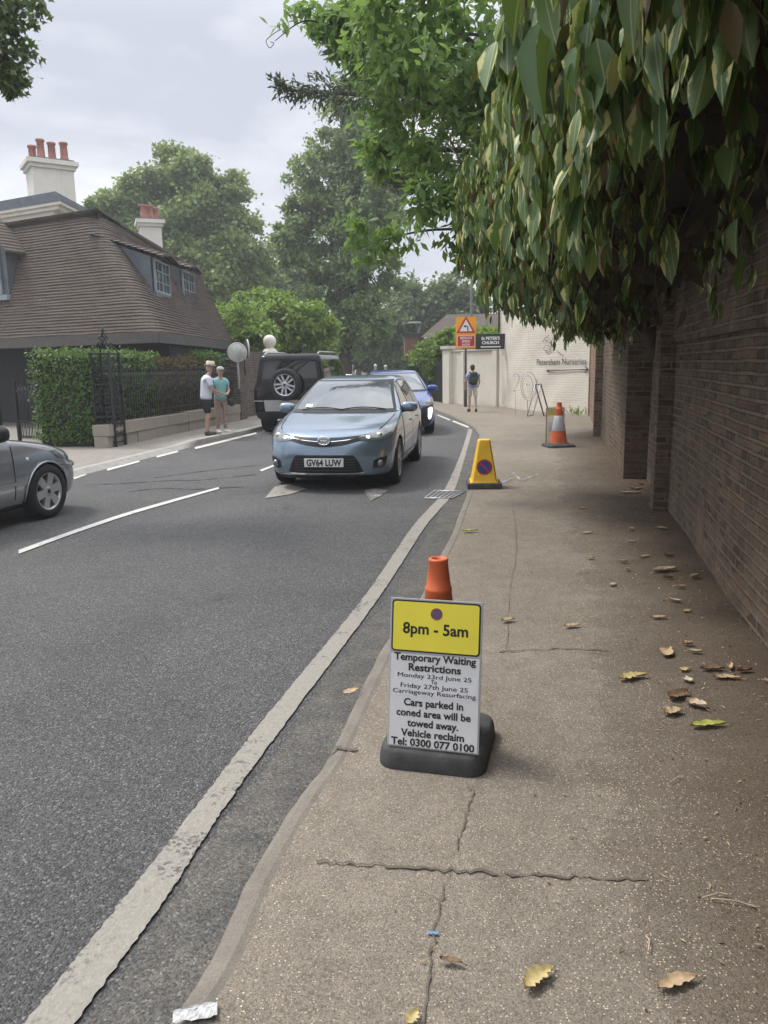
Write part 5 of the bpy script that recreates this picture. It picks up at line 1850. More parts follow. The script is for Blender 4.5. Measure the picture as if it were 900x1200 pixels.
for main, twigs in (([(500, 108), (455, 112), (410, 110), (370, 108), (332, 104)], [(-1, 1)]),):
    ax_ = smooth_line([P(x, y, 17) for x, y in main], 10)
    b = MB()
    b.tube(ax_, [.07 * (1 - .85 * i / (len(ax_) - 1)) for i in range(len(ax_))], 6)
    pp_, dd_ = [], []
    for i in range(4, len(ax_)):
        for _k in range(3):
            L_ = rng.uniform(.25, .75) * (1.15 - .6 * i / len(ax_))
            d_ = Vector((-.55 + rng.uniform(-.4, .3), rng.uniform(-1, 1), rng.uniform(-.55, .6))).normalized()
            tip = ax_[i] + d_ * L_
            tw_ = smooth_line([ax_[i], ax_[i].lerp(tip, .5) + V2(0, 0, .05), tip], 3)
            b.tube(tw_, .008, 4)
            for _q in range(14):
                u_ = rng.uniform(.2, 1.05)
                pp_.append(np.array(ax_[i].lerp(tip, u_)) + nrg.normal(0, .035, 3))
                dd_.append(np.array(d_) + nrg.normal(0, .55, 3))
    b.build("branch", M['bark'], con)
    leaves("foliage", np.array(pp_), np.array(dd_), nrg.normal(0, .5, (len(pp_), 3)) + np.array([0, 0, 1.0]), .13 * nrg.uniform(.6, 1.3, len(pp_)), .34, L_cedar, con)

# big plane tree behind the house
bl_ = [blob(210, 215, 50, 42, .9), blob(255, 232, 50, 40, .9), blob(160, 245, 50, 42, .8), blob(200, 275, 50, 60), blob(260, 285, 50, 48), blob(240, 330, 48, 50, .8), blob(130, 245, 50, 22, .7), blob(285, 320, 50, 28), blob(180, 320, 48, 45)]
make_tree("plane_tree", "broad rounded pale green tree rising behind the tiled roof", "tree", P(215, 430, 49).xy.to_3d(), bl_, 420, 34, .15, .27, .85, L_plane, .5, limbs=40, tpl='lobed')

# tall poplar with an open, upright crown
bl_ = [blob(400, 150, 42, 36, 1.2), blob(435, 175, 42, 34, 1.2), blob(380, 205, 42, 40, 1.2), blob(420, 240, 42, 46, 1.1), blob(365, 260, 42, 36), blob(390, 300, 42, 46), blob(430, 320, 42, 40), blob(345, 285, 42, 25), blob(395, 360, 42, 40), blob(448, 240, 42, 26, 1.3), blob(422, 385, 42, 30, 1.2)]
make_tree("tall_tree", "tall upright grey-green tree with an open crown above the road's far end", "tree", P(402, 440, 42).xy.to_3d(), bl_, 150, 40, .13, .22, .62, L_poplar, .45, P(405, 160, 42), limbs=60)

# light bushes and smaller trees beyond the gate pier
make_tree("garden_bush", "dark glossy bush with pale new leaves above the grey garden wall", "bush", P(285, 440, 29).xy.to_3d(), [blob(285, 385, 29, 26), blob(300, 398, 28.5, 22, .8), blob(262, 385, 30, 24), blob(310, 412, 28.5, 16), blob(275, 412, 29, 20)], 110, 26, .2, .16, .5, L_bush, .12)
make_tree("garden_tree", "bright yellow-green tree behind the white gate pier", "tree", P(350, 440, 33).xy.to_3d(), [blob(340, 375, 33, 32, .8), blob(365, 385, 33, 28), blob(320, 365, 34, 28, .7), blob(350, 410, 33, 34, .8), blob(300, 360, 35, 24, .7)], 110, 30, .17, .22, .55, L_bush, .16)
make_tree("background_tree", "hazy mid green tree between the rounded and the upright tree", "tree", P(320, 440, 60).xy.to_3d(), [blob(325, 320, 60, 34), blob(300, 345, 60, 34), blob(350, 345, 60, 30), blob(270, 345, 60, 30)], 90, 26, .18, .42, .6, L_plane, .35)
make_tree("background_tree", "dark green tree directly above the street lamp far down the road", "tree", P(500, 440, 62).xy.to_3d(), [blob(505, 350, 62, 34, .8), blob(480, 370, 62, 30), blob(530, 345, 62, 26), blob(465, 395, 60, 26), blob(520, 375, 62, 28), blob(545, 365, 60, 26)], 100, 30, .17, .40, .6, L_dark, .4)
make_tree("background_tree", "shaded dark tree at the road's end left of the street lamp", "tree", P(440, 440, 66).xy.to_3d(), [blob(445, 365, 66, 30), blob(430, 395, 66, 30), blob(462, 410, 66, 26), blob(405, 410, 64, 28), blob(450, 420, 64, 24), blob(380, 400, 66, 24)], 100, 28, .18, .40, .6, L_dark, .4)
make_tree("wall_shrub", "light green shrub spilling over the end of the cream wall", "shrub", V2(2.4, 34, 0), [blob(515, 408, 34, 18, .8), blob(500, 418, 34.5, 16), blob(530, 398, 34, 18, .7), blob(508, 432, 34, 12), blob(552, 398, 31.5, 18, .7), blob(575, 394, 30.5, 14, .7)], 100, 22, .2, .17, .5, L_bush, .08)
make_tree("dark_shrub", "very dark shrub standing by the road before the cream wall", "shrub", V2(1.7, 38, 0), [blob(490, 425, 38, 14, 1.3), blob(482, 440, 38, 12), blob(497, 445, 38, 12)], 100, 20, .25, .15, .5, L_cedar, .08)
for k, (px, Yd, lab) in enumerate(((235, 85, "far blue-green tree showing low between the house and the gate pier"), (345, 90, "far tree low behind the bright yellow-green tree"), (420, 95, "far tree closing the view behind the shaded dark tree"), (570, 80, "far tree behind the brown gabled roof"))):
    make_tree("background_tree", lab, "tree", P(px, 440, Yd).xy.to_3d(), [blob(px - 22, 400, Yd, 30), blob(px + 20, 405, Yd, 30), blob(px, 380, Yd, 28), blob(px + 35, 415, Yd, 24), blob(px - 35, 420, Yd, 24)], 80, 24, .2, .6, .6, L_dark if k % 2 else L_plane, .4)

# tree standing to the left of the view, one bough in the corner
bl_ = [blob(-10, 30, 9, 36), blob(8, 70, 9, 26), blob(-50, 60, 9, 60), blob(18, 8, 9, 24), blob(-110, 40, 9, 70), blob(12, 95, 9, 12), blob(-60, -60, 9, 80)]
make_tree("roadside_tree", "dark leafed bough hanging into the top left corner of the view", "tree", (-7.4, 9.5, 0), bl_, 24, 20, .22, .085, .8, L_dark, .22, (-6.0, 9, 5.6), tpl='lobed', limbs=30)

# hedge behind the railings
def hedge(name, label, s0, s1, o0, o1, z1, N, mat, tops=None):
    root = empty(name, pf((s0 + s1) / 2, (o0 + o1) / 2, 0), label, "hedge")
    c = nrg.uniform(0, 1, (N, 3))
    face = nrg.integers(0, 5, N)
    d = nrg.beta(1, 4, N) * .25
    c[:, 0] = np.where(face == 0, d * .3, np.where(face == 1, 1 - d * .3, c[:, 0]))
    c[:, 1] = np.where((face == 2) | (face == 4), d, c[:, 1])
    c[:, 2] = np.where(face == 3, 1 - d * .4, c[:, 2])
    s_ = s0 + (s1 - s0) * c[:, 0]
    o_ = o0 + (o1 - o0) * c[:, 1]
    z_ = .08 + (z1 - .08) * c[:, 2] + .04 * np.sin(s_ * 4) + nrg.normal(0, .025, N)
    p = np.array(PA)[None] + np.array(PD)[None] * s_[:, None] + np.array(PN)[None] * (o_ + nrg.normal(0, .03, N))[:, None]
    p[:, 2] = z_
    out = -np.array(PN)[None] * ((face == 2) | (face == 4))[:, None] + np.array([0, 0, 1.0])[None] * (face == 3)[:, None] - np.array(PD)[None] * (face == 0)[:, None]
    leaves("foliage", p, nrg.normal(0, .7, (N, 3)) + out * .6 + np.array([0, 0, -.1]), out + nrg.normal(0, .6, (N, 3)) + np.array([0, 0, .4]), .075 * nrg.uniform(.6, 1.3, N), .55, mat, root)
    mb = MB()
    fbox(mb, pf, s0 + .12, s1 - .12, o0 + .14, o1 - .1, 0.0, z1 - .12)
    mb.build("stems", plain("hedge_twigs", (0.03, 0.03, 0.018), .95, var=.5, vscale=40, bump=.6, bscale=50), root)
hedge("hedge", "clipped green hedge behind the railings beside the ornate iron pier", 0.15, 3.3, .40, 1.75, 1.93, 9000, L_hedge)
hedge("hedge", "brown scorched hedge behind the railings and the couple", 3.25, 6.4, .42, 1.2, 1.80, 6000, L_brown)
hedge("hedge", "short dark green hedge end beside the mirror pier", 6.1, 7.7, .40, 1.2, 1.98, 3500, L_hedge)
b = MB()
# grass tuft at the foot of the orange wall
N = 260
p = np.array(G(681, 486))[None] + nrg.normal(0, 1, (N, 3)) * np.array([.16, .3, 0])
p[:, 2] = 0
gt = leaves("weeds", p, nrg.normal(0, .35, (N, 3)) + np.array([0, 0, 1.0]), nrg.normal(0, 1, (N, 3)), .28 * nrg.uniform(.4, 1.3, N), .09, L_bush, None)
tag(gt, "tuft of green weeds growing at the foot of the orange brick wall", "weeds", None, "stuff")

# distant gabled house
dh = empty("brown_roofed_house", V2(5, 48), "distant house with a steep brown gabled roof behind the road sign", "house")
a0, a1, a2 = P(500, 396, 47), P(527, 366, 47), P(590, 366, 47)
b = MB()
zt, ze = a1.z, a0.z
xl, xr_, xm = a0.x - .4, a2.x + 3, a1.x
b.quad((xl, 46, ze), (xr_, 46, ze), (xr_, 49, zt), (xm, 49, zt), 0, 1, 1)
b.quad((xl, 52, ze), (xl, 46, ze), (xm, 49, zt), (xm, 49, zt), 0)
b.build("roof", M['tile'], dh)
b = MB()
b.box((xl + .3, 46.3, -.1), (xr_, 51.7, ze - .02))
b.build("wall", M['brick_red'], dh)
b = MB()
b.box((xl - 1.0, 47, ze + .2), (xl + .9, 50, ze + .28))
b.box((xl - .9, 47.2, -.1), (xl + .29, 49.8, ze + .19), 1)
b.build("side_extension", [M['tile'], M['brick_red']], dh)
# ------------------------------------------------------------------ cars
class Car:
    """local frame: x 0 at the nose growing to the tail, y to the car's own right, z up from the road.
    rows of the shell: z, nose x, tail x, half width, nose roundness depth, tail roundness depth"""
    def __init__(self, rows, p=2.6, pr=3.0, taper=0.04, L=4.3):
        self.rows, self.p, self.pr, self.taper, self.L = rows, p, pr, taper, L
        a = np.array(rows, float)
        d = np.concatenate([[0], np.cumsum(np.sqrt(np.sum(np.diff(a[:, [0, 1, 2, 3]] * [1, .6, .4, 1], axis=0) ** 2, axis=1)))])
        self.d, self.a = d, a
        # dense rows through a smooth (Catmull-Rom) curve over arc length
        n = 64
        out = []
        pts = [Vector(r[:4]) for r in rows]
        ext = [Vector((r[4], r[5], 0)) for r in rows]
        for i in range(len(rows) - 1):
            k = max(2, int(round(n * (d[i + 1] - d[i]) / d[-1])))
            g = lambda arr, j: arr[max(0, min(len(arr) - 1, j))]
            for s in range(k):
                t = s / k
                def cr(arr):
                    p0, p1, p2, p3 = g(arr, i - 1), g(arr, i), g(arr, i + 1), g(arr, i + 2)
                    dm = [max(1e-6, (d[min(j + 1, len(d) - 1)] - d[j])) for j in (max(i - 1, 0), i, min(i + 1, len(d) - 2))]
                    m1 = (p2 - p0) * (dm[1] / (dm[0] + dm[1])) if i > 0 else (p2 - p1)
                    m2 = (p3 - p1) * (dm[1] / (dm[1] + dm[2])) if i + 2 < len(arr) else (p2 - p1)
                    t2, t3 = t * t, t * t * t
                    return p1 * (2 * t3 - 3 * t2 + 1) + m1 * (t3 - 2 * t2 + t) + p2 * (-2 * t3 + 3 * t2) + m2 * (t3 - t2)
                v4, v2 = cr(pts), cr(ext)
                out.append(list(v4) + [v2.x, v2.y])
        out.append(list(rows[-1]))
        self.t = np.array(out)

    def row(self, z):
        t = self.t
        return [np.interp(z, t[:, 0], t[:, k]) for k in range(1, 6)]

    def hw(self, w, x):
        return w * (1 - self.taper * ((x - self.L * .5) / (self.L * .5)) ** 2)

    def S(self, kind, a, z, r=None):
        xf, xr, w, fd, rd = r if r is not None else self.row(z)
        if kind == 'F':                      # a: angle -90 (car's left) .. 90 (right) around the nose
            we = self.hw(w, xf + fd)
            s, c = math.sin(R(a)), abs(math.cos(R(a)))
            return Vector((xf + fd * (1 - c ** (2 / self.p)), we * math.copysign(abs(s) ** (2 / self.p), s), z))
        if kind == 'R':                      # around the tail, a: -90 left .. 90 right
            we = self.hw(w, xr - rd)
            s, c = math.sin(R(a)), abs(math.cos(R(a)))
            return Vector((xr - rd * (1 - c ** (2 / self.pr)), we * math.copysign(abs(s) ** (2 / self.pr), s), z))
        sgn = 1 if kind == 'S+' else -1      # side: a is x
        if a < xf + fd:
            t = min(1.0, max(0.0, 1 - (a - xf) / max(fd, 1e-4)))
            y = self.hw(w, xf + fd) * (1 - t ** self.p) ** (1 / self.p)
        elif a > xr - rd:
            t = min(1.0, max(0.0, 1 - (xr - a) / max(rd, 1e-4)))
            y = self.hw(w, xr - rd) * (1 - t ** self.pr) ** (1 / self.pr)
        else:
            y = self.hw(w, a)
        return Vector((a, sgn * y, z))

    def fang(self, y, z):
        xf, xr, w, fd, rd = self.row(z)
        we = self.hw(w, xf + fd)
        return math.copysign(math.degrees(math.asin(min(1.0, (min(abs(y) / we, 1.0)) ** (self.p / 2)))), y)

    def rang(self, y, z):
        xf, xr, w, fd, rd = self.row(z)
        we = self.hw(w, xr - rd)
        return math.copysign(math.degrees(math.asin(min(1.0, (min(abs(y) / we, 1.0)) ** (self.pr / 2)))), y)

    def shell(self, wheels, rad, mats, parent, nf=26, ns=44, nrr=18):
        rings = []
        for r in self.t:
            z, rr = r[0], list(r[1:])
            xf, xr, w, fd, rd = rr
            ring = [self.S('F', -90 + 180 * i / nf, z, rr) for i in range(nf + 1)]
            xs = np.linspace(xf + fd, xr - rd, ns + 2)[1:-1]
            ring += [Vector((x, self.hw(w, x), z)) for x in xs]
            ring += [self.S('R', 90 - 180 * i / nrr, z, rr) for i in range(nrr + 1)]
            ring += [Vector((x, -self.hw(w, x), z)) for x in xs[::-1]]
            rings.append(ring)
        mb = MB()
        n = len(rings[0])
        vs_ = [p for ring in rings for p in ring]
        fs_ = []
        for i in range(len(rings) - 1):
            for k in range(n):
                k2 = (k + 1) % n
                fs_.append((i * n + k, i * n + k2, (i + 1) * n + k2, (i + 1) * n + k))
        fs_.append(tuple(reversed(range(n))))
        fs_.append(tuple((len(rings) - 1) * n + k for k in range(n)))
        mb.add(vs_, fs_, 0, True)
        o_ = mb.build("body", mats, None)
        # wheel arches cut out of the shell
        cm = MB()
        for (x, y0, y1) in wheels:
            for sgn in (-1, 1):
                Mx = Matrix.Translation((x, sgn * (y0 + y1) / 2, rad * .93)) @ Matrix.Rotation(R(90), 4, 'X')
                cm.lathe([(rad * 1.17, -(y1 - y0) / 2), (rad * 1.17, (y1 - y0) / 2)], 40, 1, Mx, smooth=False)
        c_ = cm.build("cutter", mats, None)
        md = o_.modifiers.new("arches", 'BOOLEAN')
        md.operation = 'DIFFERENCE'
        md.solver = 'EXACT'
        md.object = c_
        me = evaluated_mesh(o_)
        o_.modifiers.clear()
        o_.data = me
        bpy.data.objects.remove(c_)
        o_.parent = parent
        return o_

    def patch(self, mb, kind, cols, mat=0, off=0.004, ny=6, dens=1):
        """cols: [(a, zlo, zhi)...] a sheet lying on the shell"""
        cc = []
        for (a0, l0, h0), (a1, l1, h1) in zip(cols[:-1], cols[1:]):
            for i in range(dens):
                t = i / dens
                cc.append((a0 + (a1 - a0) * t, l0 + (l1 - l0) * t, h0 + (h1 - h0) * t))
        cc.append(cols[-1])
        vs_, fs_ = [], []
        for a, lo, hi in cc:
            for j in range(ny + 1):
                z = lo + (hi - lo) * j / ny
                p0 = self.S(kind, a, z)
                e = 0.01
                da = (1.0 if kind in 'FR' else 0.02)
                t1_ = self.S(kind, a + da, z) - self.S(kind, a - da, z)
                t2_ = self.S(kind, a, z + e) - self.S(kind, a, z - e)
                n = t1_.cross(t2_)
                if n.length < 1e-9:
                    n = Vector((-1 if kind == 'F' else 1, 0, 0))
                n.normalize()
                ref = Vector((-1, 0, .2)) if kind == 'F' else Vector((1, 0, .2)) if kind == 'R' else Vector((0, p0.y, 0.1))
                if n.dot(ref) < 0:
                    n = -n
                vs_.append(p0 + n * off)
        m = ny + 1
        flip = kind in ('S+',)
        for i in range(len(cc) - 1):
            for j in range(ny):
                q = (i * m + j, (i + 1) * m + j, (i + 1) * m + j + 1, i * m + j + 1)
                fs_.append(q if not flip else q[::-1])
        mb.add(vs_, fs_, mat, True)

    def yz(self, kind, pts):
        """(y, zlo, zhi) given in front or rear view -> angle columns"""
        f = self.fang if kind == 'F' else self.rang
        return [(f(y, (lo + hi) / 2), lo, hi) for y, lo, hi in pts]

def wheel(parent, at, rad, width, side, spokes, mat_rim, double=False, steer=0.0, spoke_w=0.07):
    """side +1: outer face towards +y"""
    Mw = Matrix.Translation(at) @ Matrix.Rotation(steer, 4, 'Z') @ Matrix.Rotation(R(-90 * side), 4, 'X')
    w2_ = width / 2
    mb = MB()
    rr = rad * 0.68
    mb.lathe([(rr * .97, -w2_), (rad * .93, -w2_), (rad * .985, -w2_ * .78), (rad, -w2_ * .5), (rad, w2_ * .5), (rad * .985, w2_ * .78), (rad * .93, w2_), (rr * 1.08, w2_ * 1.02), (rr, w2_ * .94), (rr * .97, w2_ * .8)], 40, 0, Mw, cap=False)
    for k in range(3):
        mb.lathe([(rad * 1.001, -w2_ * .3 + k * w2_ * .3 - .004), (rad * 1.001, -w2_ * .3 + k * w2_ * .3 + .004)], 40, 0, Mw, cap=False)
    root = mb.build("wheel", M['tyre'], parent, True)
    mb = MB()
    mb.lathe([(rr, w2_ * .94), (rr * .93, w2_ * .90), (rr * .90, w2_ * .5), (rr * .9, -w2_ * .5)], 40, 0, Mw, cap=False)
    mb.lathe([(.001, -w2_ * .3), (rr * .9, -w2_ * .3)][::-1], 30, 1, Mw, cap=False)
    mb.lathe([(rr * .28, w2_ * .4), (rr * .28, w2_ * .82), (rr * .2, w2_ * .9), (.001, w2_ * .9)], 20, 0, Mw, cap=False)
    mb.lathe([(rr * .12, w2_ * .91), (rr * .10, w2_ * .93), (.001, w2_ * .93)], 16, 1, Mw, cap=False)
    for k in range(spokes):
        a = 2 * math.pi * k / spokes + .2
        for dlt in ((-1, 1) if double else (0,)):
            wa, wb = rr * spoke_w * 2.2, rr * spoke_w * 2.8
            if double:
                wa, wb = rr * spoke_w * 1.1, rr * spoke_w * 1.3
            o0, o1 = dlt * rr * .10, dlt * rr * .22
            pts = [(rr * .2, o0 - wa), (rr * .94, o1 - wb), (rr * .94, o1 + wb), (rr * .2, o0 + wa)]
            lo, hi = w2_ * .45, w2_ * .84
            vs_ = [(x, y, lo) for x, y in pts] + [(x, y, hi if i in (0, 3) else w2_ * .88) for i, (x, y) in enumerate(pts)]
            mb.add(vs_, [(3, 2, 1, 0), (4, 5, 6, 7), (0, 1, 5, 4), (1, 2, 6, 5), (2, 3, 7, 6), (3, 0, 4, 7)], 0, False, Mw @ Matrix.Rotation(a, 4, 'Z'))
    mb.build("rim", [mat_rim, M['dark']], root, True)
    return root

def door_mirror(parent, c, sgn, mat, size=1.0):
    mb = MB()
    mb.ball((c[0] + .02, c[1] + sgn * .10 * size, c[2] + .02), (.075 * size, .125 * size, .075 * size), 0, 18, .75)
    mb.tube([(c[0] + .02, c[1] - sgn * .06, c[2] - .05), (c[0] + .02, c[1] + sgn * .06, c[2] - .02)], .028, 8, 1)
    o_ = mb.build("door_mirror", [mat, M['dark']], parent, True)
    mb = MB()
    mb.ball((c[0] + .082 * size, c[1] + sgn * .10 * size, c[2] + .02), (.014, .105 * size, .058 * size), 0, 14, .7)
    mb.build("mirror_glass", M['chrome'], o_, True)
    return o_

def plate(parent, c, face, text, mat, w=.52, h=.111, tilt=0.0):
    """face -1: looking towards -x (nose)"""
    xa = Vector((0, face, 0))
    Mp = frame(Vector(c), xa, Vector((tilt, 0, 1)))
    mb = MB()
    mb.box((-w / 2, -h / 2, -.008), (w / 2, h / 2, 0), 0, Mp, .003)
    if text:
        mb.text(text, .118, Mp @ Matrix.Translation((0, -.04, .003)), 1, .004, 'CENTER', .80)
    return mb.build("number_plate", [mat, M['ink']], parent, True)

def place_car(name, label, origin_local, world_xy, rear_dir, steer=0):
    ang_ = math.atan2(rear_dir[1], rear_dir[0])
    off = Matrix.Rotation(ang_, 4, 'Z') @ Vector((origin_local[0], origin_local[1], 0))
    return empty(name, V2(world_xy[0] - off.x, world_xy[1] - off.y, RZ), label, "car", None, ang_)

# ---- light blue hatchback, nose to the camera
A = Car([(.17, .16, 4.18, .76, .55, .35), (.22, .05, 4.22, .82, .58, .38), (.32, .015, 4.25, .855, .60, .40), (.46, .0, 4.27, .875, .62, .40), (.58, .02, 4.27, .882, .64, .40), (.68, .06, 4.26, .882, .66, .40), (.76, .17, 4.25, .876, .64, .40),
         (.825, .36, 4.24, .868, .58, .38), (.885, .66, 4.22, .858, .50, .36), (.94, .98, 4.20, .845, .40, .34), (.985, 1.22, 4.17, .825, .34, .32), (1.06, 1.36, 4.10, .79, .32, .30), (1.18, 1.58, 4.0, .735, .32, .30), (1.30, 1.82, 3.90, .675, .34, .30), (1.39, 2.05, 3.80, .62, .36, .30), (1.435, 2.25, 3.70, .57, .36, .3), (1.458, 2.5, 3.5, .49, .3, .3), (1.468, 2.8, 3.25, .30, .2, .2)], 2.5, 3.2, .05, 4.27)
frontmid = V2(-.62, 10.82)
au = place_car("hatchback", "light blue hatchback with lit headlamps coming towards the yellow cone", (.93, 0), frontmid, (.155, .99))
A.shell([(.93, .60, .98), (3.53, .60, .98)], .318, [M['p_auris'], M['dark']], au)
for x, st in ((.93, R(0)), (3.53, 0)):
    for sgn in (-1, 1):
        wheel(au, (x, sgn * .765, .318), .318, .205, sgn, 5, M['rim'], True, st)
def A_part(name, mat, kind, cols, off=.004, ny=6, dens=3, parent=None):
    mb = MB()
    A.patch(mb, kind, cols, 0, off, ny, dens)
    return mb.build(name, mat, parent or au, True)
def sym(f):
    return [(-a, l, h) for a, l, h in f[::-1]] + [c for c in f if c[0] != 0 or True][(1 if f[0][0] == 0 else 0):]
ws = [(0, .995, 1.40), (.25, .993, 1.398), (.45, .99, 1.392), (.56, .985, 1.36), (.64, .98, 1.22), (.72, .975, 1.08), (.76, .972, .99)]
fz = lambda y, z: A.fang(y, z)
def patch_free(car, mb, kind, bottom, top_, mat, off, nx=24, ny=10):
    """windscreen-like patch: bottom and top are (y half width, z); edges interpolate"""
    vs_, fs_ = [], []
    (yb, zb), (yt, zt_) = bottom, top_
    for i in range(nx + 1):
        u = -1 + 2 * i / nx
        for j in range(ny + 1):
            v = j / ny
            z = zb + (zt_ - zb) * v
            y = u * (yb + (yt - yb) * v)
            f = car.fang(y, z) if kind == 'F' else car.rang(y, z)
            p0 = car.S(kind, f, z)
            vs_.append(p0 + Vector((-off if kind == 'F' else off, 0, off * .6)))
    m = ny + 1
    for i in range(nx):
        for j in range(ny):
            fs_.append((i * m + j, (i + 1) * m + j, (i + 1) * m + j + 1, i * m + j + 1))
    mb.add(vs_, fs_, mat, True)
b = MB()
patch_free(A, b, 'F', (.775, .965), (.60, 1.405), 1, .005)
patch_free(A, b, 'F', (.72, 1.005), (.565, 1.385), 0, .009)
wsn = b.build("windscreen", [M['screen'], M['dark']], au, True)
b = MB()
for y0, y1, zz in ((-.62, .02, 1.035), (.0, .60, 1.03)):
    pts = []
    for i in range(9):
        y = y0 + (y1 - y0) * i / 8
        z = .99 + .03 * math.sin(i / 8 * 3.1)
        pts.append(A.S('F', A.fang(y, z), z) + Vector((-.022, 0, .016)))
    b.tube(pts, .009, 5)
b.build("wiper", M['dark'], wsn, True)
b = MB()
b.box((1.44, -.62, .985), (1.55, .62, 1.02), 0)
# bonnet shut lines, grille, lower intake
for sgn in (-1, 1):
    bl2 = MB()
    A.patch(bl2, 'F', [(A.fang(sgn * .66, .80), .79, .80), (A.fang(sgn * .70, .84), .81, .825), (A.fang(sgn * .74, .90), .88, .895), (A.fang(sgn * .77, .95), .94, .958)], 0, .003, 2, 3)
    bl2.build("bonnet_shut_line", M['gap'], au, True)
# upper grille: slim dark band dropping to the centre, bright bars along it
gr = sym([(0, .590, .70), (.10, .595, .70), (.25, .615, .708), (.42, .655, .725), (.56, .695, .742)])
gp2 = A_part("grille", M['dark'], 'F', A.yz('F', gr), .006)
A_part("grille_bar", M['chrome'], 'F', A.yz('F', sym([(0, .655, .662), (.12, .655, .663), (.30, .672, .679), (.56, .718, .723)])), .012, 2, 4, gp2)
A_part("grille_bar", M['p_auris'], 'F', A.yz('F', sym([(0, .704, .716), (.2, .708, .718), (.40, .726, .733), (.58, .741, .746)])), .012, 2, 4, gp2)
li = sym([(0, .252, .488), (.30, .252, .487), (.38, .252, .484), (.435, .254, .40), (.475, .258, .31), (.495, .262, .275)])
lg = A_part("lower_intake", M['dark'], 'F', A.yz('F', li), .006, 8, 4)
b = MB()
for z in (.29, .325, .36, .395, .43):
    A.patch(b, 'F', A.yz('F', [(-.40, z, z + .009), (0, z, z + .009), (.40, z, z + .009)]), 0, .016, 1, 10)
b.build("slats", M['greypost'], lg, True)
A_part("intake_trim", M['chrome'], 'F', A.yz('F', sym([(0, .238, .256), (.3, .238, .256), (.46, .242, .260), (.50, .252, .27)])), .012, 2, 4, lg)
A_part("lip", M['dark'], 'F', A.yz('F', sym([(0, .172, .215), (.3, .172, .212), (.6, .172, .20), (.72, .175, .19)])), .012, 3, 4)
# headlamps sweep up into the wings
for sgn in (-1, 1):
    hl = [(A.fang(.44 * sgn, .70), .682, .722), (A.fang(.55 * sgn, .70), .655, .748), (A.fang(.66 * sgn, .72), .648, .782), (A.fang(.76 * sgn, .74), .672, .815), (A.fang(.83 * sgn, .77), .72, .842), (A.fang(.862 * sgn, .80), .785, .858)]
    if sgn < 0:
        hl = hl[::-1]
    h_ = A_part("headlamp", M['lens'], 'F', hl, .007, 8, 5)
    for yy, zz_, r0_, lit in ((.55, .705, .028, True), (.68, .725, .045, False)):
        c = A.S('F', A.fang(yy * sgn, zz_), zz_) + Vector((-.004, 0, 0))
        bz = MB()
        bz.ball(c, (.02, r0_, r0_ * .85), 0 if lit else 1, 14)
        bz.build("bulb", [M['lamp_on'], M['chrome']], h_, True)
    c = A.S('F', A.fang(.70 * sgn, .37), .37)
    fg = [(A.fang(.62 * sgn, .36), .31, .41), (A.fang(.70 * sgn, .37), .30, .44), (A.fang(.77 * sgn, .38), .335, .455)]
    f_ = A_part("fog_lamp_recess", M['dark'], 'F', fg if sgn > 0 else fg[::-1], .006, 5, 4)
    bz = MB()
    bz.ball(c + Vector((-.008, 0, -.005)), (.03, .047, .047), 0, 14)
    bz.build("fog_lamp", M['lens'], f_, True)
# badge: ring of ellipses
b = MB()
bc = A.S('F', 0, .672) + Vector((-.02, 0, 0))
Mbadge = frame(bc, (0, -1, 0), (.12, 0, 1))
def ring(mb, rx, ry, cx=0, cy=0, r=.007, mat=0):
    mb.tube([Mbadge @ Vector((cx + rx * math.cos(R(a)), cy + ry * math.sin(R(a)), .018)) for a in range(0, 361, 15)], r, 6, mat, cap=False)
b.ball((0, 0, .0), (.088, .062, .014), 1, 20, 1.0, Mbadge)
ring(b, .078, .053, r=.009)
ring(b, .024, .046, r=.006)
ring(b, .052, .020, 0, .018, r=.006)
b.build("badge", [M['chrome'], M['steel']], au, True)
plate(au, A.S('F', 0, .395) + Vector((-.03, 0, 0)), -1, "GV64 LUW", M['plate'])
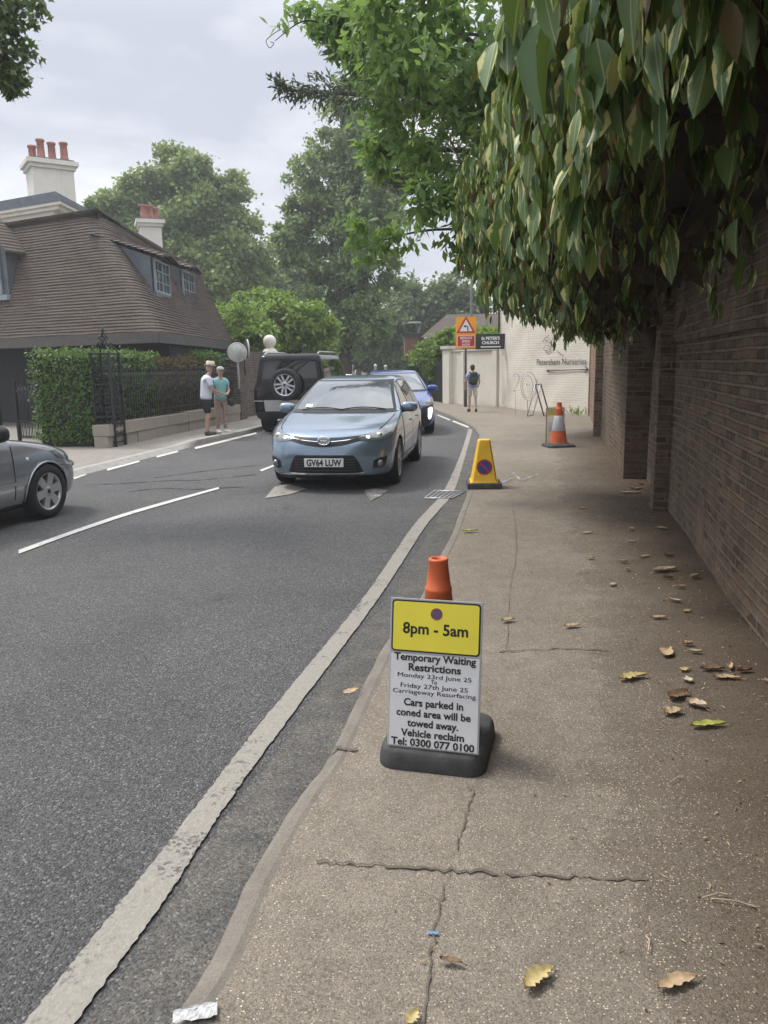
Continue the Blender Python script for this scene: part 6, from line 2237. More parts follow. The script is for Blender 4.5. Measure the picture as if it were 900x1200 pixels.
# sides
for kd, sgn in (('S+', 1), ('S-', -1)):
    d_ = (lambda c: c) if sgn < 0 else (lambda c: c)
    A_part("side_window", M['glass'], kd, [(1.56, .985, 1.0), (1.75, .985, 1.13), (1.95, .987, 1.25), (2.15, .99, 1.335), (2.34, .99, 1.368)], .004, 6, 4)
    A_part("side_window", M['glass'], kd, [(2.42, .99, 1.375), (2.7, .995, 1.385), (3.0, 1.0, 1.372), (3.24, 1.01, 1.34)], .004, 6, 4)
    A_part("side_window", M['glass'], kd, [(3.30, 1.015, 1.33), (3.5, 1.06, 1.26), (3.62, 1.13, 1.19)], .004, 5, 3)
    b = MB()
    A.patch(b, kd, [(1.50, .965, 1.0), (1.56, .97, 1.02), (1.75, .972, 1.145), (1.95, .975, 1.265), (2.15, .978, 1.352), (2.38, .98, 1.388), (2.7, .98, 1.402), (3.0, .985, 1.39), (3.26, 1.0, 1.355), (3.5, 1.04, 1.285), (3.68, 1.12, 1.19)], 0, .002, 6, 4)
    b.build("window_surround", M['dark'], au, True)
    for x0, x1 in ((1.36, 2.36), (2.37, 3.22)):
        dr = A_part("door", M['p_auris'], kd, [(x0 + .012, .30 if x0 < 2 else .32, .955)] + [(x0 + (x1 - x0) * k / 6, .285, .962) for k in range(1, 6)] + [(x1 - .012, .30 if x0 < 2 else .52, .965)], .005, 14, 3)
        b = MB()
        for xx in (x0, x1):
            A.patch(b, kd, [(xx - .005, .29, .97), (xx + .006, .29, .97)], 0, .003, 12, 1)
        b.build("shut_line", M['gap'], dr, True)
        hp = A.S(kd, x1 - .16, .80)
        b = MB()
        b.ball(hp + Vector((0, sgn * .016, 0)), (.10, .018, .016), 0, 12, .8)
        b.build("handle", M['p_auris'], dr, True)
    A_part("sill", M['dark'], kd, [(1.32, .18, .24), (2.2, .18, .235), (3.1, .18, .24)], .006, 3, 6)
    A_part("side_moulding", M['steel'], kd, [(1.40, .335, .352), (2.2, .335, .352), (3.10, .335, .352)], .011, 1, 8)
    mp = A.S(kd, 1.62, .985)
    door_mirror(au, (1.60, mp.y, 1.0), sgn, M['p_auris'] if sgn < 0 else M['p_auris'], 1.0)
    rl_ = [(A.rang(.50 * sgn, .9), .84, .98), (A.rang(.70 * sgn, .9), .82, 1.0), (A.rang(.82 * sgn, .9), .85, .98)]
    A_part("tail_lamp", M['redlens'], 'R', rl_ if sgn > 0 else rl_[::-1], .006, 5, 4)
A_part("rear_window", M['privacy'], 'R', A.yz('R', [(-.56, 1.06, 1.33), (-.3, 1.05, 1.35), (0, 1.05, 1.355), (.3, 1.05, 1.35), (.56, 1.06, 1.33)]), .006, 6, 4)
# dashboard clutter low behind the screen: permit on the glass
b = MB()
pz = A.S('F', A.fang(.52, 1.05), 1.05) + Vector((-.013, 0, .009))
b.box((-.002, -.05, -.035), (.0, .05, .035), 0, Matrix.Translation(pz) @ Matrix.Rotation(R(58), 4, 'Y'))
b.build("permit", M['sticker'], wsn, True)

# ---- black off-roader driving away: rear face with spare wheel
D = Car([(.36, .35, 4.36, .84, .25, .12), (.50, .12, 4.44, .90, .22, .12), (.80, .03, 4.48, .925, .20, .12), (1.02, .05, 4.48, .925, .20, .12), (1.14, .35, 4.46, .91, .25, .12), (1.22, 1.0, 4.45, .875, .25, .12), (1.30, 1.30, 4.44, .85, .2, .12), (1.60, 1.52, 4.41, .80, .2, .12), (1.80, 1.66, 4.385, .765, .2, .13), (1.885, 1.80, 4.35, .73, .2, .15), (1.925, 2.0, 4.26, .66, .2, .2), (1.94, 2.3, 4.0, .5, .2, .2)], 4.0, 7.0, .015, 4.48)
def D_w(x, y):
    return V2(x, y)
dl_ = G(298, 470, RZ)
dang = (-.13, -.9915)
de = place_car("off_roader", "black boxy off-roader with a spare wheel on its back, driving away", (4.48, 0), (-2.24, 18.9), dang)
D.shell([(.95, .60, 1.05), (3.55, .60, 1.05)], .40, [M['p_black'], M['dark']], de)
for x in (.95, 3.55):
    for sgn in (-1, 1):
        wheel(de, (x, sgn * .80, .40), .40, .25, sgn, 6, M['rim'])
def D_part(name, mat, kind, cols, off=.004, ny=6, dens=3, parent=None):
    mb = MB()
    D.patch(mb, kind, cols, 0, off, ny, dens)
    return mb.build(name, mat, parent or de, True)
D_part("rear_window", M['privacy'], 'R', D.yz('R', [(-.66, 1.34, 1.74), (0, 1.34, 1.76), (.66, 1.34, 1.74)]), .006, 5, 8)
for yy in (-.70, .70):
    b = MB()
    D.patch(b, 'R', D.yz('R', [(yy - .006, .72, 1.86), (yy + .006, .72, 1.86)]), 0, .004, 6, 1)
    b.build("tailgate_shut_line", M['gap'], de, True)
pn = D_part("lower_panel", M['silver_panel'], 'R', D.yz('R', [(-.64, .56, .83), (0, .56, .83), (.64, .56, .83)]), .02, 3, 8)
D_part("bumper_strip", M['silver_panel'], 'R', D.yz('R', [(-.90, .80, .825), (-.80, .80, .825), (-.66, .80, .825)]), .014, 1, 4)
D_part("rear_bumper", M['dark'], 'R', D.yz('R', [(-.86, .40, .56), (0, .40, .555), (.86, .40, .56)]), .03, 3, 10)
for sgn in (-1, 1):
    for z0 in (.92, 1.06):
        q = D.yz('R', [(sgn * .76, z0, z0 + .10), (sgn * .84, z0, z0 + .10)])
        D_part("tail_lamp", M['redlens'], 'R', q if sgn > 0 else q[::-1], .008, 2, 3)
    kd = 'S+' if sgn > 0 else 'S-'
    D_part("side_window", M['privacy'], kd, [(1.55, 1.27, 1.46), (1.75, 1.27, 1.76), (2.4, 1.27, 1.80)], .005, 4, 4)
    D_part("side_window", M['privacy'], kd, [(2.48, 1.27, 1.80), (3.2, 1.27, 1.80)], .005, 4, 4)
    D_part("side_window", M['privacy'], kd, [(3.55, 1.30, 1.80), (4.25, 1.32, 1.79)], .005, 4, 4)
    mp = D.S(kd, 1.55, 1.28)
    door_mirror(de, (1.50, mp.y, 1.30), sgn, M['p_black'], 1.2)
    b = MB()
    b.tube([Vector((1.9, sgn * .66, 1.945)), Vector((2.3, sgn * .66, 1.98)), Vector((4.0, sgn * .66, 1.97)), Vector((4.2, sgn * .66, 1.92))], .022, 6)
    b.build("roof_rail", M['steel'], de, True)
sw = wheel(de, (4.615, -.02, 1.20), .385, .24, 1, 5, M['rim'], True)
sw.name = "spare_wheel"
# turn the spare wheel to face rearwards
for o_ in [sw] + list(sw.children):
    if o_.data:
        Mr = Matrix.Translation((4.615, -.06, 1.20)) @ Matrix.Rotation(R(-90), 4, 'Z') @ Matrix.Translation((-4.615, .02, -1.20))
        o_.data.transform(Mr)
b = MB()
b.lathe([(.30, 0), (.30, .14)], 24, 0, Matrix.Translation((4.42, -.06, 1.20)) @ Matrix.Rotation(R(90), 4, 'Y'))
b.build("spare_wheel_mount", M['dark'], de, True)
plate(de, Vector((4.535, .02, .70)), 1, "LK2", M['plate_y'], .50, .12)

# ---- blue small hatchback behind the light blue car
B_ = Car([(.18, .15, 3.9, .72, .5, .3), (.25, .03, 3.95, .80, .55, .35), (.45, .0, 3.97, .84, .58, .35), (.62, .03, 3.97, .845, .6, .35), (.74, .10, 3.96, .84, .6, .35), (.82, .26, 3.95, .83, .56, .35), (.89, .55, 3.93, .82, .5, .35), (.95, .85, 3.90, .80, .4, .3), (1.0, 1.02, 3.88, .785, .34, .3), (1.15, 1.28, 3.8, .73, .32, .3), (1.32, 1.62, 3.7, .655, .34, .3), (1.42, 1.9, 3.6, .60, .34, .3), (1.47, 2.1, 3.5, .54, .3, .3), (1.495, 2.5, 3.2, .35, .2, .2)], 2.5, 3.2, .04, 3.97)
bc_ = place_car("hatchback", "bright blue hatchback with a lit daytime lamp following the light blue car", (.80, .70), (1.06, 18.5), (-.06, 1.0))
# local +y of a car whose tail points away is to the left in the view, so its visible flank is -y
bc_.location.x = 1.06 - .62
bc_.location.y = 17.75
bc_.matrix_basis = Matrix.Translation(bc_.location) @ Matrix.Rotation(math.atan2(1.0, -.06), 4, 'Z')
B_.shell([(.80, .58, .95), (3.3, .58, .95)], .305, [M['p_blue'], M['dark']], bc_)
for x in (.80, 3.3):
    for sgn in (-1, 1):
        wheel(bc_, (x, sgn * .735, .305), .305, .19, sgn, 5, M['rim'], True)
def B_part(name, mat, kind, cols, off=.004, ny=6, dens=3, parent=None):
    mb = MB()
    B_.patch(mb, kind, cols, 0, off, ny, dens)
    return mb.build(name, mat, parent or bc_, True)
b = MB()
patch_free(B_, b, 'F', (.73, .985), (.575, 1.42), 1, .005)
patch_free(B_, b, 'F', (.68, 1.02), (.545, 1.40), 0, .009)
b.build("windscreen", [M['screen'], M['dark']], bc_, True)
B_part("front_mask", M['dark'], 'F', B_.yz('F', sym([(0, .22, .60), (.4, .22, .62), (.60, .24, .66), (.70, .26, .68)])), .006, 8, 4)
for sgn in (-1, 1):
    q = [(B_.fang(sgn * .42, .72), .69, .74), (B_.fang(sgn * .60, .74), .67, .79), (B_.fang(sgn * .74, .76), .69, .83), (B_.fang(sgn * .80, .80), .76, .85)]
    B_part("headlamp", M['lens'], 'F', q if sgn > 0 else q[::-1], .007, 5, 4)
    q = [(B_.fang(sgn * .62, .50), .43, .61), (B_.fang(sgn * .66, .50), .36, .64), (B_.fang(sgn * .71, .50), .40, .645), (B_.fang(sgn * .74, .52), .56, .63)]
    B_part("daytime_lamp", M['drl'], 'F', q if sgn > 0 else q[::-1], .014, 5, 3)
    kd = 'S+' if sgn > 0 else 'S-'
    B_part("side_window", M['glass'], kd, [(1.40, .99, 1.02), (1.65, .99, 1.2), (1.95, .995, 1.36), (2.25, 1.0, 1.40)], .004, 5, 4)
    B_part("side_window", M['glass'], kd, [(2.33, 1.0, 1.405), (2.8, 1.01, 1.40), (3.1, 1.03, 1.33)], .004, 5, 4)
    mp = B_.S(kd, 1.4, 1.0)
    door_mirror(bc_, (1.36, mp.y, 1.03), sgn, M['p_blue'], 1.05)
plate(bc_, B_.S('F', 0, .46) + Vector((-.02, 0, 0)), -1, "", M['plate'])

# ---- silver-grey car leaving the frame on the left, nose first
Sv = Car([(.18, .17, 4.1, .74, .5, .35), (.24, .04, 4.14, .80, .52, .38), (.38, .0, 4.17, .838, .55, .4), (.50, .0, 4.18, .85, .56, .4), (.55, .015, 4.18, .85, .56, .4), (.58, .05, 4.17, .848, .56, .4), (.68, .11, 4.16, .846, .58, .4), (.76, .27, 4.15, .84, .56, .4), (.83, .55, 4.13, .83, .5, .38), (.89, .9, 4.10, .815, .42, .35), (.94, 1.2, 4.06, .79, .36, .3), (1.0, 1.38, 4.0, .76, .34, .3), (1.15, 1.65, 3.85, .70, .34, .3), (1.30, 2.0, 3.65, .62, .34, .3), (1.38, 2.3, 3.4, .54, .3, .3), (1.40, 2.6, 3.2, .35, .2, .2)], 2.6, 3.0, .05, 4.18)
hd = V2(math.sin(R(15)), math.cos(R(15)))
sv = place_car("silver_car", "silver-grey car with six-spoke wheels cut off by the view's left edge", (.80, .74), (-3.80, 8.50), (-hd.x, -hd.y))
sv_m = Matrix.Rotation(math.atan2(-hd.y, -hd.x), 4, 'Z')
NEAR = 'S-'
# which local side faces the camera: choose by world position
side_sgn = 1 if (sv_m @ Vector((0, 1, 0))).x > 0 else -1
offv = sv_m @ Vector((.80, side_sgn * .76, 0))
sv.location = (-3.80 - offv.x, 8.50 - offv.y, RZ)
sv.matrix_basis = Matrix.Translation(sv.location) @ sv_m
Sv.shell([(.80, .58, .95), (3.3, .58, .95)], .305, [M['p_silver'], M['dark']], sv)
for x in (.80, 3.3):
    for sgn in (-1, 1):
        wheel(sv, (x, sgn * .745, .305), .305, .195, sgn, 6, M['rim'], False, 0.0, .085)
def S_part(name, mat, kind, cols, off=.004, ny=6, dens=3, parent=None):
    mb = MB()
    Sv.patch(mb, kind, cols, 0, off, ny, dens)
    return mb.build(name, mat, parent or sv, True)
b = MB()
patch_free(Sv, b, 'F', (.70, .955), (.55, 1.33), 1, .005)
patch_free(Sv, b, 'F', (.66, .985), (.52, 1.31), 0, .009)
b.build("windscreen", [M['screen'], M['dark']], sv, True)
for sgn in (-1, 1):
    kd = 'S+' if sgn > 0 else 'S-'
    S_part("side_window", M['glass'], kd, [(1.70, .935, .97), (1.95, .935, 1.13), (2.2, .94, 1.26), (2.6, .945, 1.31), (3.0, .95, 1.29)], .004, 5, 4)
    q = [(Sv.fang(sgn * .50, .66), .60, .68), (Sv.fang(sgn * .66, .67), .60, .72), (Sv.fang(sgn * .79, .70), .62, .75), (Sv.fang(sgn * .825, .70), .66, .745)]
    S_part("headlamp", M['lens'], 'F', q if sgn > 0 else q[::-1], .006, 6, 4)
    S_part("bumper_shelf", M['p_silver'], 'F', ([(Sv.fang(sgn * y, .545), .53, .562) for y in (.1, .4, .65, .78, .842)] if sgn > 0 else [(Sv.fang(sgn * y, .545), .53, .562) for y in (.842, .78, .65, .4, .1)]), .02, 3, 4)
    dr = S_part("door", M['p_silver'], kd, [(1.33, .32, .905), (1.6, .30, .915), (2.2, .30, .92), (2.6, .32, .92)], .005, 12, 6)
    b = MB()
    Sv.patch(b, kd, [(1.31, .30, .915), (1.322, .30, .915)], 0, .003, 10, 1)
    Sv.patch(b, kd, [(2.61, .30, .915), (2.622, .30, .915)], 0, .003, 10, 1)
    b.build("shut_line", M['gap'], dr, True)
    S_part("side_moulding", M['p_silver'], kd, [(1.28, .445, .485), (2.0, .445, .485), (2.9, .445, .485)], .014, 2, 6)
    S_part("sill", M['dark'], kd, [(1.20, .185, .23), (2.0, .185, .225), (2.9, .185, .23)], .012, 2, 6)
    c = Sv.S(kd, 1.10, .70)
    b = MB()
    b.ball(c + Vector((0, sgn * .004, 0)), (.022, .012, .020), 0, 12)
    b.build("side_repeater", M['white'], sv, True)
    mp = Sv.S(kd, 1.60, .96)
    door_mirror(sv, (1.56, mp.y, .985), sgn, M['dark'], 1.15)
    # wheel-arch lip
    for xw in (.80, 3.3):
        b = MB()
        pts = []
        for k in range(0, 19):
            a = R(-8 + 196 * k / 18)
            x, z = xw + .352 * math.cos(a), .305 * .93 + .352 * math.sin(a)
            if z > .20:
                pts.append(Sv.S(kd, x, z) + Vector((0, sgn * .002, 0)))
        b.tube(pts, .012, 6)
        b.build("arch_lip", M['p_silver'], sv, True)
# ------------------------------------------------------------------ people
def skin_body(chains, root_key, joints, sub=2):
    """joints: name -> (pos, radius); chains: lists of joint names; one continuous skinned surface"""
    bm = bmesh.new()
    lay = bm.verts.layers.skin.verify()
    vm = {}
    for k, (p, r) in joints.items():
        v = bm.verts.new(p)
        rr = r if hasattr(r, '__len__') else (r, r)
        v[lay].radius = rr
        v[lay].use_root = (k == root_key)
        vm[k] = v
    done = set()
    for ch in chains:
        for a, c in zip(ch[:-1], ch[1:]):
            if (a, c) not in done:
                bm.edges.new((vm[a], vm[c]))
                done.add((a, c))
    me = bpy.data.meshes.new("figure")
    bm.to_mesh(me)
    bm.free()
    o_ = bpy.data.objects.new("figure", me)
    COL.objects.link(o_)
    o_.modifiers.new("skin", 'SKIN').use_smooth_shade = True
    s_ = o_.modifiers.new("sub", 'SUBSURF')
    s_.levels = s_.render_levels = sub
    out = evaluated_mesh(o_)
    bpy.data.objects.remove(o_)
    return out

def mesh_obj(name, me, mat, parent):
    me.materials.clear()
    me.materials.append(mat)
    me.polygons.foreach_set("use_smooth", [True] * len(me.polygons))
    o_ = bpy.data.objects.new(name, me)
    COL.objects.link(o_)
    o_.parent = parent
    return o_

def person(at, face, H, label, pose, skin, clothes, hair, hat=None, build=1.0):
    """figure faces local +x; pose gives the hand targets, lean and stance"""
    rz = math.atan2(face[1], face[0])
    root = empty("person", at, label, "person", None, rz)
    k = H / 1.75
    b_ = build
    ln_ = pose.get('lean', 0.0)
    hx = lambda z: ln_ * max(0.0, z - .95)
    j = {}
    def J(n, x, y, z, r):
        j[n] = (Vector((x * k, y * k, z * k)), (r[0] * k, r[1] * k) if hasattr(r, '__len__') else r * k)
    J('pelvis', 0, 0, .95, (.115 * b_, .155 * b_))
    J('waist', hx(1.1), 0, 1.10, (.105 * b_, .145 * b_))
    J('chest', hx(1.30), 0, 1.30, (.115 * b_, .165 * b_))
    J('yoke', hx(1.42), 0, 1.42, (.075, .12))
    nd = pose.get('nod', .03)
    J('neck', hx(1.49) + nd * .4, 0, 1.49, .052)
    J('jaw', hx(1.57) + nd + .012, 0, 1.575, (.068, .060))
    J('skull', hx(1.66) + nd + .004, 0, 1.665, (.092, .076))
    J('crown', hx(1.72) + nd - .006, 0, 1.72, (.062, .055))
    chains = [['pelvis', 'waist', 'chest', 'yoke', 'neck', 'jaw', 'skull', 'crown']]
    for s, sd in (('L', 1), ('R', -1)):
        fx, fy, hl = pose['feet'][s]
        kx = (fx * .5) + pose.get('knee', .03)
        J('hip' + s, 0, sd * .095, .88, .085 * b_)
        J('knee' + s, kx, sd * .10 + (fy - sd * .1) * .5, .50, .056 * b_)
        J('calf' + s, kx * .6 + fx * .4 - .015, sd * .1 + (fy - sd * .1) * .7, .33, .052 * b_)
        J('ankle' + s, fx - .02, fy, .09 + hl, .036)
        J('heel' + s, fx - .03, fy, .035 + hl * .8, .034)
        J('ball' + s, fx + .13, fy + sd * .02, .030, .034)
        J('toe' + s, fx + .19, fy + sd * .025, .026, .024)
        chains.append(['pelvis', 'hip' + s, 'knee' + s, 'calf' + s, 'ankle' + s, 'heel' + s, 'ball' + s, 'toe' + s])
        J('sho' + s, hx(1.40) - .01, sd * .185 * b_, 1.40, .058)
        ex, ey, ez = pose['elbow'][s]
        wx, wy, wz = pose['wrist'][s]
        J('elb' + s, ex, ey, ez, .040)
        J('wri' + s, wx, wy, wz, .026)
        d = (Vector((wx, wy, wz)) - Vector((ex, ey, ez))).normalized()
        side_ = d.cross(Vector((0, sd, .2))).normalized()
        up_ = Vector((0, 1, 0)) if abs(d.y) < .7 else Vector((1, 0, 0))
        sp = (up_ - d * up_.dot(d)).normalized()
        pm = Vector((wx, wy, wz)) + d * .055
        J('palm' + s, *pm, (.024, .030))
        chains.append(['yoke', 'sho' + s, 'elb' + s, 'wri' + s, 'palm' + s])
        curl = d.cross(sp) * (-sd)
        for f_, (off, fl) in enumerate(((-.028, .070), (-.010, .082), (.010, .078), (.027, .060))):
            a1 = pm + d * .035 + sp * off
            a2 = a1 + d * fl * .5 + curl * .010
            a3 = a2 + d * fl * .35 + curl * .028
            for nm, q, r in (('a', a1, .010), ('b', a2, .009), ('c', a3, .0075)):
                J('f%d%s%s' % (f_, nm, s), *q, r)
            chains.append(['palm' + s] + ['f%d%s%s' % (f_, nm, s) for nm in 'abc'])
        th = pm - d * .02 - sp * .03 + curl * .01
        th2 = th - sp * .018 + d * .035 + curl * .018
        J('t0' + s, *th, .011)
        J('t1' + s, *th2, .009)
        chains.append(['palm' + s, 't0' + s, 't1' + s])
    jb = dict(j)
    for n_ in ('pelvis', 'waist', 'chest', 'yoke', 'hipL', 'hipR', 'shoL', 'shoR'):
        p_, r_ = j[n_]
        f_ = .72 if n_ in ('waist', 'chest', 'yoke', 'pelvis') else .82       # the clothes lie over these
        jb[n_] = (p_, tuple(x * f_ for x in (r_ if hasattr(r_, '__len__') else (r_, r_))))
    mesh_obj("body", skin_body(chains, 'pelvis', jb), skin, root)
    # face: nose, ears, eyes
    mb = MB()
    hc = j['skull'][0]
    mb.ball((hc.x + .098 * k, 0, hc.z - .045 * k), (.018 * k, .013 * k, .024 * k), 0, 10)
    for sd in (-1, 1):
        mb.ball((hc.x - .005 * k, sd * .082 * k, hc.z - .035 * k), (.022 * k, .012 * k, .032 * k), 0, 10)
        mb.ball((hc.x + .082 * k, sd * .031 * k, hc.z - .012 * k), (.010 * k, .012 * k, .008 * k), 1, 8)
    mb.tube([(hc.x + .080 * k, -.022 * k, hc.z - .088 * k), (hc.x + .089 * k, 0, hc.z - .086 * k), (hc.x + .080 * k, .022 * k, hc.z - .088 * k)], .006 * k, 6, 2)
    mb.build("face", [skin, M['dark'], plain("lips", (.38, .13, .11), .6)], root, True)
    # hair
    mb = MB()
    mb.ball((hc.x - .018 * k, 0, hc.z + .018 * k), (.100 * k, .089 * k, .085 * k), 0, 18)
    mb.ball((hc.x - .045 * k, 0, hc.z - .035 * k), (.068 * k, .082 * k, .085 * k * hair[1]), 0, 16)
    mb.build("hair", hair[0], root, True)
    if hat == 'trilby':
        mb = MB()
        mb.lathe([(.155 * k, .0), (.158 * k, .008 * k), (.105 * k, .012 * k), (.104 * k, .014 * k), (.100 * k, .085 * k), (.085 * k, .105 * k), (.03 * k, .098 * k), (.001, .097 * k)], 24, 0, Matrix.Translation((hc.x, 0, hc.z + .045 * k)) @ Matrix.Rotation(R(6), 4, 'Y'), cap=False)
        mb.lathe([(.1065 * k, .013 * k), (.1055 * k, .034 * k)], 24, 1, Matrix.Translation((hc.x, 0, hc.z + .045 * k)) @ Matrix.Rotation(R(6), 4, 'Y'), cap=False)
        mb.build("hat", [M['straw'], M['stone']], root, True)
    if hat == 'cap':
        mb = MB()
        mb.ball((hc.x - .005 * k, 0, hc.z + .035 * k), (.108 * k, .098 * k, .075 * k), 0, 18)
        mb.ball((hc.x + .12 * k, 0, hc.z + .03 * k), (.065 * k, .07 * k, .010 * k), 0, 14)
        mb.build("cap", M['cap_grey'], root, True)
    # clothes: skinned shells a little larger than the body
    def grow(n, f, add=.012):
        p, r = j[n]
        return (p, tuple(x * f + add * k for x in (r if hasattr(r, '__len__') else (r, r))))
    for kind, mat in clothes:
        if kind in ('shirt', 'tee'):
            q = {n: grow(n, 1.14, .022) for n in ('waist', 'chest', 'yoke')}
            pv = j['pelvis'][0]
            q['hem'] = (pv + Vector((.01 * k, 0, -.10 * k)), (.150 * b_ * k, .200 * b_ * k))
            q['mid'] = (pv + Vector((.01 * k, 0, .03 * k)), (.146 * b_ * k, .196 * b_ * k))
            ch = [['hem', 'mid', 'waist', 'chest', 'yoke', 'collar']]
            q['collar'] = (j['yoke'][0].lerp(j['neck'][0], .55), (.066 * k, .070 * k))
            for s in 'LR':
                sh, el = j['sho' + s][0], j['elb' + s][0]
                q['sho' + s] = (sh, (.082 * k, .082 * k))
                q['cuf' + s] = (sh.lerp(el, .78 if kind == 'shirt' else .6), (.074 * k, .074 * k))
                ch.append(['yoke', 'sho' + s, 'cuf' + s])
            mesh_obj("shirt", skin_body(ch, 'hem', q), mat, root)
        if kind in ('shorts', 'trousers'):
            pv = j['pelvis'][0]
            q = {'top': (pv + Vector((0, 0, .08 * k)), (.118 * b_ * k, .16 * b_ * k)), 'pelvis': grow('pelvis', 1.05, .012)}
            ch = [['top', 'pelvis']]
            for s in 'LR':
                q['hip' + s] = grow('hip' + s, 1.08, .012)
                if kind == 'shorts':
                    q['leg' + s] = (j['hip' + s][0].lerp(j['knee' + s][0], .55), (.088 * b_ * k,) * 2)
                    q['hem' + s] = (j['hip' + s][0].lerp(j['knee' + s][0], .93), (.084 * b_ * k,) * 2)
                    ch.append(['pelvis', 'hip' + s, 'leg' + s, 'hem' + s])
                else:
                    q['knee' + s] = grow('knee' + s, 1.12, .012)
                    q['calf' + s] = grow('calf' + s, 1.1, .014)
                    q['hem' + s] = (j['ankle' + s][0] + Vector((0, 0, .02 * k)), (.056 * k,) * 2)
                    ch.append(['pelvis', 'hip' + s, 'knee' + s, 'calf' + s, 'hem' + s])
            mesh_obj(kind, skin_body(ch, 'pelvis', q), mat, root)
        if kind == 'shoes':
            for s in 'LR':
                mb = MB()
                an, to = j['heel' + s][0], j['toe' + s][0]
                d = (to - an)
                d.z = 0
                Mx = frame(an.lerp(to, .45), d, Vector((0, 0, 1)).cross(d))
                z0 = an.lerp(to, .45).z
                mb.ball((0, 0, -z0 + .045 * k), (.150 * k, .052 * k, .045 * k), 0, 16, .8, Mx)
                mb.ball((-.09 * k, 0, -z0 + .075 * k), (.058 * k, .046 * k, .05 * k), 0, 14, .9, Mx)
                mb.build("shoe", mat, root, True)
        if kind == 'rucksack':
            mb = MB()
            c = j['chest'][0]
            mb.ball((c.x - .21 * k, 0, c.z - .05 * k), (.12 * k, .16 * k, .24 * k), 0, 20, .55)
            mb.ball((c.x - .30 * k, 0, c.z - .14 * k), (.07 * k, .12 * k, .12 * k), 0, 16, .55)
            for sd in (-1, 1):
                pts = [(c.x - .12 * k, sd * .10 * k, c.z + .17 * k), (c.x, sd * .12 * k, c.z + .185 * k), (c.x + .145 * k, sd * .125 * k, c.z + .05 * k), (c.x + .12 * k, sd * .15 * k, c.z - .12 * k), (c.x - .1 * k, sd * .15 * k, c.z - .22 * k)]
                mb.tube(smooth_line([Vector(p) for p in pts], 4), .020 * k, 6)
            mb.build("rucksack", mat, root, True)
    return root, j, k

# man in the straw hat: seen from behind his left shoulder, facing along the road and down towards the woman's hands
mh = P(241, 431, 17.9).z + .02
man, mj, mk = person(V2(-4.06, 17.9, .012), (.92, .38), 1.64, "man in a straw hat, pale shirt and black shorts on the far pavement",
    dict(lean=.14, nod=.055, feet={'L': (0.03, .10, 0), 'R': (-.02, -.11, 0)}, elbow={'L': (.10, .26, 1.12), 'R': (.12, -.25, 1.13)}, wrist={'L': (.30, .15, 1.02), 'R': (.33, -.12, 1.04)}),
    M['skin_tan'], [('shirt', M['shirt_white']), ('shorts', M['shorts_black']), ('shoes', M['shoe_dark'])], (M['hair_grey'], .8), 'trilby', 1.06)
wom, wj, wk = person(V2(-3.86, 18.55, .012), (.62, -.78), 1.56, "woman in a turquoise top, patterned trousers and grey cap beside the man in a hat",
    dict(lean=.06, nod=.05, feet={'L': (0.06, .09, 0), 'R': (-.02, -.10, 0)}, elbow={'L': (.06, .24, 1.12), 'R': (.06, -.24, 1.12)}, wrist={'L': (.27, .09, 1.08), 'R': (.27, -.09, 1.06)}),
    M['skin'], [('tee', M['teal']), ('trousers', M['print_trousers']), ('shoes', M['shoe_white'])], (M['hair_grey'], 1.0), 'cap', .95)
# dark bag hanging at her front
bg = j_ = None
wloc = Matrix.Translation(wom.location) @ Matrix.Rotation(math.atan2(-.78, .62), 4, 'Z')
b = MB()
hp = wj['palmL'][0].lerp(wj['palmR'][0], .5)
b.ball(wloc @ (hp + Vector((.05, .12, -.20))), (.07, .09, .10), 0, 16, .7)
b.tube([wloc @ (hp + Vector((.05, .10, -.12))), wloc @ (wj['palmL'][0] + Vector((0, 0, -.01)))], .008, 6)
b.tube([wloc @ (hp + Vector((.05, .14, -.12))), wloc @ (wj['palmL'][0] + Vector((0.01, 0.01, -.01)))], .008, 6)
o = b.build("handbag", M['pack'])
tag(o, "small dark bag hanging from the woman's hands", "bag")
walk, kj, kk_ = person(V2(2.94, 25.2, .012), (-.06, 1.0), 1.50, "walker with a dark rucksack, beige shorts and lilac top seen from behind",
    dict(lean=.03, nod=.02, feet={'L': (.10, .11, 0), 'R': (-.12, -.11, .02)}, knee=.02, elbow={'L': (-.04, .27, 1.13), 'R': (.02, -.27, 1.13)}, wrist={'L': (.12, .26, .95), 'R': (.16, -.24, .98)}),
    M['skin'], [('tee', M['lilac']), ('shorts', M['beige']), ('shoes', M['shoe_dark']), ('rucksack', M['pack'])], (M['hair_brown'], 1.1), None, 1.0)

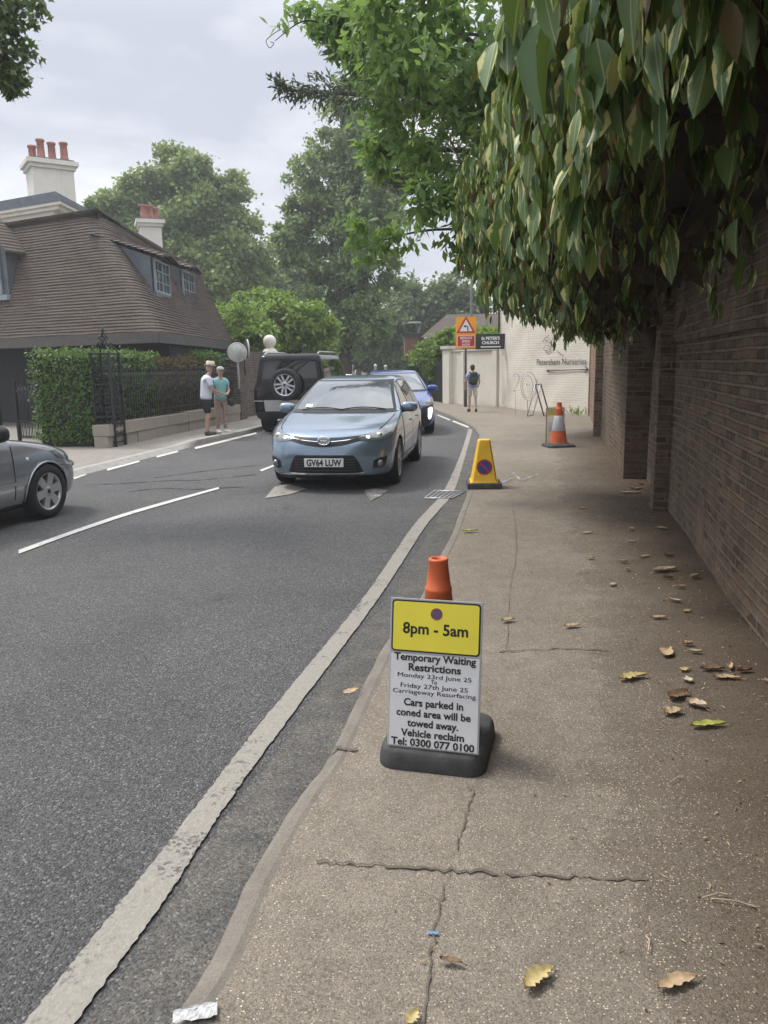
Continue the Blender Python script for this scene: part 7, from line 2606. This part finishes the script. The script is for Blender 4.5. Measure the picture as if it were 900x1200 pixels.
# ------------------------------------------------------------------ fallen leaves and litter on the footway
L_fall = {
    'tan': plain("dry_tan_leaf", (0.48, 0.35, 0.21), .8, var=.3, vscale=40), 'brown': plain("dry_brown_leaf", (0.20, 0.125, 0.075), .8, var=.35, vscale=40),
    'pale': plain("bleached_leaf", (0.54, 0.44, 0.30), .8, var=.25, vscale=40), 'yellow': plain("yellowed_leaf", (0.52, 0.42, 0.19), .7, var=.3, vscale=30),
    'lime': plain("yellow_green_leaf", (0.40, 0.42, 0.10), .65, var=.3, vscale=30)}
def fallen(px, py, length, width, ang_, kind, label, curl=.25, tpl='broad', group="leaves fallen on the footway"):
    c = G(px, py, .012)
    a = R(ang_)
    n = 14
    mb = MB()
    vs_, fs_ = [], []
    r_ = random.Random(int(px * 31 + py))
    tw, cl_ = r_.uniform(-.5, .5), curl * r_.uniform(.7, 1.3)
    for i in range(n + 1):
        t = i / n
        wv = width * .5 * (math.sin(math.pi * t ** .8) ** .75) 
        wl_, wr_ = (r_.uniform(.55, 1.12) for _ in range(2))
        for jx in (-1, -.5, 0, .5, 1):
            x = (t - .5) * length
            y = jx * wv * (wl_ if jx < 0 else wr_) + .12 * length * math.sin(t * 2.2 + tw)
            z = .004 + cl_ * width * (jx ** 2) * .8 + cl_ * length * .35 * (t - .5) ** 2 + r_.uniform(0, .0025)
            z += tw * .1 * width * jx * (t - .3)
            vs_.append((x, y, max(z, .002)))
    for i in range(n):
        for k_ in range(4):
            fs_.append((i * 5 + k_, (i + 1) * 5 + k_, (i + 1) * 5 + k_ + 1, i * 5 + k_ + 1))
    Mx = Matrix.Translation(c) @ Matrix.Rotation(a, 4, 'Z')
    mb.add(vs_, fs_, 0, True, Mx)
    mb.tube([Mx @ Vector((length * .5, .12 * length * math.sin(2.2 + tw), .006)), Mx @ Vector((length * .5 + length * .22, .1 * length, .004))], .0016, 5)
    o_ = mb.build("fallen_leaf", L_fall[kind])
    tag(o_, label, "fallen leaf", group)
    return o_
FL = [
    (742, 796, .13, .055, 8, 'yellow', "broad yellow-tan leaf lying flat nearest the tan leaf group, towards the road"),
    (783, 766, .12, .06, 50, 'tan', "curled tan leaf at the top of the leaf group by the wall"),
    (803, 786, .05, .035, 20, 'yellow', "small yellow leaf scrap in the middle of the leaf group"),
    (806, 798, .05, .04, 80, 'pale', "small pale triangular leaf scrap just below the yellow scrap"),
    (835, 786, .10, .04, -10, 'brown', "brown leaf at the right of the leaf group, touching a tan one"),
    (852, 796, .11, .04, -18, 'tan', "folded tan leaf touching the brown leaf nearest the wall"),
    (797, 818, .11, .06, 30, 'brown', "dark tan curled leaf at the heart of the leaf group"),
    (815, 828, .08, .06, -60, 'pale', "pale crumpled leaf beside the dark tan curled one"),
    (789, 837, .08, .055, 10, 'tan', "crumbling tan leaf at the foot of the leaf group"),
    (830, 853, .13, .04, 3, 'lime', "yellow-green leaf lying below the leaf group"),
    (671, 735, .09, .035, 5, 'tan', "lone tan leaf on the pavement's middle right of the notice"),
    (595, 728, .075, .04, 10, 'tan', "small folded tan leaf just right of the notice's top"),
    (772, 725, .08, .035, -10, 'tan', "slim tan leaf midway between the rectangular leaf and the leaf group"),
    (806, 717, .06, .03, 30, 'tan', "small tan leaf close to the wall above the leaf group"),
    (719, 686, .06, .035, 40, 'pale', "little pale leaf with a raised tip in the middle of the pavement"),
    (692, 655, .06, .03, 0, 'tan', "tiny curled tan leaf beyond the pale leaf with a raised tip"),
    (688, 625, .11, .03, 5, 'pale', "long pale leaf lying across the pavement level with the narrow pier"),
    (780, 670, .17, .075, 12, 'pale', "large nearly rectangular pale leaf near the wall"),
    (757, 653, .10, .03, 25, 'tan', "thin tan leaf just beyond the large rectangular one"),
    (683, 596, .09, .03, 0, 'pale', "small pale leaf right of the yellow cone"),
    (551, 623, .13, .05, 4, 'lime', "pale green leaf lying near the kerb before the yellow cone"),
    (632, 1152, .085, .045, 38, 'yellow', "ragged yellow leaf at the bottom of the pavement"),
    (796, 1157, .10, .035, 18, 'tan', "torn tan leaf with a serrated edge at the bottom right"),
    (528, 1129, .05, .02, -25, 'brown', "small olive-brown leaf below the blue wrapper"),
    (412, 812, .085, .035, 30, 'tan', "pale tan leaf caught against the kerb beside the notice"),
    (485, 1196, .04, .03, 60, 'yellow', "yellow leaf tip at the lower edge of the pavement"),
    (735, 578, .13, .05, 20, 'pale', "palest leaf in the drift at the foot of the narrow pier"),
    (748, 573, .13, .05, 40, 'tan', "tan leaf leaning in the drift at the foot of the narrow pier"),
    (745, 578, .12, .05, -10, 'pale', "flat pale leaf lowest in the drift at the narrow pier"),
    (752, 567, .14, .05, 60, 'brown', "brown leaf upright at the back of the drift at the narrow pier"),
    (741, 572, .10, .05, 80, 'brown', "short brown leaf tucked in the middle of the drift by the narrow pier"),
    (715, 520, .25, .06, 20, 'pale', "pale leaf by the far banded cone and the wall"),
]
for px, py, ln_2, wd, an, kd, lab in FL:
    fallen(px, py, ln_2 * 1.2, wd * 1.3, an, kd, lab, .22)
for k_ in range(18):
    s_, o_ = rng.uniform(-2.2, 4.2), abs(rng.gauss(0, .30)) + .06
    q_ = w1(s_, o_)
    d_ = q_ - Vector((0, 0, EYE))
    xx, yy, zz = d_.dot(_Rv), d_.dot(_Uv), -d_.dot(_Bv)
    fallen(450 + F * xx / zz, 600 - F * yy / zz, rng.uniform(.05, .10), rng.uniform(.025, .05), rng.uniform(0, 180), rng.choice(['tan', 'brown', 'pale', 'tan']), "small dry leaf scrap among the others along the brick wall's foot", .5, group="leaf scraps along the wall foot")
# uncountable crumbs of leaf, twig and grit gathered along the wall and scattered over the footway
N = 6500
s_ = nrg.uniform(-2.6, 14, N)
o_ = np.abs(nrg.normal(0, .45, N)) + .03
o_[: N // 3] = nrg.uniform(.1, 2.0, N // 3)
p = np.array([w1(float(a), float(c), .016) for a, c in zip(s_, o_)])
ln_a = nrg.normal(0, 1, (N, 3)) * np.array([1, 1, .12])
lt = leaves("leaf_litter", p, ln_a, nrg.normal(0, .3, (N, 3)) + np.array([0, 0, 1.0]), nrg.uniform(.005, .032, N) * nrg.uniform(.4, 1, N), nrg.uniform(.08, .5, N), m_leaf("leaf_crumbs", (0.50, 0.40, 0.26), (0.15, 0.10, 0.06), 0.0, None, .9, .1), None, 'leaflet', .3, .5)
tag(lt, "crumbs of dead leaf and twig scattered along the wall foot", "leaf litter", None, "stuff")
# thin twigs
for px, py, ln_3, an, lab in ((860, 1058, .12, -20, "long bent pale twig lying on the pavement at the lower right"), (793, 913, .07, 30, "short straight twig lying alone below the leaf group"), (838, 1050, .08, 8, "pale straw stalk beside the bent twig"), (760, 1105, .06, 70, "little upright-looking stalk at the bottom of the pavement"), (782, 626, .16, 40, "dark twig lying by the wall beyond the rectangular leaf")):
    c = G(px, py, .018)
    a = R(an)
    d = V2(math.cos(a), math.sin(a))
    b = MB()
    b.tube(smooth_line([c - d * ln_3 * .5, c + V2(.004, .006, .003), c + d * ln_3 * .3 + V2(-.004, .01), c + d * ln_3 * .5], 4), .0018, 5)
    o = b.build("twig", M['stem'] if an == 40 else L_fall['pale'])
    tag(o, lab, "twig", "twigs on the footway")
# white torn plastic, blue wrapper
def crumple(name, px, py, w, l, an, mat, label, cat, amp):
    c = G(px, py, .006)
    mb = MB()
    r_ = random.Random(px)
    n = 12
    vs_ = []
    for i in range(n + 1):
        for k_ in range(n + 1):
            u, v = i / n - .5, k_ / n - .5
            cut = (1 - .75 * max(0, v + .2)) * (1 - .5 * max(0, -u))
            vs_.append((u * l, v * w * cut + .03 * u * l, .003 + amp * abs(math.sin(u * 9 + v * 5)) * .6 + amp * r_.uniform(0, .5) * (1 - abs(u))))
    fs_ = [(i * (n + 1) + k_, (i + 1) * (n + 1) + k_, (i + 1) * (n + 1) + k_ + 1, i * (n + 1) + k_ + 1) for i in range(n) for k_ in range(n)]
    mb.add(vs_, fs_, 0, False, Matrix.Translation(c) @ Matrix.Rotation(R(an), 4, 'Z'))
    tag(mb.build(name, mat), label, cat)
crumple("plastic_scrap", 229, 1187, .06, .105, 12, M['whiteplastic'], "torn white plastic scrap in the gutter at the frame's bottom", "litter", .010)
crumple("wrapper", 507, 1094, .016, .032, -8, M['blueplastic'], "small blue wrapper lying on the footway", "litter", .004)

# ------------------------------------------------------------------ haze: thin summer air, one closed box round everything but the sky
t = NT("haze")
t.n.remove(t.b)
pv = t.node("ShaderNodeVolumePrincipled", {"Color": (0.93, 0.96, 1.0, 1), "Density": 0.0020, "Anisotropy": 0.3})
t.l.new(pv.outputs[0], t.out.inputs["Volume"])
b = MB()
b.box((-180, -70, -1.2), (180, 250, 34))
tag(b.build("haze", t.mat), kind="stuff")
